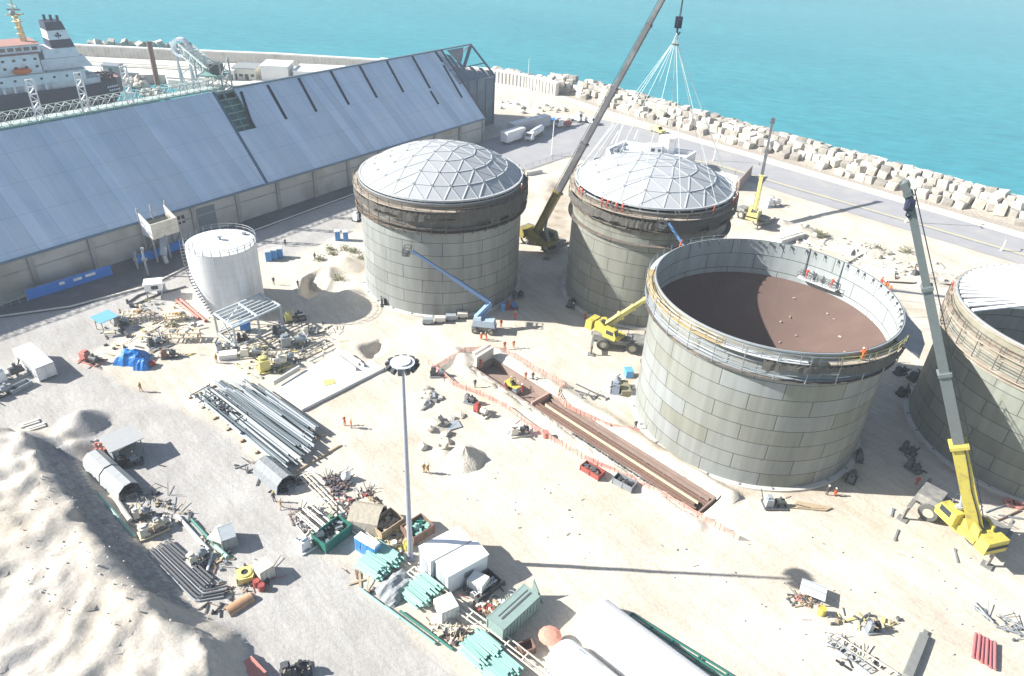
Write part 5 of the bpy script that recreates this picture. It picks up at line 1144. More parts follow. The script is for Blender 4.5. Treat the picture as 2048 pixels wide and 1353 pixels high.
def lorry(label, a, c, m, cabm, cat='lorry', body='tank'):
    A_, C_ = G(*a), G(*c); L0 = (C_ - A_).length; t = thing('lorry', label, cat, A_, heading(A_, C_)); wd = 2.4
    b = MB(); b.box((L0 / 2, 0, .8), (L0, 1.2, .3)); b.build('chassis', DSTEEL, t)
    b = MB(); b.add([(x, y, z) for y in (-1.2, 1.2) for x, z in ((L0 - 2.2, .7), (L0, .7), (L0, 1.8), (L0 - .5, 2.9), (L0 - 2.2, 2.9))], [(4, 3, 2, 1, 0), (5, 6, 7, 8, 9), (0, 1, 6, 5), (1, 2, 7, 6), (2, 3, 8, 7), (3, 4, 9, 8), (4, 0, 5, 9)]); cb = b.build('cab', cabm, t)
    b = MB(); b.add([(L0 + .02, -1, 1.85), (L0 + .02, 1, 1.85), (L0 - .42, 1, 2.8), (L0 - .42, -1, 2.8), (L0 - .1, -1, 1.85), (L0 - .1, 1, 1.85), (L0 - .52, 1, 2.8), (L0 - .52, -1, 2.8)], [(0, 1, 2, 3), (0, 4, 5, 1), (2, 6, 7, 3), (1, 5, 6, 2), (0, 3, 7, 4)]); b.build('windscreen', GLASS, cb)
    b = MB()
    if body == 'tank': b.cyl((.2, 0, 2.0), (L0 - 2.6, 0, 2.0), 1.15, n=16)
    else: b.box(((L0 - 2.4) / 2, 0, 1.3), (L0 - 2.5, 2.3, .7))
    b.build('load_body', m, t)
    for k in (.15, .3, .85):
        for y in (-1.0, 1.0): wheel(bpy_empty('wheel', t), V3(L0 * k, y, .5), V3(0, 1), .5, .35)
    return t
lorry('white tank lorry parked beside the long grey trailer', (1082, 268), (1056, 285), WHITE, WHITE)
lorry('red lorry standing in the warehouse shadow near the white rubble bank', (1140, 252), (1112, 256), RED, WHITE, body='flat')
lorry('dark blue lorry standing in the warehouse shadow, nearest the lamp on the asphalt', (1112, 246), (1088, 252), BLUE, BLUE, body='flat')
lorry('white flatbed lorry parked close to the big grey boom', (1136, 240), (1162, 245), WHITE, WHITE, body='flat')
def pickup(label, a, c, m, cat='pickup', name='parked_car', s=1.0):
    A_, C_ = G(*a), G(*c); t = thing(name, label, cat, (A_ + C_) / 2, heading(A_, C_)); t.scale = (s,) * 3
    b = MB(); b.box((0, 0, .75), (4.8, 1.8, .6)); b.hexa([(-.6, -.85, 1.05), (1.3, -.85, 1.05), (1.3, .85, 1.05), (-.6, .85, 1.05), (-.4, -.7, 1.7), (.7, -.7, 1.7), (.7, .7, 1.7), (-.4, .7, 1.7)]); b.build('body', m, t)
    b = MB(); b.hexa([(.75, -.72, 1.07), (1.34, -.72, 1.07), (1.34, .72, 1.07), (.75, .72, 1.07), (.72, -.62, 1.66), (.76, -.62, 1.66), (.76, .62, 1.66), (.72, .62, 1.66)]); b.build('windscreen', GLASS, t)
    for x in (-1.5, 1.5):
        for y in (-.8, .8): wheel(bpy_empty('wheel', t), V3(x, y, .38), V3(0, 1), .38, .25)
pickup('small yellow van parked against the kerb of the quay road', (1306, 262), (1322, 268), PALEYEL, 'van', s=1.25)
pickup('white pickup parked beside the rubble bank at the end of the asphalt', (1175, 244), (1192, 251), WHITE, s=1.2)
# ---- white flat roofed building behind the slung dome
zb = 5.2; base_poly = [G(x, y, zb) for x, y in ((1213, 297), (1248, 281), (1393, 303), (1345, 334), (1228, 336))]; cb_ = sum(base_poly, Vector()) / 5; cb_.z = 0
t = thing('quay_office', 'white flat roofed office with an open parapet behind the slung dome', 'building', cb_)
pp = [tuple((p - cb_).xy) for p in base_poly]; ins = [(x * .93, y * .9) for x, y in pp]
b = MB(); b.prism(pp, -.1, zb - .9); b.build('wall', WHITE, t)
b = MB(); n = len(pp)
for i in range(n): 
    j = (i + 1) % n; b.hexa([(pp[i][0], pp[i][1], zb - .88), (pp[j][0], pp[j][1], zb - .88), (ins[j][0], ins[j][1], zb - .88), (ins[i][0], ins[i][1], zb - .88), (pp[i][0], pp[i][1], zb), (pp[j][0], pp[j][1], zb), (ins[j][0], ins[j][1], zb), (ins[i][0], ins[i][1], zb)])
b.build('parapet', WHITE, t)
q0 = G(1333, 297, zb) - cb_; b = MB(); b.cyl((q0.x, q0.y, zb - .9), (q0.x, q0.y, zb + 3.6), 2.6, 2.6, 8); b.build('stair_tower', WHITE, t)
q1 = G(1308, 300, zb) - cb_; b = MB(); b.box((q1.x, q1.y, zb + .3), (4.2, 3.2, 2.4)); b.build('plant_room', WHITE, t)
b = MB(); b.box((q1.x - .6, q1.y - 1.65, zb + .2), (1.0, .1, 1.2)); b.box((q1.x + 1.3, q1.y - 1.65, zb + .3), (.8, .1, .8)); b.build('window', GLASS, t)
q2 = G(1236, 296, zb) - cb_; rr = random.Random(2)
for k in range(7): b = MB(); b.box((q2.x + rr.uniform(-2.4, 2.4), q2.y + rr.uniform(-2, 2), zb - .45), (rr.uniform(.5, 1.3), rr.uniform(.4, 1), rr.uniform(.5, .9)), rr.uniform(0, 1)); b.build('roof_unit', STEEL, t)
# ================================================================ SITE WORKS
def dirpx(a, c): 
    A_, C_ = G(*a), G(*c); return A_, C_, (C_ - A_).length, heading(A_, C_)
# ---- trench
TO = TRENCH0
t = thing('trench', 'long brown lined pipe trench running diagonally in front of the open tank', 'trench', TO, heading(TRENCH0, TRENCH1))
h2 = TW / 2
b = MB(); b.box((TL / 2, 0, -1.35), (TL, TW, .3)); b.build('floor', BROWNMUD, t)
b = MB(); b.box((TL / 2, h2, -.6), (TL, .25, 1.6)); b.build('side_wall', BROWNMUD, t)
b = MB(); b.box((TL / 2, -h2, -.62), (TL, .25, 1.5)); b.build('side_wall', BROWNMUD, t)
for x in (0, TL): MB().box((x, 0, -.62), (.25, TW, 1.5)).build('end_wall', BROWNMUD, t)
for sg in (-1, 1):
    b = MB(); r = random.Random(5 + sg); n = int(TL / .9); P = []
    for k in range(n + 1):
        for y, z in ((h2 - .1, .06), (h2 + .7, .32), (h2 + 1.8, .22), (h2 + 2.4, -.25)): P.append((-.4 + (TL + .8) * k / n, sg * (y + r.uniform(-.06, .06)), z + r.uniform(-.09, .09)))
    F = [(4 * k + j, 4 * k + j + 1, 4 * k + j + 5, 4 * k + j + 4) for k in range(n) for j in range(3)]
    b.add(P, F if sg < 0 else [f[::-1] for f in F]); struct(b.build('bank', mat('pale_spoil', (.62, .56, .47), .95, var=.15, scale=1.2, bump=.6, bscale=3), None, TO, heading(TRENCH0, TRENCH1)))
MB().box((13.5, 0, -.45), (.3, TW - .3, 1.9)).build('dividing_wall', mat('pinkish_board', (.50, .33, .27), .9), t)
def TP(u, v, z=0): return TO + TU * u + TV * v + Vector((0, 0, z))
for k, (v, u0, u1, m_, z_) in enumerate(((-1.6, 14, TL - .6, RUST, -.05), (-1.0, 14, TL - 1.2, RUST, -.05), (-.4, 15, TL - 1, PALEWOOD, .0), (.2, 14.5, TL - .3, RUST, -.35), (.9, 14, TL, RUST, -.5), (1.6, 14.5, TL - .5, BROWNMUD, -.3))):
    b = MB(); L0 = u1 - u0; 
    for z in (-.16, .16): b.box((L0 / 2, 0, z), (L0, .34 if v != -.4 else .2, .07))
    b.box((L0 / 2, 0, 0), (L0, .08, .3)); o = b.build('steel_beam', m_, None, TP(u0, v, z_), heading(Vector(), TU))
    tag(o, ('brown steel beam lying along the near edge of the trench', 'rusty steel beam lying second from the near edge of the trench', 'pale beam between the rusty ones along the middle of the trench', 'rusty steel beam lying lower in the middle of the trench', 'rusty beam second from the far wall of the trench', 'dark brown beam against the far wall of the trench')[k], 'beam', 'beams laid in the trench')
for k in range(4):
    b = MB(); b.box((0, 0, 0), (.28, TW - .5, .22)); b.box((0, 0, .12), (.2, TW - .7, .04)); o = b.build('timber_sleeper', WOOD, None, TP(15 + k * (TL - 17) / 3, -.1, -.95), heading(Vector(), TU)); tag(o, 'timber sleeper laid crosswise under the beams in the trench', 'sleeper', 'sleepers across the trench')
for k in range(15):
    b = MB(); b.box((0, 0, .2), (.95, .35, .4), 0, 0, .85); b.box((.3, 0, .45), (.15, .2, .14)); o = b.build('timber_block', DSTEEL, None, TP(TL * .52 + k * 1.16, -h2 - .55, 0), heading(Vector(), TU) + rnd.uniform(-.15, .15)); tag(o, 'short dark packing block in the row beside the near edge of the trench', 'block', 'packing blocks along the trench')
def slab_wall(label, a, c, hh, th, m, lean=0, name='concrete_wall', cat='wall', z=0):
    A_, C_, L0, hd = dirpx(a, c); t = MB(); P = []
    for zz, off in ((z, 0), (z + hh, lean)):
        for x, y in ((0, 0), (L0, 0), (L0, th), (0, th)): P.append((x, y + off, zz))
    t.hexa(P); t.box((L0 / 2, th / 2 + lean, z + hh + .04), (L0 + .06, th + .08, .08)); return tag(t.build(name, m, None, A_, hd), label, cat)
slab_wall('upright concrete panel standing at the upper end of the trench', (953, 736), (987, 714), 2.0, .45, CONC)
slab_wall('tilted concrete panel behind the upright one at the upper end of the trench', (952, 718), (984, 700), .9, .5, CONC, .4)
# ---- pink barrier net
def net_fence(label, pts, hh=1.05):
    P = [G(*p) for p in pts]; t = thing('barrier_net', label, 'barrier', P[0]); o = P[0]
    nb = MB(); r = random.Random(len(pts))
    for i in range(len(P) - 1):
        a, c = P[i] - o, P[i + 1] - o; n = max(1, int((c - a).length / 2.4))
        for k in range(n):
            q0, q1 = a.lerp(c, k / n), a.lerp(c, (k + 1) / n); pb = MB(); pb.beam(q0 + V3(0, 0, -.1), q0 + V3(0, 0, hh + .15), .08); pb.build('post', WOOD, t); sg_ = r.uniform(.0, .12)
            for z in (.12, .36, .60, .84): nb.add([q0 + V3(0, 0, z), q0.lerp(q1, .5) + V3(0, 0, z - sg_), q1 + V3(0, 0, z), q1 + V3(0, 0, z + .15), q0.lerp(q1, .5) + V3(0, 0, z + .15 - sg_), q0 + V3(0, 0, z + .15)], [(0, 1, 4, 5), (1, 2, 3, 4)])
            for e in (.25, .75): m_ = q0.lerp(q1, e); nb.beam(m_ + V3(0, 0, .1 - sg_ * .6), m_ + V3(0, 0, .98 - sg_ * .6), .12, .02)
    nb.build('netting', PINKNET, t)
net_fence('pink barrier netting winding along the far side of the trench', [(868, 742), (900, 722), (930, 705), (975, 701), (1012, 706), (1060, 736), (1112, 764), (1130, 776), (1117, 788), (1116, 800), (1132, 817), (1220, 857), (1278, 868)])
net_fence('pink barrier netting running straight along the near side of the trench', [(858, 732), (886, 752), (906, 772), (960, 792), (1012, 818), (1042, 842), (1102, 882), (1162, 917), (1262, 962), (1332, 998), (1476, 1082)])
# ---- white concrete foundation
sl0 = G(655, 760); poly = [tuple((G(x, y, .5) - sl0).xy) for x, y in ((548, 780), (604, 819), (768, 736), (742, 720), (716, 730), (668, 704))]
t = thing('foundation_slab', 'white concrete foundation slab between the pipe rack and the mast', 'foundation', sl0)
b = MB(); b.prism(poly, -.3, .5); b.build('slab', WCONC, t)
poly2 = [tuple((G(x, y, .9) - sl0).xy) for x, y in ((668, 703), (716, 728), (722, 722), (676, 697))]
b = MB(); b.prism(poly2, -.3, 1.0); b.build('low_wall', WCONC, t)
a, c = G(548, 776) - sl0, G(600, 745) - sl0; b = MB(); b.beam(a + V3(0, 0, .9), c + V3(0, 0, .9), .3, .9); b.build('low_wall', CONC, t)
a, c = G(672, 712, .5) - sl0, G(712, 742, .5) - sl0; b = MB()
b.beam(a + V3(0, 0, .3), c + V3(0, 0, .3), .18, .6); a2, c2 = a + (G(690, 706, .5) - G(672, 712, .5)), c + (G(728, 735, .5) - G(712, 742, .5)); b.beam(a2 + V3(0, 0, .3), c2 + V3(0, 0, .3), .18, .6); b.build('trough_wall', CONC, t)
b = MB(); b.box(((G(658, 765, .5) - sl0).x, (G(658, 765, .5) - sl0).y, .54), (1.7, 1.5, .08), .5); b.build('yellow_plate', PALEYEL, t)
# ---- open steel frame next to the white tank
def steel_frame(label, corners, hh, m):
    P = [G(x, y) for x, y in corners]; c = sum(P, Vector()) / 4; t = thing('open_steelwork', label, 'steelwork', c); Q_ = [p - c for p in P]; U = V3(0, 0, hh)
    for p in Q_ + [(Q_[0] + Q_[1]) / 2, (Q_[2] + Q_[3]) / 2]: b = MB(); b.beam(p, p + U, .28); b.build('column', m, t)
    b = MB()
    for i in range(4): b.beam(Q_[i] + U, Q_[(i + 1) % 4] + U, .28, .32)
    for k in range(1, 6): b.beam(Q_[0].lerp(Q_[3], k / 6) + U, Q_[1].lerp(Q_[2], k / 6) + U, .2)
    b.beam((Q_[0] + Q_[1]) / 2 + U, (Q_[2] + Q_[3]) / 2 + U, .34, .36)
    b.build('top_beams', m, t)
    b = MB()
    for i in (0, 2, 3): b.beam(Q_[i], Q_[(i + 1) % 4].lerp(Q_[i], .45) + U * .95, .16); b.beam(Q_[i] + V3(0, 0, .3), Q_[(i + 1) % 4] + V3(0, 0, .3), .2)
    b.build('braces', m, t); return t
steel_frame('open pale blue steel frame standing in front of the white tank', ((436, 668), (528, 628), (566, 652), (474, 697)), 4.2, mat('pale_blue_steel', (.48, .54, .58), .5))
# ---- clutter builders
def skid(label, p, hd, L0, W0, seed, pal, cat='pump set', name='pump_skid', hh=1.5, pipes=5):
    r = random.Random(seed); t = thing(name, label, cat, G(*p), hd)
    b = MB()
    for y in (-W0 / 2, W0 / 2): b.beam((-L0 / 2, y, .15), (L0 / 2, y, .15), .18, .25)
    for k in range(4): x = -L0 / 2 + L0 * k / 3; b.beam((x, -W0 / 2, .15), (x, W0 / 2, .15), .16, .2)
    b.build('base_frame', r.choice(pal), t)
    x = -L0 / 2 + L0 * .2; b = MB(); b.box((x, 0, .25 + hh * .4), (L0 * .34, W0 * .7, hh * .8), 0, 0, .92); b.box((x, W0 * .05, .25 + hh * .87), (L0 * .2, W0 * .4, hh * .16)); b.build('engine_housing', pal[0], t)
    b = MB(); b.cyl((L0 * .02, 0, .3 + hh * .35), (L0 * .40, 0, .3 + hh * .35), hh * .3, n=12); b.cyl((L0 * .2, 0, .3), (L0 * .2, 0, hh * 1.05), hh * .12, n=8); b.build('vessel', pal[1 % len(pal)], t)
    b = MB()
    for k in range(pipes):
        q = V3(r.uniform(-L0 / 2, L0 / 2), r.uniform(-W0 / 2, W0 / 2), r.uniform(.3, hh)); d = V3(r.uniform(-1, 1), r.uniform(-1, 1), r.choice((0, 0, 1))) * r.uniform(.5, L0 * .4)
        q2 = q + d; q2.z = max(.2, q2.z); b.cyl(q, q2 + V3(.01, 0, .01), r.uniform(.05, .12), n=6)
    b.build('pipework', pal[-1], t); return t
def debris(label, pts, n, seed, mats_, smax=1.0, cat='rubble', name='site_debris', kinds=('plank', 'bit', 'rod')):
    """a loose scatter that nobody could count"""
    r = random.Random(seed); b = MB(); o = G(*pts[0])
    xs = [p[0] for p in pts]; ys = [p[1] for p in pts]; k = 0
    while k < n:
        px, py = r.uniform(min(xs), max(xs)), r.uniform(min(ys), max(ys))
        if len(pts) > 2 and not inside((px, py), pts): k += .2; continue
        p = G(px, py) - o; p.z = max(ground_z(p.x + o.x, p.y + o.y), -.05) + .04; m = r.randrange(len(mats_)); kd = r.choice(kinds); a = r.uniform(0, PI)
        if kd == 'plank': b.box((p.x, p.y, p.z + .06), (r.uniform(.6, 2.2) * smax, r.uniform(.12, .35) * smax, .1), a, m)
        elif kd == 'rod': b.cyl(p + V3(0, 0, .05), p + V3(math.cos(a), math.sin(a), r.uniform(.05, .3)) * r.uniform(.8, 2.6) * smax, .05, n=5, m=m)
        elif kd == 'bit': b.box((p.x, p.y, p.z + .15 * smax), (r.uniform(.25, .8) * smax, r.uniform(.2, .6) * smax, r.uniform(.15, .6) * smax), a, m, r.uniform(.6, 1))
        elif kd == 'rock': b.blob((p.x, p.y, p.z + .05), r.uniform(.2, .6) * smax, 1, .25, r.randrange(999), (1, .8, .6), m)
        k += 1
    ob = b.build(name, mats_, None, o); return tag(ob, label, cat, None, 'stuff')
def shelter(label, a, c, depth, hh, roofm, postm=GALV, cat='shelter', name='site_shelter', walls=None, over=.3, slope=.25):
    A_, C_, L0, hd = dirpx(a, c); t = thing(name, label, cat, A_, hd)
    b = MB(); b.hexa([(-over, -over, hh), (L0 + over, -over, hh), (L0 + over, depth + over, hh + slope), (-over, depth + over, hh + slope), (-over, -over, hh + .12), (L0 + over, -over, hh + .12), (L0 + over, depth + over, hh + slope + .12), (-over, depth + over, hh + slope + .12)]); b.build('roof', roofm, t)
    for x in (.1, L0 - .1):
        for y, z in ((.1, hh), (depth - .1, hh + slope)): b = MB(); b.beam((x, y, 0), (x, y, z), .14); b.build('post', postm, t)
    if walls:
        b = MB(); b.box((L0 / 2, depth - .06, hh / 2), (L0, .1, hh)); b.build('back_wall', walls, t); b = MB(); b.box((.06, depth / 2, hh / 2), (.1, depth - .14, hh)); b.build('side_wall', walls, t)
    return t
def tunnel(label, a, c, wd, hh, m, cat='canvas shelter', ends=True, sides=5, name='canvas_tunnel'):
    """faceted canvas tunnel; a->c is its ground centre line"""
    A_, C_, L0, hd = dirpx(a, c); t = thing(name, label, cat, A_, hd); pr = [(wd / 2 * math.cos(PI * k / sides), hh * math.sin(PI * k / sides) ** .8) for k in range(sides + 1)]; n = sides + 1
    b = MB(); ins_ = [(y * .94, z * .96) for y, z in pr]
    P = [(0, y, z) for y, z in pr] + [(L0, y, z) for y, z in pr] + [(0, y, z) for y, z in ins_] + [(L0, y, z) for y, z in ins_]
    F = []
    for k in range(sides): F += [(k, n + k, n + k + 1, k + 1), (2 * n + k, 2 * n + k + 1, 3 * n + k + 1, 3 * n + k), (k, k + 1, 2 * n + k + 1, 2 * n + k), (n + k, 3 * n + k, 3 * n + k + 1, n + k + 1)]
    b.add(P, F); b.build('canvas', m, t)
    for x in (0.02, L0 / 2, L0 - .02):
        b = MB(); b.tube([(x, y * .97, z * .98) for y, z in pr], .06, 5); b.build('hoop', STEEL, t)
    if ends: b = MB(); b.add([(.15, y * .93, z * .95) for y, z in pr] + [(.2, y * .93, z * .95) for y, z in pr], [tuple(range(n)), tuple(range(n, 2 * n))[::-1]]); b.build('end_sheet', m, t)
    return t
def container(label, a, c, depth, hh, m, cat='container', name='shipping_container', z=0, trim=None, doors=True):
    """a->c: the front bottom edge on the ground"""
    A_, C_, L0, hd = dirpx(a, c); t = thing(name, label, cat, A_ + V3(0, 0, z), hd)
    b = MB(); b.box((L0 / 2, depth / 2, hh / 2 + .1), (L0, depth, hh - .2))
    for k in range(int(L0 / .55)):
        x = .3 + k * .55
        if x < L0 - .2: b.box((x, -.03, hh / 2), (.22, .08, hh - .4)); b.box((x, depth + .03, hh / 2), (.22, .08, hh - .4))
    b.build('body', m, t)
    b = MB(); b.box((L0 / 2, depth / 2, hh + .02), (L0 - .1, depth - .1, .06))
    b.build('roof', m, t)
    b = MB()
    for x in (0, L0):
        for y in (0, depth): b.box((x, y, hh / 2 + .02), (.16, .16, hh + .06))
    for y in (0, depth): b.beam((0, y, hh), (L0, y, hh), .14); b.beam((0, y, .1), (L0, y, .1), .14)
    for x in (0, L0): b.beam((x, 0, hh), (x, depth, hh), .14)
    b.build('corner_frame', trim or m, t)
    if doors:
        for k in (0, 1): 
            b = MB(); b.box((L0 + .05, depth * (.26 + .48 * k), hh / 2), (.06, depth * .44, hh - .35)); b.beam((L0 + .1, depth * (.4 + .2 * k), .3), (L0 + .1, depth * (.4 + .2 * k), hh - .3), .06); b.build('door', trim or m, t)
    return t
def toilet(p, hd, label):
    t = thing('portable_toilet', label, 'portable toilet', G(*p), hd, 'blue portable toilets')
    b = MB(); b.box((0, 0, 1.1), (1.15, 1.15, 2.1)); b.box((0, 0, .05), (1.25, 1.25, .1)); b.build('cabin', LIGHTBLUE, t)
    b = MB(); b.box((0, 0, 2.24), (1.22, 1.22, .2), 0, 0, .8); b.build('roof', WHITE, t)
    b = MB(); b.box((0, -.6, 1.1), (.85, .06, 1.85)); b.box((.3, -.65, 1.1), (.06, .08, .2)); b.build('door', BLUE, t); return t
def drum(p, label, m, r=.32, hh=.95, cat='drum', grp=None, z=0):
    b = MB(); b.lathe([(.01, 0), (r, 0), (r, hh * .32), (r * 1.05, hh * .34), (r, hh * .37), (r, hh * .64), (r * 1.05, hh * .66), (r, hh * .69), (r, hh), (r * .93, hh), (r * .93, hh - .03), (.01, hh - .03)], 16)
    return tag(b.build('drum', m, None, G(*p, z)), label, cat, grp)
def crate(label, a, c, depth, hh, m, open_top=True, name='open_crate', cat='crate', fill=None):
    A_, C_, L0, hd = dirpx(a, c); t = thing(name, label, cat, A_, hd); b = MB()
    b.box((L0 / 2, 0, hh / 2), (L0, .08, hh)); b.box((L0 / 2, depth, hh / 2), (L0, .08, hh)); b.build('side_panel', m, t)
    b = MB(); b.box((0, depth / 2, hh / 2), (.08, depth, hh)); b.box((L0, depth / 2, hh / 2), (.08, depth, hh)); b.build('end_panel', m, t)
    b = MB(); b.box((L0 / 2, depth / 2, .08), (L0 - .08, depth - .08, .14)); b.build('floor', m, t)
    b = MB(); 
    for x in (0, L0 / 2, L0): b.box((x, -.06, hh / 2), (.1, .08, hh + .05)); b.box((x, depth + .06, hh / 2), (.1, .08, hh + .05))
    b.beam((0, 0, hh), (L0, 0, hh), .12); b.beam((0, depth, hh), (L0, depth, hh), .12); b.beam((0, 0, hh), (0, depth, hh), .12); b.beam((L0, 0, hh), (L0, depth, hh), .12); b.build('rim', m, t)
    if fill:
        r = random.Random(int(L0 * 100)); b = MB()
        for k in range(22): b.box((r.uniform(.3, L0 - .3), r.uniform(.3, depth - .3), hh * r.uniform(.35, .85)), (r.uniform(.3, 1.1), r.uniform(.15, .5), r.uniform(.1, .3)), r.uniform(0, 3), r.randrange(len(fill)))
        b.build('scrap', fill, t)['kind'] = 'stuff'
    return t
MACH = [DSTEEL, STEEL, CREAM, RUST]
# machines in and around the trench
def roller(p, hd, label):
    t = thing('road_roller', label, 'roller', TP(7.5, -.3, -1.2), hd)
    for x in (-1.1, 1.1): b = MB(); b.cyl((x, -.75, .55), (x, .75, .55), .55, n=18); b.build('drum', STEEL, t)
    b = MB(); b.box((-.6, 0, 1.15), (1.6, 1.2, .6), 0, 0, .9); b.box((.75, 0, 1.0), (1.2, 1.1, .3)); b.build('body', YELLOW, t); b = MB(); b.box((.1, 0, 1.4), (.5, .6, .2)); b.box((-.12, 0, 1.65), (.1, .6, .5)); b.build('seat', DARK, t)
    b = MB(); 
    for y in (-.5, .5): b.beam((-.1, y, 1.3), (-.1, y, 2.3), .08)
    b.beam((-.1, -.5, 2.3), (-.1, .5, 2.3), .08); b.build('roll_bar', DSTEEL, t)
roller(None, heading(Vector(), TU), 'small yellow roller working in the upper end of the trench')
skid('dark compressor with a red drum at its side, just below the near barrier net', (1040, 868), .3, 3.2, 1.6, 4, [CREAM, DSTEEL, RUST], 'compressor', 'compressor')
drum((1091, 874), 'red drum lying beside the compressor near the pink net', PINKRED, .5, 1.0)
skid('red and white generator at the near barrier net of the trench', (962, 828), -.6, 2.6, 1.4, 9, [RED, CREAM, DSTEEL], 'generator', 'generator')
skid('dark machine standing at the corner where the two pink nets meet', (876, 752), .1, 2.6, 1.3, 12, [DSTEEL, STEEL, DARK], 'machine', 'site_machine')
skid('low grey pump next to the machine where the pink nets meet', (940, 806), -.3, 1.8, 1.0, 15, [STEEL, DSTEEL, DARK])
crate('maroon steel skip box outside the near barrier net', (1160, 940), (1196, 962), 1.5, .8, RED, fill=[RUST, DSTEEL])
crate('grey skip box outside the near barrier net, next to the maroon one', (1224, 966), (1262, 986), 1.5, .9, STEEL, fill=[DSTEEL, DARK])
skid('grey cabinet pump beside the foot of the open tank, under blue covers', (1232, 778), 1.4, 3.6, 1.7, 23, [mat('blue_grey_cabinet', (.26, .31, .38), .5), STEEL, DSTEEL], 'pump set', 'pump_skid', 2.0)
b = MB(); b.box((0, 0, .65), (1.3, 1.5, 1.3), 0, 0, .95); b.box((0, 0, 1.33), (1.4, 1.6, .08)); tag(b.build('tool_box', LIGHTBLUE, None, G(1256, 752), .2), 'light blue tool box beside the grey cabinet pump at the open tank', 'tool box')
b = MB(); b.box((0, 0, .5), (1.5, 3.2, 1.0)); b.box((0, 0, 1.02), (1.6, 3.3, .08)); tag(b.build('wooden_crate', mat('khaki_crate', (.25, .23, .15), .85), None, G(1248, 782), .1), 'khaki wooden crate to the right of the grey cabinet pump', 'crate')
for k, (p, q) in enumerate((((1152, 770), (1215, 800)), ((1150, 782), (1192, 797)))):
    A_, C_, L0, hd = dirpx(p, q); b = MB(); b.cyl((0, 0, .15), (L0, 0, .2), .12, n=8); b.cyl((L0 - .1, -.5, .12), (L0 - .1, .5, .12), .1, n=8); tag(b.build('scaffold_tube', DSTEEL, None, A_, hd), ('long dark scaffold tube on the sand between the trench and the rough terrain crane', 'shorter dark scaffold tube lying beside the long one near the trench bend')[k], 'tube')
debris('loose dark fittings on the sand between the trench bend and the open tank', [(1160, 785), (1205, 785), (1205, 802), (1160, 802)], 12, 3, [DSTEEL, STEEL], .8)
# welding sets at the left domed tank
for k, (p, lab) in enumerate((((856, 648), 'grey welding set at the foot of the left domed tank, leftmost of four'), ((880, 645), 'grey welding set at the left domed tank, second from the left of four'), ((902, 641), 'grey welding set at the left domed tank, third from the left of four'), ((925, 636), 'grey welding set at the foot of the left domed tank, nearest the blue boom lift'))):
    t = thing('welding_set', lab, 'welding set', G(*p), .12, 'welding sets'); MB().box((0, 0, .75), (2.0, 1.1, .9), 0, 0, .94).build('housing', (GALV, CREAM)[k % 2], t)
    MB().box((0, 0, .28), (2.1, .9, .12)).build('frame', DSTEEL, t)
    for x in (-.7, .7):
        for y in (-.5, .5): b = MB(); b.cyl((x, y - .06, .26), (x, y + .06, .26), .26, n=10); b.build('wheel', TYRE, t)
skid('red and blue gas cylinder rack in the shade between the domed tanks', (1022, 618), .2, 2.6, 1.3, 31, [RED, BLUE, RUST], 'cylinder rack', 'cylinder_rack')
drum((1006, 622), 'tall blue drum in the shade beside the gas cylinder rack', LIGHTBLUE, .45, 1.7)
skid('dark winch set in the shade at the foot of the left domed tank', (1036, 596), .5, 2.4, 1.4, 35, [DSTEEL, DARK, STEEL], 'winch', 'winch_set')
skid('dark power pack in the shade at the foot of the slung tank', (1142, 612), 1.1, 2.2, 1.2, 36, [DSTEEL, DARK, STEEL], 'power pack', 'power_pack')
# gap between the open tank and the right hand tank
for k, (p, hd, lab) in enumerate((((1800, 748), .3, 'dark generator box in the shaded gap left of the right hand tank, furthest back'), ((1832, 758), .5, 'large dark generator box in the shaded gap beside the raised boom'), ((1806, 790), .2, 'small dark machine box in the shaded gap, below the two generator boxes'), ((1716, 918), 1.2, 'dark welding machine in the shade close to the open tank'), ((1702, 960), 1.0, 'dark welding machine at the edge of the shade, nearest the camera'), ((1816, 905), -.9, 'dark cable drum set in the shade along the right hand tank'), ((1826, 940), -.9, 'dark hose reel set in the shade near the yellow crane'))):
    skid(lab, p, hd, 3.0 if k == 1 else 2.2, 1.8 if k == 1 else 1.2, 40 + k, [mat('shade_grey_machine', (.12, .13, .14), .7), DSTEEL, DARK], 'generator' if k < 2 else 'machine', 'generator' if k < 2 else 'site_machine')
# loader-like plate rig in front of the open tank
skid('grey plate handling rig on the sand in front of the open tank', (1548, 1012), .05, 3.0, 1.8, 61, [GALV, DSTEEL, DARK], 'plate rig', 'plate_rig')
b = MB(); b.add([(0, 0, .1), (4.6, -.2, .1), (5.8, .5, .1), (1.2, 1.4, .1), (0, 0, .22), (4.6, -.2, .22), (5.8, .5, .22), (1.2, 1.4, .22)], [(3, 2, 1, 0), (4, 5, 6, 7), (0, 1, 5, 4), (1, 2, 6, 5), (2, 3, 7, 6), (3, 0, 4, 7)]); b.box((2.6, .1, .27), (3.6, .1, .1)); tag(b.build('steel_plate', WOOD, None, G(1582, 1018), 0), 'flat brown steel plate lying beside the plate handling rig', 'plate')
for k, (p, q, lab) in enumerate((((1788, 1082), (1796, 1060), 'grey rod lying on the sand left of the yellow crane'), ((1908, 1098), (1915, 1126), 'grey rod lying on the sand below the yellow crane'), ((1786, 1018), (1782, 1034), 'short grey bar on the sand, farthest from the yellow crane'))):
    A_, C_, L0, hd = dirpx(p, q); b = MB(); b.box((L0 / 2, 0, .08), (L0, .22, .14)); b.box((L0 * .1, 0, .17), (.3, .3, .05)); tag(b.build('steel_bar', STEEL, None, A_, hd), lab, 'bar')
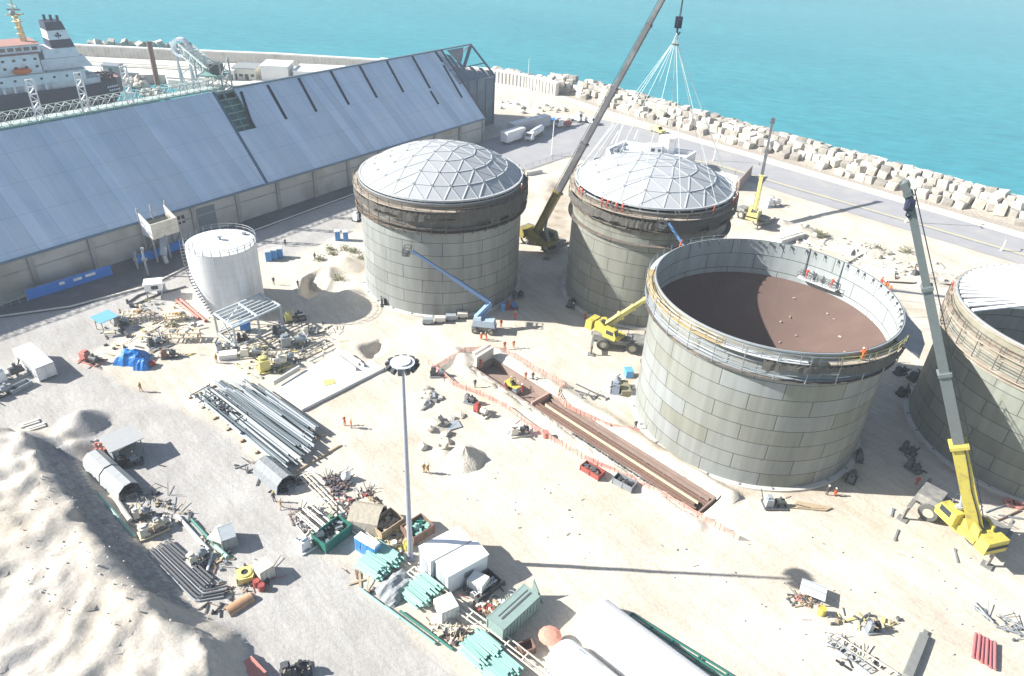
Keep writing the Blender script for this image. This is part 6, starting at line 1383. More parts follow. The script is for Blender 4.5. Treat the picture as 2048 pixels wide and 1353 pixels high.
for k, (p, q) in enumerate((((1995, 1032), (2048, 1040)), ((1985, 1048), (2040, 1022)), ((1990, 1060), (2025, 1066)), ((1970, 1026), (2010, 1012)))):
    A_, C_, L0, hd = dirpx(p, q); b = MB(); b.box((L0 / 2, 0, .12), (L0, .2, .2)); b.box((L0 / 2, 0, .24), (L0 * .8, .12, .06)); tag(b.build('steel_section', (STEEL, RUST, STEEL, GALV)[k], None, A_, hd), ('grey steel section nearest the right tank wall, behind the yellow crane', 'rusty steel section crossing the others behind the yellow crane', 'short grey steel section close to the yellow crane counterweight', 'pale galvanised section behind the yellow crane boom')[k], 'steel section')
for k, p in enumerate(((2018, 1008), (2034, 1012))): 
    b = MB(); b.lathe([(.75, .0), (.85, .2), (.75, .4), (.4, .4), (.35, .2), (.4, 0), (.75, 0)], 18); tag(b.build('hose_coil', PINKRED, None, G(*p)), ('coil of red hose behind the yellow crane, the left one of the pair', 'coil of red hose behind the yellow crane, at the edge of the photo')[k], 'hose coil', 'red hose coils')
# ---- blue banner fence and cabin at the warehouse road
def banner(label, a, c, hh, patches=()):
    A_, C_, L0, hd = dirpx(a, c); t = thing('banner_fence', label, 'fence', A_, hd)
    b = MB(); n = int(L0 / 2.5); P = []
    for k in range(n + 1):
        x = L0 * k / n; w_ = .06 * math.sin(k * 1.7); P += [(x, w_, .15), (x, w_ * .4, hh), (x, w_ + .04, .15), (x, w_ * .4 + .04, hh)]
    b.add(P, [f for k in range(n) for f in ((4 * k, 4 * k + 4, 4 * k + 5, 4 * k + 1), (4 * k + 2, 4 * k + 3, 4 * k + 7, 4 * k + 6), (4 * k + 1, 4 * k + 5, 4 * k + 7, 4 * k + 3))]); b.build('banner_cloth', BANNER, t)
    b = MB()
    for k in range(n + 1): b.beam((L0 * k / n, .1, 0), (L0 * k / n, .1, hh + .3), .09)
    b.beam((0, .1, hh), (L0, .1, hh), .06); b.build('post_row', GALV, t)
    for f, wd, z in patches: b = MB(); b.box((L0 * f, -.1, hh * z), (wd, .05, .55)); b.build('white_patch', WHITE, t)
banner('long bright blue banner fence along the warehouse road, the left stretch', (58, 603), (226, 551), 2.3, ((.40, 1.0, .7), (.585, 1.6, .65), (.74, 1.9, .7)))
banner('blue banner fence along the warehouse road, the stretch under the loading hood', (272, 531), (368, 497), 2.0)
t = thing('wire_fence', 'thin wire fence with slim posts at the left end of the warehouse road', 'fence', G(-10, 622)); o_ = G(-10, 622); b = MB()
for k in range(5): q = G(-10, 622).lerp(G(56, 603), k / 4) - o_; b = MB(); b.beam(q, q + V3(0, 0, 2.3), .09); b.build('post', GALV, t)
b = MB(); q = G(56, 603) - o_
for z in (.4, .9, 1.4, 1.9, 2.3): b.beam(V3(0, 0, z), q + V3(0, 0, z), .035)
b.build('wires', GALV, t)
def legged_cabin(label, p, hd):
    t = thing('control_cabin', label, 'cabin', G(*p), hd)
    b = MB(); b.box((0, 0, 2.3), (3.0, 2.4, 1.4)); b.build('body', WHITE, t); MB().box((0, 0, 3.08), (3.3, 2.7, .16)).build('roof', WCONC, t)
    for x in (-1.3, 1.3):
        for y in (-1, 1): MB().box((x, y, .8), (.2, .2, 1.6)).build('leg', GALV, t)
    MB().box((.3, -1.22, 2.35), (1.2, .08, .7)).build('window', GLASS, t); b = MB(); b.box((1.0, 1.4, .9), (1.6, 1.4, 1.8), 0, 0, .9); b.build('pump_housing', GALV, t)
legged_cabin('white control cabin on legs between the warehouse road and the white tank', (312, 592), .35)
for k, (p, tp) in enumerate((((276, 538), (270, 506)), ((296, 550), (286, 498)))):
    h_ = hgt(p, tp); b = MB(); b.cyl((0, 0, 0), (0, 0, h_), .22, .2, 8); b.box((0, 0, h_ * .6), (.9, .5, .6)); b.box((.1, 0, h_), (.6, .4, .5)); tag(b.build('loading_post', GALV, None, G(*p)), ('grey loading post standing at the gap in the blue banner fence', 'taller grey loading post standing behind the white control cabin')[k], 'post')
for k, (p, q, z) in enumerate((((256, 608), (298, 586), .2), ((262, 615), (372, 575), .2))):
    P = [G(*p), G((p[0] + q[0]) / 2, (p[1] + q[1]) / 2 - 4), G(*q)]; o_ = P[0]; b = MB(); b.tube([x - o_ + V3(0, 0, z) for x in P], .18, 8); b.cyl((0, 0, 0), (0, 0, .9), .25, n=8); tag(b.build('pipeline', DSTEEL, None, o_), ('short dark pipeline curving up to the control cabin', 'long dark pipeline running from the road to the white tank')[k], 'pipe')
for k, (p, q) in enumerate((((360, 600), (412, 645)), ((354, 604), (398, 640)))):
    A_, C_, L0, hd = dirpx(p, q); b = MB(); b.cyl((0, 0, .25), (L0, 0, .25), .22, n=8); b.cyl((.0, 0, .25), (.15, 0, .25), .32, n=10); b.cyl((L0 - .15, 0, .25), (L0, 0, .25), .32, n=10); tag(b.build('red_pipe', PINKRED, None, A_, hd), ('faded red pipe lying along the foot of the white tank', 'thinner faded red pipe beside it, farther from the white tank')[k], 'pipe')
# ---- clutter west of the white tank
t = thing('blue_tarpaulin', 'crumpled bright blue tarpaulin thrown over goods at the yard edge', 'tarpaulin', G(265, 722))
def drape(parent, name, L0, W0, hh, seed, m, n=14):
    r = random.Random(seed); V = []; F = []
    for j in range(n):
        for i in range(n):
            u, v = i / (n - 1) * 2 - 1, j / (n - 1) * 2 - 1; e = max(abs(u), abs(v)); z = hh * (1 - e ** 3) + .35 * hh * noise.noise(Vector((u * 2.2 + seed, v * 2.2, 1))) * (1 - e * .6) + .12 * math.sin(9 * math.atan2(v, u)) * e
            V.append((u * L0 / 2 * (1 + .12 * noise.noise(Vector((u * 2, v * 2, seed)))), v * W0 / 2 * (1 + .12 * noise.noise(Vector((u * 2, v * 2, seed + 5)))), max(.03, z)))
    for j in range(n - 1):
        for i in range(n - 1): F.append((j * n + i, j * n + i + 1, (j + 1) * n + i + 1, (j + 1) * n + i))
    b = MB(); b.add(V, F); return b.build(name, m, parent)
drape(t, 'sheet', 5.0, 3.6, 1.9, 3, BLUETARP); o = drape(t, 'loose_end', 2.6, 2.4, 1.5, 8, BLUETARP); o.location = (2.6, -1.6, 0)
shelter('light blue canvas canopy over a work bench at the yard edge', (208, 668), (238, 655), 2.4, 2.2, mat('sky_blue_canvas', (.17, .43, .66), .7, var=.15), WOOD, name='work_canopy')
b = MB(); b.box((0, 0, .8), (1.8, .8, .1)); [b.beam((x, y, 0), (x, y, .8), .1) for x in (-.8, .8) for y in (-.3, .3)]; tag(b.build('work_bench', PALEWOOD, None, G(222, 672), .3), 'pale timber work bench under the light blue canopy', 'bench')
A_, C_, L0, hd = dirpx((226, 632), (256, 676)); b = MB(); b.beam((0, 0, .3), (L0, 0, .3), .35, .4); b.beam((0, 0, .52), (L0, 0, .52), .5, .06); b.beam((0, 0, .1), (L0, 0, .1), .5, .06); tag(b.build('steel_girder', DSTEEL, None, A_, hd), 'dark steel girder lying between the canopy and the timber racks', 'girder')
def rack(label, p, hd, L0, W0, hh, seed):
    r = random.Random(seed); t = thing('timber_rack', label, 'rack', G(*p), hd)
    for x in (-L0 / 2, L0 / 2):
        for y in (-W0 / 2, W0 / 2): b = MB(); b.beam((x, y, 0), (x, y, hh), .14); b.build('post', WOOD, t)
    b = MB()
    for z in (hh * .5, hh):
        for y in (-W0 / 2, W0 / 2): b.beam((-L0 / 2 - .2, y, z), (L0 / 2 + .2, y, z), .12)
        for k in range(7): b.box((-L0 / 2 + L0 * k / 6, 0, z + .08), (.25, W0 + .3, .05), r.uniform(-.06, .06))
    b.build('shelf_boards', PALEWOOD, t)
    for k in range(4): b = MB(); b.box((r.uniform(-L0 / 2, L0 / 2) * .8, r.uniform(-.3, .3), hh + .3), (r.uniform(.4, 1.1), r.uniform(.3, .7), r.uniform(.25, .5)), r.uniform(0, 1)); b.build('stored_box', r.choice((CREAM, KHAKI, STEEL, WOOD)), t)
rack('timber rack with pale boxes next to the dark girder', (276, 638), .35, 4.5, 1.4, 1.4, 1)
rack('timber rack with mixed stores, closest to the red pipes', (352, 640), .3, 3.4, 1.2, 1.1, 2)
rack('timber work rack casting a long shadow in front of the white tank', (370, 680), .15, 5.0, 1.6, 1.7, 3)
debris('heap of scrap timber and metal behind the blue tarpaulin', [(282, 662), (330, 668), (338, 705), (300, 715)], 60, 12, [WOOD, DSTEEL, STEEL, CREAM], 1.0, 'scrap heap', 'scrap_heap')
debris('loose boards and fittings on the sand between the racks and the white tank', [(270, 610), (400, 600), (420, 640), (320, 660)], 50, 13, [WOOD, PALEWOOD, STEEL, CREAM], .9)
skid('rusty mixer set on the sand below the timber racks', (340, 715), .4, 2.6, 1.2, 16, [RUST, DSTEEL, WOOD], 'mixer', 'mixer_set')
b = MB(); b.blob((0, 0, .4), .6, 1, .2, 2); b.cyl((.6, .2, 0), (.6, .2, .8), .3, n=10); tag(b.build('gas_bottle_pair', RED, None, G(300, 733), .3), 'red gas bottles on the ground at the end of the blue tarpaulin', 'gas bottles')
def big_skid(label, p, hd, seed, s, cat, name, pal):
    return skid(label, p, hd, 4.2 * s, 2.0 * s, seed, pal, cat, name, 1.9 * s, 8)
big_skid('red site dumper with a dark canopy on the grey yard', (183, 724), -.35, 51, .9, 'dumper', 'site_dumper', [PINKRED, DSTEEL, DARK])
t = container('white box container standing on the grey yard at the left edge', (36, 724), (80, 764), 2.6, 2.5, WHITE)
big_skid('white and dark machinery skid beside the white container at the left edge', (22, 756), .9, 52, 1.15, 'machinery', 'machinery_skid', [WHITE, DSTEEL, GALV, DARK])
big_skid('cream pump skid at the left edge, nearest the frame border', (4, 790), .9, 53, .9, 'machinery', 'machinery_skid', [CREAM, GALV, DSTEEL])
crate('long low grey trough in front of the white container', (26, 790), (66, 770), 1.2, .7, GALV)
for k, p in enumerate(((60, 848), (72, 856))): b = MB(); b.box((0, 0, .12), (2.4, 1.0, .2)); b.box((.1, 0, .27), (2.0, .3, .1)); tag(b.build('concrete_plank', CONC, None, G(*p), .7), ('pale concrete plank on the sand bank, the upper of two', 'pale concrete plank on the sand bank, the lower of two')[k], 'plank', 'concrete planks on the bank')
# pumps and skids around the steel frame
big_skid('pump and pipe skid right of the steel frame, half in shadow', (590, 640), .45, 54, .9, 'pump set', 'pump_skid', [PALEYEL, DSTEEL, STEEL, CREAM])
big_skid('long pipe manifold skid in front of the steel frame', (590, 690), .42, 55, 1.15, 'manifold', 'manifold_skid', [STEEL, GALV, CREAM, WHITE])
big_skid('stack of pump machinery casting a blue shadow on the white slab', (548, 735), .6, 56, 1.25, 'machinery', 'machinery_skid', [PALEYEL, CREAM, STEEL, DSTEEL])
big_skid('pale valve skid left of the pump stack, next to the pipe pile', (505, 712), .2, 57, .9, 'valve set', 'valve_skid', [CREAM, STEEL, PALEYEL])
b = MB(); b.box((0, 0, 1.0), (1.8, 1.2, 1.1)); b.box((0, 0, 1.6), (1.9, 1.3, .1)); [b.beam((x, y, 0), (x, y, .5), .15) for x in (-.7, .7) for y in (-.4, .4)]; tag(b.build('blue_tank', BLUE, None, G(492, 662), .4), 'blue box tank inside the open steel frame', 'tank')
skid('dark engine on the floor of the steel frame under the blue box tank', (486, 682), .4, 1.8, 1.2, 58, [DARK, DSTEEL, DARK], 'engine', 'engine_set')
for k, (p, q) in enumerate((((600, 720), (660, 690)), ((590, 712), (650, 684)), ((620, 728), (672, 702)))):
    A_, C_, L0, hd = dirpx(p, q); b = MB(); b.cyl((0, 0, .45), (L0, 0, .45), .14, n=8); [b.beam((L0 * f, 0, 0), (L0 * f, 0, .4), .16) for f in (.1, .5, .9)]; tag(b.build('pipe_run', (CREAM, STEEL, GALV)[k], None, A_, hd), ('cream pipe on stands behind the white slab', 'dark grey pipe on stands, farthest behind the white slab', 'galvanised pipe on stands, closest to the white slab')[k], 'pipe')
container('low pale concrete box on the sand left of the valve skid', (440, 722), (474, 718), 1.5, .9, WCONC, 'box', 'concrete_box', doors=False)
debris('loose fittings and boards around the manifold skid', [(480, 700), (640, 640), (690, 680), (560, 760)], 80, 19, [STEEL, CREAM, WOOD, PALEYEL, DSTEEL], .9)
# toilets, huts
for k, (p, lab) in enumerate((((676, 480), 'blue portable toilet left of the domed tank, the left one of the pair'), ((692, 481), 'blue portable toilet left of the domed tank, the right one of the pair'), ((538, 521), 'blue portable toilet behind the white tank, leftmost of three'), ((550, 518), 'blue portable toilet behind the white tank, middle of three'), ((561, 515), 'blue portable toilet behind the white tank, rightmost of three'))): toilet(p, .25, lab)
skid('white and dark machine parked against the left side of the domed tank', (716, 440), 1.2, 2.8, 1.6, 65, [WHITE, DARK, DSTEEL], 'machine', 'site_machine', 2.2)
skid('small dark pump at the foot of the domed tank near the mound', (768, 612), .3, 1.2, .8, 66, [DSTEEL, DARK])
# concrete barriers and hoarding
for k, (p, q, lab) in enumerate((((1052, 352), (1084, 346), 'pale concrete barrier left of the big grey boom'), ((1474, 382), (1500, 352), 'brownish hoarding panel behind the slung dome on the right'), ((1440, 362), (1472, 372), 'pale hoarding panel behind the slung dome, next to the brown one'))):
    A_, C_, L0, hd = dirpx(p, q); b = MB(); hh = (1.0, 3.2, 2.8)[k]; b.extr([(-.35, 0), (.35, 0), (.15, hh), (-.15, hh)], (0, 0, 0), (L0, 0, 0)); [b.box((L0 * f, .3, hh * .4), (.15, .3, hh * .8)) for f in (.15, .85)]; tag(b.build('barrier', (CONC, mat('brown_board', (.36, .28, .24), .85), CONC)[k], None, A_, hd), lab, 'barrier')
def fence_line(label, pts, hh, m, step=3.0):
    P = [G(*p) for p in pts]; o_ = P[0]; t = thing('site_fence', label, 'fence', o_); wb = MB()
    for i in range(len(P) - 1):
        a, c = P[i] - o_, P[i + 1] - o_; n = max(1, int((c - a).length / step))
        for k in range(n + 1): q = a.lerp(c, k / n); pb = MB(); pb.beam(q, q + V3(0, 0, hh), .09); pb.build('post', m, t)
        for z in (.3, .65, 1.0): wb.beam(a + V3(0, 0, hh * z), c + V3(0, 0, hh * z), .05)
    wb.build('wires', m, t)
fence_line('low fence between the asphalt and the sand, beyond the left domed tank', [(1052, 338), (1105, 320), (1140, 312)], 1.3, STEEL)
fence_line('low fence along the inner edge of the quay road behind the slung dome', [(1415, 330), (1470, 350), (1520, 362)], 1.5, mat('khaki_fence', (.45, .42, .28), .8))
# ================================================================ PIPE YARD
def pipe_mesh(name, L0, r, n=8, flange=False):
    b = MB(); b.cyl((0, 0, 0), (L0, 0, 0), r, n=n)
    if flange:
        for x in (0, L0 - .1): b.cyl((x, 0, 0), (x + .1, 0, 0), r * 1.6, n=n)
    return b
# ---- grey pipe stack
p0, p1 = G(372, 792), G(585, 962); PD = (p1 - p0); PLn = PD.length; PD.normalize(); PW = Vector((-PD.y, PD.x, 0)); PW = PW if PW.x > 0 else -PW
q_ = G(480, 778) - p0; PWD = 8.6; hdp = heading(Vector(), PD); r5 = random.Random(17)
PM = [mat('bluish_galvanised_pipe', (.095, .125, .142), .6, .1, var=.15), GALV, mat('pale_galvanised_pipe', (.36, .395, .40), .6, .0, var=.1), STEEL]
pipe_src = {}
def put_pipe(p, L0, r, m, hd, label, group, tilt=0, name='steel_pipe', cat='pipe', flange=False):
    key = (round(r, 2), m.name, flange)
    if key not in pipe_src: 
        o = pipe_mesh(name, 1.0, r, 8).build(name, m); pipe_src[key] = o.data; bpy.data.objects.remove(o)
    o = bpy.data.objects.new(name, pipe_src[key]); COL.objects.link(o); o.location = p; o.scale = (L0, 1, 1); o.rotation_euler = (0, tilt, hd); return tag(o, label, cat, group)
for k in range(120):
    v = r5.uniform(0, PWD); lay = k % 4; left = v < 3.0
    u0 = (r5.uniform(0, 3.5) if v < 5.6 else r5.uniform(2, 8)) + (3 if lay > 1 else 0); u1 = PLn - r5.uniform(0, 4) - 1 - max(0, v - 3) * .62 
    if r5.random() < .4: (u0, u1) = (u0, u0 + (u1 - u0) * .5) if r5.random() < .5 else (u0 + (u1 - u0) * .45, u1)
    r = r5.choice((.11, .15, .2)); put_pipe(p0 + PD * u0 + PW * v + V3(0, 0, .45 + lay * .3), u1 - u0, r, PM[2] if left and r5.random() < .75 else PM[r5.choice((0, 0, 0, 1, 3))], hdp + r5.gauss(0, .012), 'long grey steel pipe in the great pipe stack left of the floodlight mast', 'pipes in the great grey stack')
for k in range(8):
    b = MB(); b.box((0, 0, .12), (.3, PWD + .8 if k > 1 else 5, .24)); b.box((0, 0, .26), (.2, (PWD if k > 1 else 4.6), .06)); o = b.build('timber_sleeper', WOOD, None, p0 + PD * (1 + k * (PLn - 2) / 7) + PW * (PWD / 2 if k > 1 else 2.4), hdp); tag(o, 'timber sleeper under the great grey pipe stack', 'sleeper', 'sleepers under the pipe stack')
for k in range(5):
    b = MB(); b.box((0, 0, .06), (.14, 3.6, .12)); b.box((0, 1.7, .2), (.12, .12, .35)); o = b.build('timber_batten', DSTEEL, None, p0 + PD * (2 + k * 2.6) + PW * 1.5 + V3(0, 0, 1.25), hdp + .1); tag(o, 'dark batten laid across the pale pipes at the head of the stack', 'batten', 'battens on the pipe stack')
debris('dark couplings piled on the great grey pipe stack', [(420, 815), (450, 800), (475, 835), (445, 850)], 34, 41, [DSTEEL, DARK, STEEL], .7, 'couplings', 'pipe_couplings', ('bit',)).location.z += 1.1
A_ = G(596, 882); b = MB()
for a, c in (((0, 0), (3.4, .6)), ((3.4, .6), (2.9, 1.7)), ((2.9, 1.7), (0, 0)), ((-.8, -.3), (0, 0))): b.beam((a[0], a[1], .9), (c[0], c[1], 1.0), .14)
for a in ((0, 0), (3.4, .6), (2.9, 1.7)): b.beam((a[0], a[1], 0), (a[0], a[1], .95), .12)
tag(b.build('trestle_frame', RUST, None, A_ - V3(1, .4), .35), 'rusty triangular trestle frame beside the right edge of the pipe stack', 'trestle')
tunnel('grey canvas tunnel at the lower end of the great pipe stack', (528, 938), (575, 978), 3.4, 2.2, GREYSHEET)
debris('dark pipe fittings heaped under the end of the grey canvas tunnel', [(545, 962), (600, 950), (604, 978), (560, 986)], 40, 42, [DSTEEL, DARK, STEEL], .9, 'fittings', 'pipe_fittings')
# ---- rail and fence line along the yard
def rails(label, pts, offs, z, r, m, name='handrail', cat='rail'):
    P = [G(*p) for p in pts]; o_ = P[0]; t = thing(name, label, cat, o_); 
    d0 = (P[-1] - P[0]).normalized(); l = Vector((-d0.y, d0.x, 0))
    for k, of in enumerate(offs): b = MB(); b.tube([p - o_ + l * of + V3(0, 0, z) for p in P], r, 6); b.build('rail', m, t)
    for i in range(len(P) - 1):
        n = max(1, int((P[i + 1] - P[i]).length / 2.2))
        for k in range(n): q = P[i].lerp(P[i + 1], k / n) - o_; b = MB(); b.beam(q + l * offs[0] + V3(0, 0, z), q + l * offs[-1] + V3(0, 0, z), r * 1.6); b.beam(q + l * offs[0], q + l * offs[0] + V3(0, 0, z), r * 1.5); b.beam(q + l * offs[-1], q + l * offs[-1] + V3(0, 0, z), r * 1.5); b.build('bearer', m, t)
rails('long pale rail track running from the pipe stack down to the mast', [(606, 955), (660, 1010), (706, 1060), (760, 1100), (815, 1140)], (-.5, 0, .5), .5, .08, CREAM)
rails('pale rail track running from the mast to the bottom edge past the green container', [(822, 1150), (900, 1212), (980, 1270), (1085, 1352), (1130, 1390)], (-.6, -.1, .6), .9, .09, CREAM)
debris('heap of dark scaffold couplers beside the rail track', [(646, 958), (690, 945), (705, 975), (668, 998)], 150, 43, [DARK, DSTEEL, RUST, mat('purple_grey_steel', (.14, .12, .14), .6)], .75, 'couplers', 'scaffold_couplers', ('bit', 'bit', 'rod'))
debris('red and grey scrap metal between the couplers and the beige canvas', [(672, 1000), (735, 975), (748, 990), (700, 1030), (680, 1020)], 60, 44, [DSTEEL, RUST, RED, STEEL, CREAM], .8, 'scrap', 'scrap_heap')
b = MB(); b.blob((0, 0, .7), .8, 2, .08, 4, (.8, .8, 1)); b.cyl((0, 0, 1.3), (0, 0, 1.6), .2, n=8); tag(b.build('bulk_bag', WHITESHEET, None, G(692, 960)), 'white bulk bag standing beside the heap of dark couplers', 'bulk bag')
tunnel('large beige canvas tunnel with a dark open end, between the scrap and the crates', (706, 1040), (765, 1050), 4.4, 2.6, BEIGESHEET)
debris('dark wooden offcuts around the far side of the beige canvas tunnel', [(735, 990), (760, 1000), (765, 1020), (745, 1005)], 16, 45, [WOOD, DARK], .9)
def table_rack(label, p, hd, L0, W0, hh, m, top, seed):
    r = random.Random(seed); t = thing('pipe_table', label, 'rack', G(*p), hd)
    for x in (-L0 / 2, 0, L0 / 2):
        for y in (-W0 / 2, W0 / 2): b = MB(); b.beam((x, y, 0), (x, y, hh), .12); b.build('leg', m, t)
    b = MB()
    for x in (-L0 / 2, 0, L0 / 2): b.beam((x, -W0 / 2, hh), (x, W0 / 2, hh), .14)
    b.build('cross_beams', m, t)
    for k in range(7): b = MB(); b.cyl((-L0 / 2 - r.uniform(0, .4), -W0 / 2 + .25 + k * (W0 - .5) / 6, hh + .16), (L0 / 2 + r.uniform(0, .4), -W0 / 2 + .25 + k * (W0 - .5) / 6, hh + .16), .11, n=7); b.build('stored_pipe', top[k % len(top)], t)
table_rack('pipe rack with white and black pipes on the grey yard beside the rail track', (632, 1052), 2.45, 4.5, 2.6, 1.0, DSTEEL, [WHITE, DARK, CREAM], 3)
A_ = G(608, 1032); b = MB()
for k in range(5): b.beam((-1.6 + k * .8, -1, .1), (-1.6 + k * .8, 1, .1), .08)
for y in (-1, 0, 1): b.beam((-1.8, y, .16), (1.8, y, .16), .08)
b.beam((-1.8, -1, .1), (-1.2, 1.4, 1.2), .08); tag(b.build('steel_lattice_panel', RUST, None, A_, .6), 'rusty lattice panel leaning at the upper end of the pipe rack', 'lattice panel')
big_skid('white pipe fittings and pump skid at the left end of the pipe rack', (625, 1088), .8, 71, .9, 'machinery', 'machinery_skid', [WHITE, CREAM, WHITE, GALV])
crate('dark green open skip filled with dark scrap, left of the blue toilets', (652, 1108), (704, 1068), 2.4, 1.6, GREEN, fill=[DARK, STEEL, CREAM, DSTEEL])
for k, (p, lab) in enumerate((((724, 1098), 'blue portable toilet beside the green skip, the left one of three in a row'), ((737, 1106), 'blue portable toilet beside the green skip, the middle one of three in a row'), ((750, 1113), 'blue portable toilet nearest the mint green pipes, the right one of three in a row'))): toilet(p, -.55, lab)
crate('brown timber crate with pale posts just left of the floodlight mast', (764, 1082), (808, 1052), 2.6, 1.3, WOOD, fill=[WOOD, PALEWOOD])
crate('rust brown open box with green hoses just right of the floodlight mast', (828, 1092), (868, 1066), 2.6, 1.4, RUST, fill=[MINT, GREEN])
drum((816, 1098), 'yellow drum standing at the foot of the floodlight mast', YELLOW, .5, 1.0)
drum((788, 1094), 'cream drum between the timber crate and the yellow drum', CREAM, .4, .9)
skid('green and brown pump between the timber crate and the rusty box', (826, 1068), .6, 2.2, 1.2, 72, [WOOD, MINT, GREEN])
# ---- white containers and small boxes
A_, C_ = G(897, 1190), G(836, 1134); wdir = (C_ - A_); WW = wdir.length / 2; 
E_ = G(967, 1150); LLn = (E_ - A_).length; hdc = heading(A_, E_)
for k in range(2):
    o_ = A_ + wdir * (.5 * k) + wdir.normalized() * (.28 * k); L2 = LLn * 1.12
    t = thing('site_container', ('large white site container right of the mast, the one nearer the green container', 'large white site container right of the mast, the one nearer the mast')[k], 'container', o_, hdc, 'white site containers')
    W2 = WW - .15; HT = 3.1
    b = MB(); b.box((L2 / 2, W2 / 2, HT / 2 + .1), (L2, W2, HT - .2)); b.build('body', WHITESHEET, t)
    b = MB(); b.extr([(-.08, HT), (W2 + .08, HT), (W2 + .08, HT + .08), (W2 / 2, HT + .22), (-.08, HT + .08)], (-.08, 0, 0), (L2 + .08, 0, 0)); b.build('roof', WHITESHEET, t)
    b = MB(); [b.box((x, y, HT / 2), (.12, .12, HT)) for x in (0, L2) for y in (0, W2)]; b.box((L2 / 2, W2 / 2, .1), (L2 + .1, W2 + .1, .2)); b.build('corner_posts', GALV, t)
    b = MB(); b.box((-.03, W2 / 2, 1.2), (.08, 1.0, 2.1)); b.build('door', GALV, t)
    b = MB(); b.box((L2 * .5, -.04, 1.8), (1.2, .08, .8)); b.build('window', GALV, t)
container('small white box in front of the white containers, beside the ladder', (935, 1182), (962, 1196), 1.6, 1.9, WCONC, 'box', 'storage_box', doors=False)
container('white tool cabin standing on pallets below the mint pipes', (884, 1246), (916, 1232), 2.0, 1.7, WCONC, 'cabin', 'tool_cabin')
# ---- mint green pipe piles: short pipes, ends ragged
def short_pile(a, c, across, n, layers, label, group, m, r=.13, gap=.0):
    A_, C_ = G(*a), G(*c); d = (C_ - A_); L0 = d.length; d.normalize(); W_ = G(*across) - A_; W_ = W_ - d * W_.dot(d); wl = W_.length; W_.normalize(); hd = heading(Vector(), d); rr = random.Random(n + int(L0 * 10))
    for lay in range(layers):
        k_ = n - lay
        for k in range(k_):
            j = rr.uniform(-.35, .35); put_pipe(A_ + d * j + W_ * (wl * (k + .5 + lay * .5) / n) + V3(0, 0, .35 + lay * r * 1.75 + rr.uniform(0, .05)), L0 + rr.uniform(-.5, .35), r, m if rr.random() < .85 else MINT2, hd + rr.gauss(0, .015), label, group, 0, 'mint_pipe')
MINT2 = mat('pale_mint_pipe', (.30, .58, .50), .5, var=.1)
short_pile((712, 1140), (755, 1170), (763, 1088), 20, 5, 'mint green pipe in the upper pile beside the blue toilets', 'mint pipes in the upper pile', MINT)
short_pile((802, 1196), (838, 1226), (852, 1152), 18, 5, 'mint green pipe in the middle pile below the grey sheet', 'mint pipes in the middle pile', MINT)
short_pile((916, 1310), (957, 1348), (962, 1264), 20, 5, 'mint green pipe in the lower pile near the bottom edge', 'mint pipes in the lower pile', MINT)
short_pile((962, 1352), (1000, 1385), (1006, 1308), 18, 4, 'mint green pipe in the last pile cut by the bottom edge', 'mint pipes in the last pile', MINT)
t = thing('grey_sheet', 'dark grey sheet covering the goods between two mint green pipe piles', 'tarpaulin', G(795, 1175), heading(G(760, 1150), G(800, 1185)))
drape(t, 'sheet', 3.6, 4.8, 1.25, 21, GREYSHEET)
for k, (p, q, lab) in enumerate((((720, 1180), (800, 1240), 'long thin mint pipe along the yard edge, the upper stretch'), ((770, 1215), (870, 1290), 'long mint pipe along the yard edge, the middle stretch'), ((800, 1225), (905, 1302), 'long dark green pipe along the yard edge beside the middle stretch'))): 
    A_, C_, L0, hd = dirpx(p, q); put_pipe(A_ + V3(0, 0, .25), L0, .15, (MINT2, MINT, GREEN)[k], hd, lab, None, 0, 'mint_pipe')
debris('rusty sleepers and bits along the left edge of the mint pipe piles', [(695, 1148), (712, 1145), (760, 1185), (740, 1192)], 16, 46, [WOOD, RUST, CREAM], 1.0)
debris('dark rubble and tyres between the tool cabin and the lower mint pile', [(880, 1270), (935, 1255), (950, 1275), (905, 1296)], 60, 47, [DARK, WOOD, RUST, CREAM], .8)
debris('pale pallets and boards around the tool cabin', [(850, 1240), (900, 1250), (930, 1262), (870, 1275)], 30, 48, [CREAM, PALEWOOD, CONC], 1.0)
# ---- things between the white containers and the dark green container
A_, C_, L0, hd = dirpx((945, 1200), (990, 1168)); b = MB()
for y in (-.3, .3): b.beam((0, y, .9), (L0, y, 1.0), .09)
for k in range(12): b.beam((L0 * (k + .5) / 12, -.3, .95), (L0 * (k + .5) / 12, .3, .95), .07)
for x in (.2, L0 - .2): b.beam((x, -.3, 0), (x, -.3, .9), .1); b.beam((x, .3, 0), (x, .3, .9), .1)
tag(b.build('ladder', WHITE, None, A_, hd), 'white ladder laid across the front of the dark steel tray', 'ladder')
crate('dark open steel tray behind the white ladder', (956, 1208), (1004, 1172), 2.4, .8, DSTEEL)
debris('red brown scrap and boards below the white ladder', [(935, 1205), (965, 1196), (1010, 1235), (990, 1250)], 90, 49, [RUST, RED, WOOD, CREAM], .9, 'scrap heap', 'scrap_heap')
b = MB(); b.box((0, 0, .06), (2.8, 1.9, .1)); b.box((0, 0, .13), (2.6, 1.7, .04)); tag(b.build('white_board', WCONC, None, G(1012, 1208), .75), 'white board lying on the sand with hoops on it', 'board')
for k, p in enumerate(((1020, 1196), (1027, 1212))):
    b = MB(); n = 18; b.tube([(.75 * math.cos(2 * PI * j / n), .75 * math.sin(2 * PI * j / n), .25 + .12 * math.sin(2 * PI * j / n)) for j in range(n + 1)], .06, 6); tag(b.build('steel_hoop', (GALV, STEEL)[k], None, G(*p)), ('thin pale hoop on the white board, the upper one', 'dark steel hoop on the white board, the lower one')[k], 'hoop')
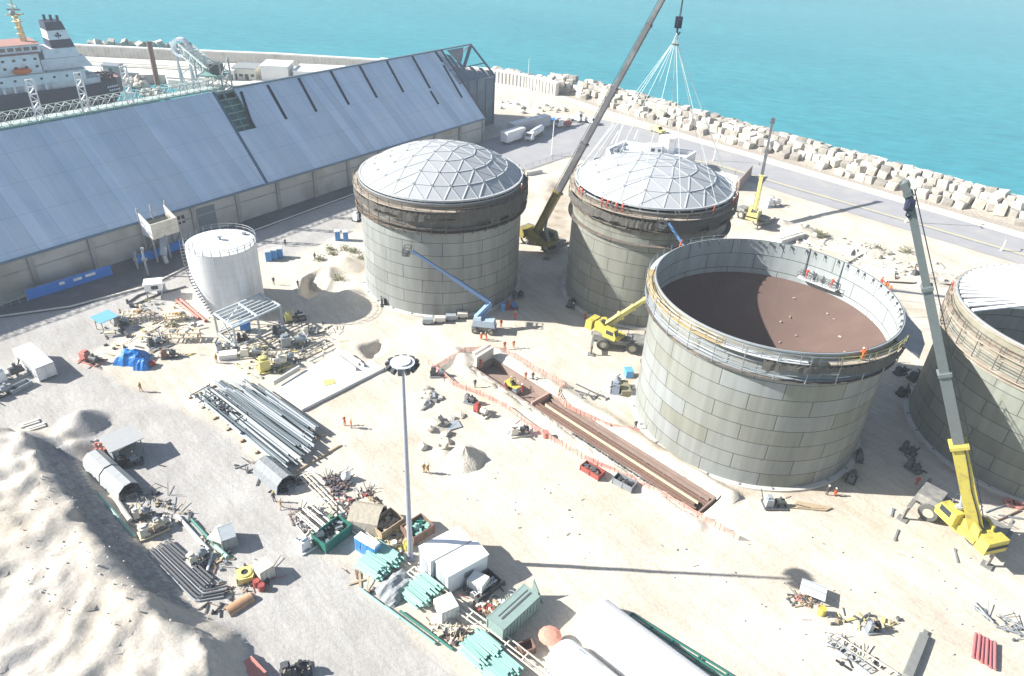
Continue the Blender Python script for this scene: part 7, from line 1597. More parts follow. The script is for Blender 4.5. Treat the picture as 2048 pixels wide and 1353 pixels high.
t = container('dark green shipping container with a dark groove along its roof, near the bottom edge', (1004, 1290), (1076, 1222), 2.3, 2.5, DKGREEN); L0 = (G(1076, 1222) - G(1004, 1290)).length; b = MB(); b.box((L0 * .55, 1.0, 2.57), (L0 * .8, .22, .04)); b.box((L0 * .55, 1.5, 2.57), (L0 * .8, .12, .04)); b.build('roof_groove', DSTEEL, t)
A_, C_, L0, hd = dirpx((1062, 1192), (1080, 1204)); b = MB(); b.add([(0, 0, 0), (1.8, 0, 0), (0, .3, 2.4), (0, .12, 0), (1.8, .12, 0), (0, .42, 2.4)], [(0, 2, 1), (3, 4, 5), (0, 1, 4, 3), (1, 2, 5, 4), (2, 0, 3, 5)]); b.beam((0, .06, 0), (0, .36, 2.5), .1); tag(b.build('wedge_panel', DKGREEN, None, A_, hd), 'triangular dark panel standing behind the green container', 'panel')
b = MB(); b.lathe([(.02, 1.72), (.7, 1.64), (1.3, 1.4), (1.26, 1.35), (.02, 1.65)], 12); b.cyl((0, 0, 0), (0, 0, 1.68), .06, n=6); tag(b.build('parasol', mat('salmon_canvas', (.66, .30, .22), .8, var=.15), None, G(1098, 1288)), 'salmon pink parasol between the green container and the white tents', 'parasol')
crate('small brown box below the green container', (1044, 1316), (1070, 1306), 1.2, .9, RUST)
# ---- long white membrane covers
def long_cover(label, a, c, wd, hh, m, vents):
    A_, C_, L0, hd = dirpx(a, c); t = thing('membrane_cover', label, 'cover', A_, hd, 'long white covers'); n = 12; rows = []
    for x, k in ((-.9, .45), (-.65, .75), (-.25, .93), (.3, 1), (L0 * .5, 1.01), (L0, 1)):
        rows.append([(x, wd / 2 * k * math.cos(PI * j / n), hh * (k if x < .3 else 1) * math.sin(PI * j / n) ** .62) for j in range(n + 1)])
    b = MB(); V = [q for r_ in rows for q in r_]; w1 = n + 1
    b.add(V, [(i * w1 + j, (i + 1) * w1 + j, (i + 1) * w1 + j + 1, i * w1 + j + 1) for i in range(len(rows) - 1) for j in range(n)] + [tuple(range(w1)), tuple(range((len(rows) - 1) * w1, len(rows) * w1))[::-1]])
    b.build('membrane', m, t, smooth=False)
    for k, (x, y) in enumerate(vents): b = MB(); z = hh * math.sqrt(max(.1, 1 - (2 * y / wd) ** 2)); b.box((x, y, z * .93 + .1), (.9, .35, .25)); b.build('vent', GALV, t)
long_cover('long rounded white membrane cover at the bottom edge, the larger and farther one', (1182, 1245), (1420, 1430), 5.6, 3.0, WHITESHEET, ((1.5, 1.6), (4.5, 1.2), (8, 1.5)))
long_cover('long rounded white membrane cover at the bottom edge, the nearer one beside the parasol', (1118, 1320), (1300, 1470), 4.4, 2.5, WHITESHEET, ((2, 1.0), (4, 1.3)))
rails('dark green rail track along the far side of the larger white cover', [(1258, 1238), (1340, 1290), (1450, 1358), (1500, 1392)], (-.55, 0, .55), .4, .12, GREEN)
# ---- left hand yard
shelter('grey roofed workshop shelter on the grey yard below the sand mound', (232, 932), (290, 906), 3.2, 2.6, mat('grey_roof_sheet', (.40, .41, .41), .6, var=.1), STEEL, walls=GREYSHEET)
for k in range(6): drum((196 + (k % 3) * 9, 902 + (k // 3) * 12), 'rust red gas cylinder standing left of the workshop shelter', PINKRED, .2, 1.5, 'gas cylinder', 'gas cylinders by the shelter')
b = MB(); b.cyl((0, 0, .3), (0, 0, 1.6), .55, n=12); b.cyl((0, 0, 1.6), (0, 0, 1.85), .55, .2, 12); b.cyl((0, 0, 0), (0, 0, .3), .4, n=8); tag(b.build('water_tank', WHITE, None, G(232, 918)), 'white water tank at the corner of the workshop shelter', 'tank')
skid('dark work bench machine under the workshop shelter roof', (262, 928), .45, 3.0, 1.4, 81, [DARK, STEEL, DSTEEL], 'bench machine', 'bench_machine')
debris('pale boards and hoses around the gas cylinders', [(180, 885), (260, 865), (255, 885), (200, 905)], 30, 50, [WHITE, PALEWOOD, STEEL], .9)
tunnel('grey canvas tunnel on the yard, the one nearer the workshop shelter', (190, 925), (222, 955), 3.2, 2.1, mat('light_grey_canvas', (.40, .42, .42), .7, var=.12))
tunnel('grey canvas tunnel on the yard with its dark end towards the pipes', (224, 957), (262, 992), 3.2, 2.1, mat('light_grey_canvas', (.40, .42, .42), .7, var=.12))
for k, (p, q, r, m, lab) in enumerate((((200, 995), (270, 1078), .24, MINT, 'fat mint green pipe lying along the foot of the gravel heap'), ((192, 985), (232, 1035), .12, GREEN, 'thin dark green pipe above the fat mint one by the gravel heap'), ((355, 1034), (418, 1104), .22, WHITE, 'white pipe on the grey yard, left of the dark green one'), ((384, 1042), (452, 1116), .2, GREEN, 'dark green pipe on the grey yard, right of the white one'), ((432, 1096), (456, 1118), .26, MINT, 'short mint pipe end touching the dark green pipe'), ((425, 1108), (415, 1145), .16, WHITE, 'short white pipe below the grey cabinet'), ((232, 1000), (262, 1045), .3, CONC, 'wide pale plank next to the fat mint pipe'))):
    A_, C_, L0, hd = dirpx(p, q); put_pipe(A_ + V3(0, 0, r + .05), L0, r, m, hd, lab, None)
container('grey cabinet with a pale lid on the grey yard, casting a dark shadow', (448, 1104), (476, 1094), 2.4, 1.8, GALV, 'cabinet', 'equipment_cabinet', doors=False)
shelter('small lean-to beside the grey cabinet', (425, 1092), (446, 1100), 1.6, 1.4, CREAM, WOOD)
# bent dark pipes
for k in range(9):
    o_ = G(296 + k * 5.2, 1108 - k * 3.0); e1 = G(392 + k * 5.0, 1206 - k * 5.0); e2 = G(448 + k * 2, 1196 - k * 5); b = MB()
    P = [Vector(), (e1 - o_) * .93, (e1 - o_) * .985 + (e2 - e1) * .03, (e1 - o_) + (e2 - e1) * .15, (e2 - o_)] if k < 5 else [Vector(), (e1 - o_) * .5, (e1 - o_) * .96]
    b.tube([p + V3(0, 0, .2 + .12 * (k % 3)) for p in P], .13 + .03 * (k % 2), 7); tag(b.build('bent_pipe', mat('dark_coated_pipe', (.10, .105, .115), .5, var=.2) if k % 3 else STEEL, None, o_), 'dark coated pipe in the bent bundle at the foot of the gravel heap' if k < 5 else 'straight dark pipe beside the bent bundle at the foot of the gravel heap', 'pipe', 'bent dark pipes' if k < 5 else 'straight dark pipes by the bent bundle')
big_skid('cream pump set at the head of the bent dark pipes', (308, 1064), .7, 82, .8, 'pump set', 'pump_skid', [CREAM, PALEWOOD, WOOD, DSTEEL])
skid('pale motor on blocks right of the cream pump set', (326, 1052), .7, 2.0, 1.0, 83, [GALV, CONC, DSTEEL], 'motor', 'motor_set')
skid('grey pump on blocks above the cream pump set', (286, 1034), .6, 2.2, 1.0, 84, [CONC, STEEL, DSTEEL])
debris('dark fittings and boards scattered between the canvas tunnels and the white pipe', [(285, 985), (330, 970), (350, 1010), (400, 1040), (340, 1050), (290, 1020)], 60, 51, [DSTEEL, WOOD, STEEL, DARK], .8)
debris('dark bolts and rods scattered along the lower end of the bent pipes', [(370, 1120), (420, 1100), (470, 1190), (440, 1235), (400, 1215)], 80, 52, [DSTEEL, DARK, STEEL, RUST], .7)
t = thing('flanged_casting', 'pale yellow square casting with a round hole, on the grey yard', 'casting', G(492, 1156), .4); b = MB(); b.box((0, 0, .5), (2.0, 2.0, .8), 0, 0, .93); b.build('base', PALEYEL, t); b = MB(); b.ring(.42, .75, .9, 1.05, 24); b.build('flange', PALEYEL, t); b = MB(); b.cyl((0, 0, .86), (0, 0, .93), .42, n=18); b.build('bore', DARK, t)
b = MB(); [b.cyl((.9 * a, .9 * e, 0), (.9 * a, .9 * e, 1.1), .08, n=6) for a in (-1, 1) for e in (-1, 1)]; b.build('stud', DSTEEL, t)
container('cream equipment box right of the yellow casting', (524, 1168), (550, 1152), 1.7, 1.8, CREAM, 'box', 'equipment_box', doors=False)
for k, (p, lab) in enumerate((((514, 1172), 'red drum between the yellow casting and the cream box, the upper one'), ((524, 1180), 'red drum in front of the cream box, the lower one'))): drum(p, lab, RED, .4, .9, 'drum', 'red drums by the cream box')
A_, C_, L0, hd = dirpx((455, 1228), (504, 1196)); b = MB(); n = 10; b.add([(x, .75 * math.cos(PI * j / n), .75 * math.sin(PI * j / n)) for x in (0, L0) for j in range(n + 1)] + [(x, .68 * math.cos(PI * j / n), .68 * math.sin(PI * j / n)) for x in (0, L0) for j in range(n + 1)], [f for j in range(n) for f in ((j, n + 1 + j, n + 2 + j, j + 1), (2 * n + 2 + j, 2 * n + 3 + j, 3 * n + 4 + j, 3 * n + 3 + j), (j, j + 1, 2 * n + 3 + j, 2 * n + 2 + j), (n + 1 + j, 3 * n + 3 + j, 3 * n + 4 + j, n + 2 + j))]); tag(b.build('half_pipe', mat('ochre_rust_pipe', (.42, .25, .14), .8, var=.25, dirt=(.6, .5, .4), dirt_amt=.4), None, A_, hd), 'wide ochre half pipe lying at the tip of the gravel heap', 'half pipe')
b = MB(); b.box((0, 0, .5), (1.6, 3, 1.0), 0, 0, .85); b.box((0, 0, 1.02), (1.5, 2.7, .1)); tag(b.build('red_tool_box', PINKRED, None, G(508, 1350), .9), 'faded red box cut off by the bottom edge of the photo', 'box')
skid('dark machine cut off by the bottom edge, right of the faded red box', (592, 1348), .4, 3.0, 1.8, 85, [DSTEEL, DARK, WOOD], 'machine', 'site_machine', 1.8)
# ---- bottom right
t = thing('covered_table', 'white sheeted table with scraps around it at the end of the mast shadow', 'table', G(1622, 1192), -.45)
b = MB(); b.box((0, 0, 1.1), (2.9, 2.2, .1)); b.hexa([(-1.5, -1.3, .55), (1.5, -1.3, .55), (1.5, -1.1, 1.1), (-1.5, -1.1, 1.1), (-1.5, -1.34, .55), (1.5, -1.34, .55), (1.5, -1.14, 1.16), (-1.5, -1.14, 1.16)]) if 0 else None; b.build('sheet', mat('pale_blue_sheet', (.60, .64, .70), .7, var=.08), t)
for x in (-1.3, 1.3):
    for y in (-.9, .9): MB().box((x, y, .52), (.12, .12, 1.05)).build('leg', STEEL, t)
b = MB(); b.beam((-1.4, .95, 1.1), (1.4, .95, 1.1), .14); b.beam((-1.4, 0, 1.12), (1.4, 0, 1.12), .14); b.build('frame', GALV, t)
debris('timber and wire scraps left of the white sheeted table', [(1575, 1192), (1625, 1190), (1640, 1215), (1580, 1215)], 40, 53, [WOOD, DSTEEL, PINKRED], .7)
drum((1642, 1228), 'bright yellow drum below the white sheeted table', YELLOW, .45, 1.0)
skid('small dark pump on the white sand, lower right', (1744, 1262), .2, 1.6, 1.0, 91, [STEEL, DARK, WOOD])
debris('sticks and rods on the white sand around the small dark pump', [(1660, 1225), (1800, 1235), (1790, 1262), (1660, 1262)], 26, 54, [WOOD, DSTEEL, PALEYEL], .8)
for k, (p, q, m) in enumerate((((1655, 1270), (1790, 1356), CREAM), ((1652, 1282), (1740, 1345), GALV))):
    A_, C_, L0, hd = dirpx(p, q); b = MB(); [b.beam((0, y, .25 + .2 * (y > 0)), (L0, y, .25 + .2 * (y > 0)), .1) for y in (-.35, .35)]; [b.beam((L0 * j / 9, -.35, .25), (L0 * j / 9, .35, .45), .08) for j in range(10)]; [b.beam((L0 * j / 3, .35, 0), (L0 * j / 3, .35, .45), .09) for j in range(4)]; tag(b.build('scaffold_ladder', m, None, A_, hd), ('long cream scaffold ladder lying at the lower right, the farther one', 'shorter grey scaffold ladder lying at the lower right, the nearer one')[k], 'ladder')
debris('dark clamps and offcuts around the scaffold ladders, lower right', [(1650, 1270), (1740, 1300), (1770, 1345), (1680, 1340)], 40, 55, [DSTEEL, DARK, CREAM], .8)
A_, C_, L0, hd = dirpx((1848, 1272), (1812, 1362)); b = MB(); b.box((L0 / 2, 0, .3), (L0, 1.1, .5), 0, 0, .92); b.box((L0 / 2, 0, .58), (L0 * .92, .8, .08)); b.box((-.3, 0, .2), (.7, .5, .3)); tag(b.build('dark_strip', mat('dark_grey_strip', (.20, .21, .20), .8, var=.2), None, A_, hd), 'long dark grey strip on the white sand near the lower right corner', 'trough')  # two low dark grey boxes stacked, with a small end block
for k in range(6):
    A_, C_, L0, hd = dirpx((1950 + k * 7.5, 1270 + k * 4), (1944 + k * 8.5, 1318 + k * 5)); put_pipe(A_ + V3(0, 0, .3 + .1 * (k % 2)), L0, .17, REDPIPE, hd, 'maroon pipe in the bundle at the lower right corner', 'maroon pipe bundle', 0, 'maroon_pipe')
for k, (p, q) in enumerate((((1945, 1205), (1985, 1250)), ((1990, 1255), (2048, 1275)), ((1996, 1232), (2048, 1262)), ((1940, 1212), (1975, 1240)))):
    A_, C_, L0, hd = dirpx(p, q); b = MB(); b.cyl((0, 0, .25), (L0, 0, .35), .11, n=7); [b.cyl((L0 * f, -.25, .25), (L0 * f, .25, .25), .1, n=6) for f in (.3, .8)]; tag(b.build('scaffold_tube', STEEL, None, A_, hd), ('grey scaffold tube above the maroon pipes, sloping down to the right', 'grey scaffold tube right of the maroon pipes, the lower one', 'grey scaffold tube right of the maroon pipes, the upper one', 'short grey scaffold tube above the maroon pipes')[k], 'tube')
debris('loose clamps near the grey scaffold tubes at the right edge', [(1960, 1220), (2048, 1240), (2048, 1290), (2000, 1275)], 20, 56, [STEEL, DSTEEL], .8)
# ---- rocks, broken concrete, scrub
for k in range(46):
    px, py = r5.uniform(1560, 1960), 0; py = 452 + (px - 1560) * .30 + r5.uniform(-18, 34); p = G(px, py); p.z = ground_z(p.x, p.y) + .1; put_rock(p, r5.uniform(.35, .95), 'loose rock on the pale strip between the tanks and the quay road', 'rocks along the quay road')
for k in range(24):
    px, py = r5.uniform(985, 1200), 0; py = 208 + (px - 985) * .12 + r5.uniform(-9, 12); p = G(px, py); p.z = .15; put_rock(p, r5.uniform(.6, 1.5), 'white rubble rock on the bank at the end of the asphalt', 'white rubble bank')
for k in range(26):
    px, py = r5.choice(((860, 800), (880, 850), (905, 840), (872, 880), (930, 720))); p = G(px + r5.uniform(-28, 28), py + r5.uniform(-20, 20)); p.z = ground_z(p.x, p.y) + .15; put_rock(p, r5.uniform(.4, 1.0), 'broken limestone lump on the sand between the mast and the trench', 'broken limestone lumps')
for k, (p, hd, lab) in enumerate((((848, 812), .9, 'broken concrete slab tilted up among the limestone lumps, left of the net'), ((868, 798), 1.4, 'broken concrete slab leaning on the first one among the limestone lumps'), ((905, 852), .5, 'thin grey sheet lying flat among the limestone lumps'))):
    b = MB(); b.hexa([(-1, -.7, 0), (1, -.6, .05), (1.1, .7, .5), (-.9, .8, .4), (-1, -.7, .3), (1, -.6, .35), (1.1, .7, .8), (-.9, .8, .7)] if k < 2 else [(-1.2, -.9, .05), (1.2, -.9, .08), (1.2, .9, .1), (-1.2, .9, .06), (-1.2, -.9, .12), (1.2, -.9, .14), (1.2, .9, .18), (-1.2, .9, .12)]); b.box((.1, .1, .6 if k < 2 else .15), (1.2, .5, .25 if k < 2 else .06), .4); tag(b.build('broken_slab', (CONC, GCONC, GALV)[k], None, G(*p), hd), lab, 'slab')
# sand cone
c0 = G(930, 918); V = []; F = []; n = 36; m_ = 9
for j in range(m_ + 1):
    q = j / m_
    for i in range(n): a = 2 * PI * i / n; e = noise.noise(Vector((math.cos(a) * 1.5, math.sin(a) * 1.5, q * 2))) ; rr = 3.0 * q * (1 + .12 * e); V.append((rr * math.cos(a), rr * math.sin(a), max(-.05, 2.3 * (1 - q) ** 1.05 + .10 * e - .03)))
for j in range(m_):
    for i in range(n): F.append((j * n + i, (j + 1) * n + i, (j + 1) * n + (i + 1) % n, j * n + (i + 1) % n))
me_ = MB(); me_.add(V, F); tag(me_.build('sand_pile', mat('pale_sand_heap', (.56, .51, .43), .95, var=.12, scale=2, bump=.5, bscale=4), None, c0), 'pale sand pile shaped like a cone in the middle of the site', 'sand pile')
def scrub(p, s, seed, label, grp):
    r = random.Random(seed); t = thing('scrub_bush', label, 'bush', G(*p), 0, grp); b = MB()
    for k in range(110):
        c = V3(r.gauss(0, .55) * s, r.gauss(0, .45) * s, abs(r.gauss(.35, .3)) * s); a = r.uniform(0, 6.3); d = V3(math.cos(a), math.sin(a), r.uniform(-.3, .8)) * .28 * s; e = V3(-d.y, d.x, r.uniform(-.1, .1)) * .45; b.add([c, c + d * .5 + e, c + d, c + d * .5 - e], [(0, 1, 2, 3)])
    b.build('foliage', GRASS, t); b = MB(); [b.beam((0, 0, 0), (r.gauss(0, .3) * s, r.gauss(0, .3) * s, .6 * s), .05) for k in range(6)]; b.build('stem', WOOD, t)
for k, p in enumerate(((708, 505), (722, 520), (660, 500), (640, 520), (690, 500), (676, 560), (665, 510))): scrub(p, 1.1, k, 'dry scrub bush on the mound left of the domed tank', 'scrub on the mound')
for k, p in enumerate(((1636, 470), (1645, 476), (1752, 500), (1810, 505))): scrub(p, 1.4, 20 + k, 'dark scrub bush on the strip beside the quay road', 'scrub by the quay road')
for k, p in enumerate(((560, 745), (525, 700), (345, 652))): scrub(p, .9, 30 + k, ('green scrub growing at the right side of the pump stack', 'green scrub growing in front of the steel frame', 'green scrub beside the timber rack near the red pipes')[k], None)
for k in range(4): 
    pts = [[(1770, 565), (1830, 568), (1850, 555), (1880, 570), (1990, 576)], [(1685, 535), (1708, 520), (1755, 495)], [(1620, 490), (1720, 520), (1800, 545)], [(1560, 455), (1600, 478), (1640, 500)]][k]
    P = [G(*q) for q in pts]; b = MB(); b.tube([q - P[0] + V3(0, 0, .15) for q in P], .16, 6); b.cyl((0, 0, 0), (0, 0, .4), .22, n=8); tag(b.build('hose', (DARK, DSTEEL, CONC, CONC)[k], None, P[0]), ('long black hose along the strip left of the right hand tank', 'dark pipe slanting across the strip behind the open tank', 'pale pipe along the strip behind the open tank', 'pale pipe near the foot of the thin crane')[k], 'hose')
debris('boards and scraps strewn along the strip beside the quay road', [(1570, 460), (1800, 515), (1990, 560), (1950, 590), (1760, 560), (1600, 490)], 90, 57, [WOOD, CONC, DSTEEL, CREAM], 1.0)
for k, (p, q, d, hh) in enumerate((((1560, 492), (1612, 476), 3.6, 1.3), ((1652, 498), (1702, 512), 3.0, .8), ((1720, 545), (1790, 560), 4.0, .7))):
    A_, C_, L0, hd = dirpx(p, q); b = MB(); b.box((L0 / 2, d / 2, hh / 2 - .1), (L0, d, hh), 0, 0, .94); b.box((L0 / 2, d * .3, hh - .06), (L0 * .9, .25, .14)); tag(b.build('concrete_plinth', CONC, None, A_, hd), ('stepped pale concrete base behind the open tank, nearest the thin crane', 'flat pale concrete base on the strip behind the open tank', 'wide flat concrete base on the strip, nearest the raised boom')[k], 'concrete base')
big_skid('jumble of white formwork and pipes at the foot of the thin crane', (1545, 412), .4, 95, 1.2, 'formwork', 'formwork_stack', [WHITE, WCONC, GALV])
big_skid('dark machine standing on the strip beside the raised yellow crane boom', (1834, 552), .3, 96, .7, 'machine', 'site_machine', [DSTEEL, STEEL, DARK])
debris('small stones and litter across the bright middle of the site', [(650, 800), (860, 880), (1250, 1010), (1500, 1100), (1500, 1250), (1200, 1150), (880, 1000), (640, 880)], 60, 58, [ROCK, CONC, PALEWOOD, ROCK, CONC], .32, 'litter', 'site_litter', ('bit', 'bit', 'rock', 'rod'))
debris('small stones and litter across the white sand at the right', [(1480, 1040), (1800, 1060), (2030, 1130), (2030, 1340), (1500, 1340)], 34, 59, [ROCK, CONC, PALEWOOD, CONC], .32, 'litter', 'site_litter', ('bit', 'rock', 'rod'))
debris('stones on the slope of the gravel heap', [(60, 900), (130, 900), (300, 1120), (420, 1240), (300, 1330), (100, 1300), (20, 1000)], 120, 60, [CONC, CONC], .28, 'stones', 'heap_stones', ('rock',))

for k, (pts, n, m_, lab) in enumerate((([(470, 930), (520, 925), (600, 985), (560, 1000)], 50, [DSTEEL, DARK, WOOD, STEEL], 'dark offcuts and fittings around the grey canvas tunnel below the pipe stack'), ([(596, 1015), (650, 1000), (700, 1060), (640, 1100), (600, 1075)], 90, [DSTEEL, CREAM, WHITE, STEEL, WOOD], 'pipe offcuts and boards strewn around the pipe rack on the yard'), ([(225, 985), (275, 975), (330, 1060), (290, 1085)], 70, [STEEL, WOOD, CREAM, DSTEEL], 'timber and fittings strewn beside the fat mint pipe'), ([(400, 1070), (450, 1080), (470, 1130), (420, 1150)], 50, [WOOD, STEEL, DSTEEL, PALEWOOD], 'small timber and fittings around the grey cabinet'), ([(480, 1130), (545, 1130), (540, 1190), (480, 1190)], 30, [DSTEEL, RED, WOOD], 'small fittings around the yellow casting'), ([(735, 1080), (800, 1060), (830, 1120), (770, 1120)], 50, [WOOD, DSTEEL, PALEYEL, CREAM], 'boards and fittings around the foot of the floodlight mast'), ([(935, 1195), (1010, 1165), (1040, 1225), (1000, 1260)], 60, [RUST, WOOD, DSTEEL, CREAM], 'rusty bits between the white containers and the green container'), ([(190, 640), (290, 600), (420, 650), (400, 720), (220, 720)], 110, [WOOD, DSTEEL, CREAM, STEEL, PALEYEL], 'mixed site stores strewn west of the white tank'), ([(440, 680), (570, 640), (690, 660), (620, 720), (500, 770)], 130, [STEEL, CREAM, DSTEEL, PALEYEL, WOOD], 'pump parts and pipe pieces strewn around the steelwork'))): debris(lab, pts, n, 70 + k, m_, .85)
for k, (p, hd, sd_, nm, lab) in enumerate((((450, 700), .4, 131, 'valve_skid', 'grey valve skid directly in front of the open steelwork, on its left'), ((560, 668), .4, 132, 'pump_skid', 'dark pump skid under the right end of the open steelwork'), ((620, 668), .5, 133, 'filter_skid', 'pale filter skid beyond the open steelwork, near the round shadow'), ((575, 722), .5, 134, 'pump_skid', 'green and grey pump skid between the manifold and the white slab'), ((246, 648), .3, 135, 'cutting_machine', 'dark cutting machine between the canopy and the timber racks'), ((312, 690), .8, 136, 'pump_skid', 'grey pump right behind the blue tarpaulin'), ((398, 1120), .9, 137, 'pump_skid', 'dark pump beside the short white pipe on the grey yard'), ((676, 1046), .6, 138, 'threading_machine', 'grey threading machine beside the rail track and the pipe rack'))): skid(lab, p, hd, 2.6, 1.4, sd_, [(STEEL, DSTEEL, CREAM, mat('machine_green', (.16, .24, .17), .6))[k % 4], GALV, DSTEEL], nm.replace('_', ' '), nm, 1.5, 7)
# ================================================================ PEOPLE
def body_mesh(name, J, B, radii):
    """one continuous skinned body: J joints, B bones"""
    me = bpy.data.meshes.new(name); me.from_pydata([Vector(j) for j in J], B, []); o = bpy.data.objects.new(name, me); COL.objects.link(o)
    sk = o.modifiers.new('skin', 'SKIN'); sd_ = me.skin_vertices[0].data
    for i, r in enumerate(radii): sd_[i].radius = (r, r)
    sd_[0].use_root = True
    su = o.modifiers.new('sub', 'SUBSURF'); su.levels = 1; su.render_levels = 1
    dg = bpy.context.evaluated_depsgraph_get(); m2 = bpy.data.meshes.new_from_object(o.evaluated_get(dg)); bpy.data.objects.remove(o); m2.name = name; return m2
def figure(pose):
    hp, lean, arms, legs, sit = pose; z = .92 - sit
    J = [(0, 0, z), (0, lean * .3, z + .25), (0, lean * .55, z + .48), (0, lean * .7, z + .60), (0, lean * .8, z + .74)]
    R = [.135, .135, .15, .06, .105]; B = [(0, 1), (1, 2), (2, 3), (3, 4)]
    for s, (ex, ey, ez, wx, wy, wz) in zip((-1, 1), arms):
        k = len(J); sh = (s * .19, lean * .55, z + .50); J += [sh, (s * ex, lean * .55 + ey, z + ez), (s * wx, lean * .55 + wy, z + wz), (s * wx, lean * .55 + wy + .07, z + wz - .05)]; R += [.065, .052, .045, .042]; B += [(2, k), (k, k + 1), (k + 1, k + 2), (k + 2, k + 3)]
    for s, (kx, ky, kz, fx_, fy_) in zip((-1, 1), legs):
        k = len(J); J += [(s * .1, 0, z - .08), (s * kx, ky, kz), (s * fx_, fy_, .08), (s * fx_, fy_ + .14, .05)]; R += [.095, .07, .055, .05]; B += [(0, k), (k, k + 1), (k + 1, k + 2), (k + 2, k + 3)]
    return body_mesh('person', J, B, R), (0, lean * .8, z + .78)
down = ((.27, -.02, .22, .27, .08, -.02),) * 2; fwd_ = ((.24, .08, .25, .18, .32, .25),) * 2; up_ = ((.34, .1, .5, .38, .3, .68), (.27, -.02, .22, .27, .08, -.02))
stand = ((.11, .0, .46, .12, -.02),) * 2; walk = ((.1, .16, .47, .1, .28), (.1, -.02, .45, .1, -.3)); crouch = ((.16, .36, .5, .15, .08),) * 2
POSES = [(0, .02, down, stand, 0), (0, .06, (down[0], fwd_[0]), walk, .02), (0, .30, fwd_, stand, .03), (0, .0, up_, stand, 0), (0, .3, fwd_, crouch, .42)]
FIG = [figure(p) for p in POSES]
HEL = []
def helmet(m):
    b = MB(); b.lathe([(.16, -.01), (.135, .0), (.125, .07), (.07, .125), (.01, .14)], 12); o = b.build('helmet', m); me_ = o.data; bpy.data.objects.remove(o); return me_
HEL = {'w': helmet(HELMET), 'y': helmet(YELLOW), 'r': helmet(RED)}
SUITS = {'o': ORANGE, 'r': REDSUIT, 'd': DARKSUIT, 'k': KHAKI}
variants = {}
def person(p, label, suit='o', pose=0, hd=0, hel='w', grp=None, s=1.0):
    key = (suit, pose)
    if key not in variants:
        me_ = FIG[pose][0].copy(); me_.materials.clear()
        for m in (SUITS[suit], SKIN, DARKSUIT): me_.materials.append(m)
        hx, hy, hz = FIG[pose][1]; hands = []
        lim = .12
        for f in me_.polygons:
            c = f.center
            f.material_index = 1 if c.z > hz - .17 and abs(c.x) < .16 else (2 if c.z < .12 else 0); f.use_smooth = True
        variants[key] = me_
    o = bpy.data.objects.new('person', variants[key]); COL.objects.link(o); o.location = p; o.rotation_euler = (0, 0, hd); o.scale = (s,) * 3
    tag(o, label, 'person', grp)
    h = bpy.data.objects.new('helmet', HEL[hel]); COL.objects.link(h); h.parent = o; h.location = Vector(FIG[pose][1]) + V3(0, .0, .02); return o
def gp(px, py): q = G(px, py); q.z = ground_z(q.x, q.y) if abs(ground_z(q.x, q.y)) < 1.2 else 0; return q
LP = [((690, 852), 'person in orange overalls bending forward on the open sand above the mast shadow', 'o', 2, .5), ((703, 857), 'person in orange overalls standing right of a bending one on the open sand', 'o', 0, 2), ((283, 784), 'person in khaki walking alone on the grey yard towards the pipe stack', 'k', 1, 1), ((848, 946), 'person in khaki left of a pair near the sand cone', 'k', 0, .4), ((856, 948), 'person in khaki right of a pair near the sand cone', 'k', 1, .7), ((562, 1018), 'person in khaki walking beside the end of the grey canvas tunnel', 'k', 1, -.5), ((549, 1004), 'person in dark clothes behind another beside the grey canvas tunnel', 'd', 0, .3),
      ((571, 492), 'person in dark clothes on the road edge between the toilets and the white tank', 'd', 0, 1), ((630, 520), 'person in dark clothes at the edge of the excavated hollow', 'd', 0, 1), ((548, 570), 'person in dark clothes in the shadow right of the white tank', 'd', 0, 0), ((597, 580), 'person in dark clothes below the excavated hollow', 'd', 1, 0), ((434, 726), 'person in khaki standing beside the concrete box', 'k', 0, 1),
      ((961, 735), 'person in red leaning on the concrete panel at the head of the trench', 'r', 2, 0), ((1051, 760), 'person in orange on the far bank of the trench', 'o', 0, 0), ((1065, 763), 'person in dark clothes on the far bank of the trench', 'd', 0, 0), ((950, 776), 'person in dark clothes left of the yellow roller', 'd', 0, 0), ((1009, 699), 'person in dark red inside the bend of the far pink net', 'r', 0, 0), ((1027, 697), 'person in orange inside the bend of the far pink net', 'o', 1, 0), ((962, 680), 'person in orange crouching in front of the blue boom lift', 'o', 4, 0), ((973, 682), 'person in orange standing in front of the blue boom lift', 'o', 2, 1), ((1002, 655), 'person in dark red beside the wheels of the blue boom lift', 'r', 0, 0),
      ((1653, 990), 'person in dark clothes in front of the open tank at the shade edge', 'd', 0, 0), ((1672, 992), 'person in orange crouching in front of the open tank at the shade edge', 'o', 4, 1), ((1832, 970), 'person in red in the shade left of the yellow crane', 'r', 0, 0), ((1146, 622), 'person in dark clothes in the shade at the foot of the slung tank', 'd', 0, 0), ((1170, 640), 'person in dark red in the shade behind the rough terrain crane', 'r', 0, 0), ((1250, 1096), 'x', None, 0, 0), ((745, 850), 'x', None, 0, 0),
      ((1795, 418), 'x', None, 0, 0), ((1270, 860), 'person in dark clothes at the foot of the open tank where the net ends', 'd', 0, 0), ((1012, 782), 'person in red beside the yellow roller in the trench', 'r', 2, 1), ((1044, 786), 'person in red on the dividing wall of the trench', 'r', 0, 1), ((803, 1122), 'person in dark clothes at the foot of the floodlight mast', 'd', 0, 0), ((1030, 640), 'person in red in the shade between the domed tanks', 'r', 0, 0), ((666, 1268), 'x', None, 0, 0)]
for p, lab, su, po, hd in LP:
    if su: person(gp(*p), lab, su, po, hd, r5.choice('wwy'))
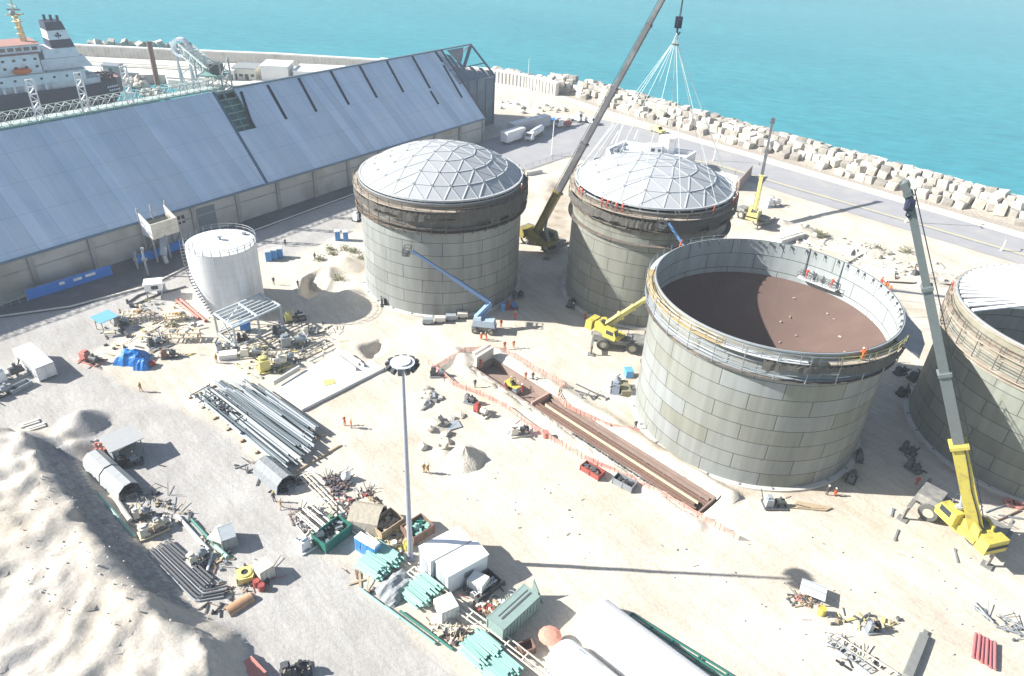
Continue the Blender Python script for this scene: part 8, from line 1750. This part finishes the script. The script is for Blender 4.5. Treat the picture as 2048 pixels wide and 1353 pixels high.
def on_rim(i, px, py, z, lab, su, po, r_off=.75, hd=None):
    a = ang(i, px, py, z); c, R, h = TANKS[i]; q = V3(c[0] + (R + r_off) * math.cos(a), c[1] + (R + r_off) * math.sin(a), z); person(q, lab, su, po, hd if hd is not None else a + PI / 2, r5.choice('wwr'), None)
H1_, H2_, H3_ = TANKS[1][2], TANKS[2][2], TANKS[3][2]
on_rim(1, 818, 292, H1_ - 1.1, 'person in orange on the far rim of the left domed tank', 'o', 0); on_rim(1, 1030, 384, H1_ - 1.1, 'person in orange on the right rim of the left domed tank', 'o', 0)
for k, px in enumerate((1176, 1184, 1222, 1230, 1237, 1243, 1252)): on_rim(2, px, 385 + (px - 1170) * .42, H2_ - .88, ('person in red on the slung tank rim, leftmost of all on it', 'person in red on the slung tank rim, next to the leftmost', 'person in red at the left of the tight group on the slung tank rim', 'person in red second from the left in the tight group on the slung rim', 'person in dark red in the middle of the tight group on the slung rim', 'person in red second from the right in the tight group on the slung rim', 'person in red at the right of the tight group on the slung tank rim')[k], 'r' if k != 4 else 'd', (0, 1, 0, 2, 0, 3, 2)[k])
for k, (px, py) in enumerate(((1417, 428), (1456, 412), (1462, 408))): on_rim(2, px, py, H2_ - .88, ('person in orange on the right front rim of the slung tank', 'person in red on the right rim of the slung tank, nearer', 'person in red on the right rim of the slung tank, farther')[k], 'or r'.replace(' ', '')[k], 0)
on_rim(3, 1353, 497, H3_ - 1.0, 'person in orange on the back left walkway of the open tank', 'o', 2); on_rim(3, 1716, 716, H3_ - 1.0, 'person in orange on the front right walkway of the open tank', 'o', 2); on_rim(3, 1722, 718, H3_ - 1.0, 'person in orange standing straight on the front right walkway of the open tank', 'o', 0)
for k, (px, py) in enumerate(((1772, 575), (1782, 582), (1790, 590), (1798, 584))): on_rim(3, px, py, H3_ - 1.4, ('person in red farthest back in the group on the open tank right rim', 'person in orange second in the group on the right rim of the open tank', 'person in orange third in the group on the right rim of the open tank', 'person in orange outermost in the group on the right rim of the open tank')[k], 'rooo'[k], (0, 2, 0, 3)[k], .9)
# scaffold cradle hanging inside the open tank, with three workers
a = ang(3, 1640, 556, 19.0); c, R, h = TANKS[3]; q = V3(c[0] + (R - 1.1) * math.cos(a), c[1] + (R - 1.1) * math.sin(a), h - 4.6)
t = thing('hanging_cradle', 'work cradle hanging on the inner wall of the open tank', 'work cradle', q, a + PI / 2)
b = MB(); b.box((0, 0, 0), (6.4, 1.1, .1)); b.build('deck', PALEDECK, t); b = MB()
for x in (-3.2, -1, 1, 3.2):
    for y in (-.5, .5): b.beam((x, y, 0), (x, y, 1.1), .07)
for y in (-.5, .5):
    for z in (.55, 1.1): b.beam((-3.2, y, z), (3.2, y, z), .06)
for x in (-2.8, 2.8): b.beam((x, -.6, 0), (x, -.75, 4.6), .09)
b.build('guard_rail', DSTEEL, t)
for k, (x, su) in enumerate(((-2.2, 'r'), (.6, 'd'), (2.0, 'r'))): person(q + V3(math.cos(a + PI / 2), math.sin(a + PI / 2)) * x + V3(0, 0, .06), ('person in red at the left end of the hanging cradle', 'person in dark clothes in the middle of the hanging cradle', 'person in red at the right end of the hanging cradle')[k], su, (2, 0, 2)[k], a - PI / 2)
a = ang(4, 1950, 568, 22.0); c, R, h = TANKS[4]; person(V3(c[0] + (R + .5) * math.cos(a), c[1] + (R + .5) * math.sin(a), h - 2.1), 'person in red on the rim of the right hand tank at its roof beams', 'r', 0, 0)
# ---------------------------------------------------------------- haze
HAZE = 0.00038
hz = MB(); hz.box((0, 900, 55), (3000, 2400, 130)); hz = hz.build('haze', bpy.data.materials.new('haze_air')); hz['kind'] = 'stuff'
hm = hz.data.materials[0]; hm.use_nodes = True; hn = hm.node_tree.nodes; hn.remove(hn['Principled BSDF'])
pv = hn.new('ShaderNodeVolumePrincipled'); pv.inputs['Density'].default_value = HAZE; pv.inputs['Color'].default_value = (.80, .88, .95, 1); pv.inputs['Anisotropy'].default_value = .0
hm.node_tree.links.new(pv.outputs[0], hn['Material Output'].inputs['Volume'])
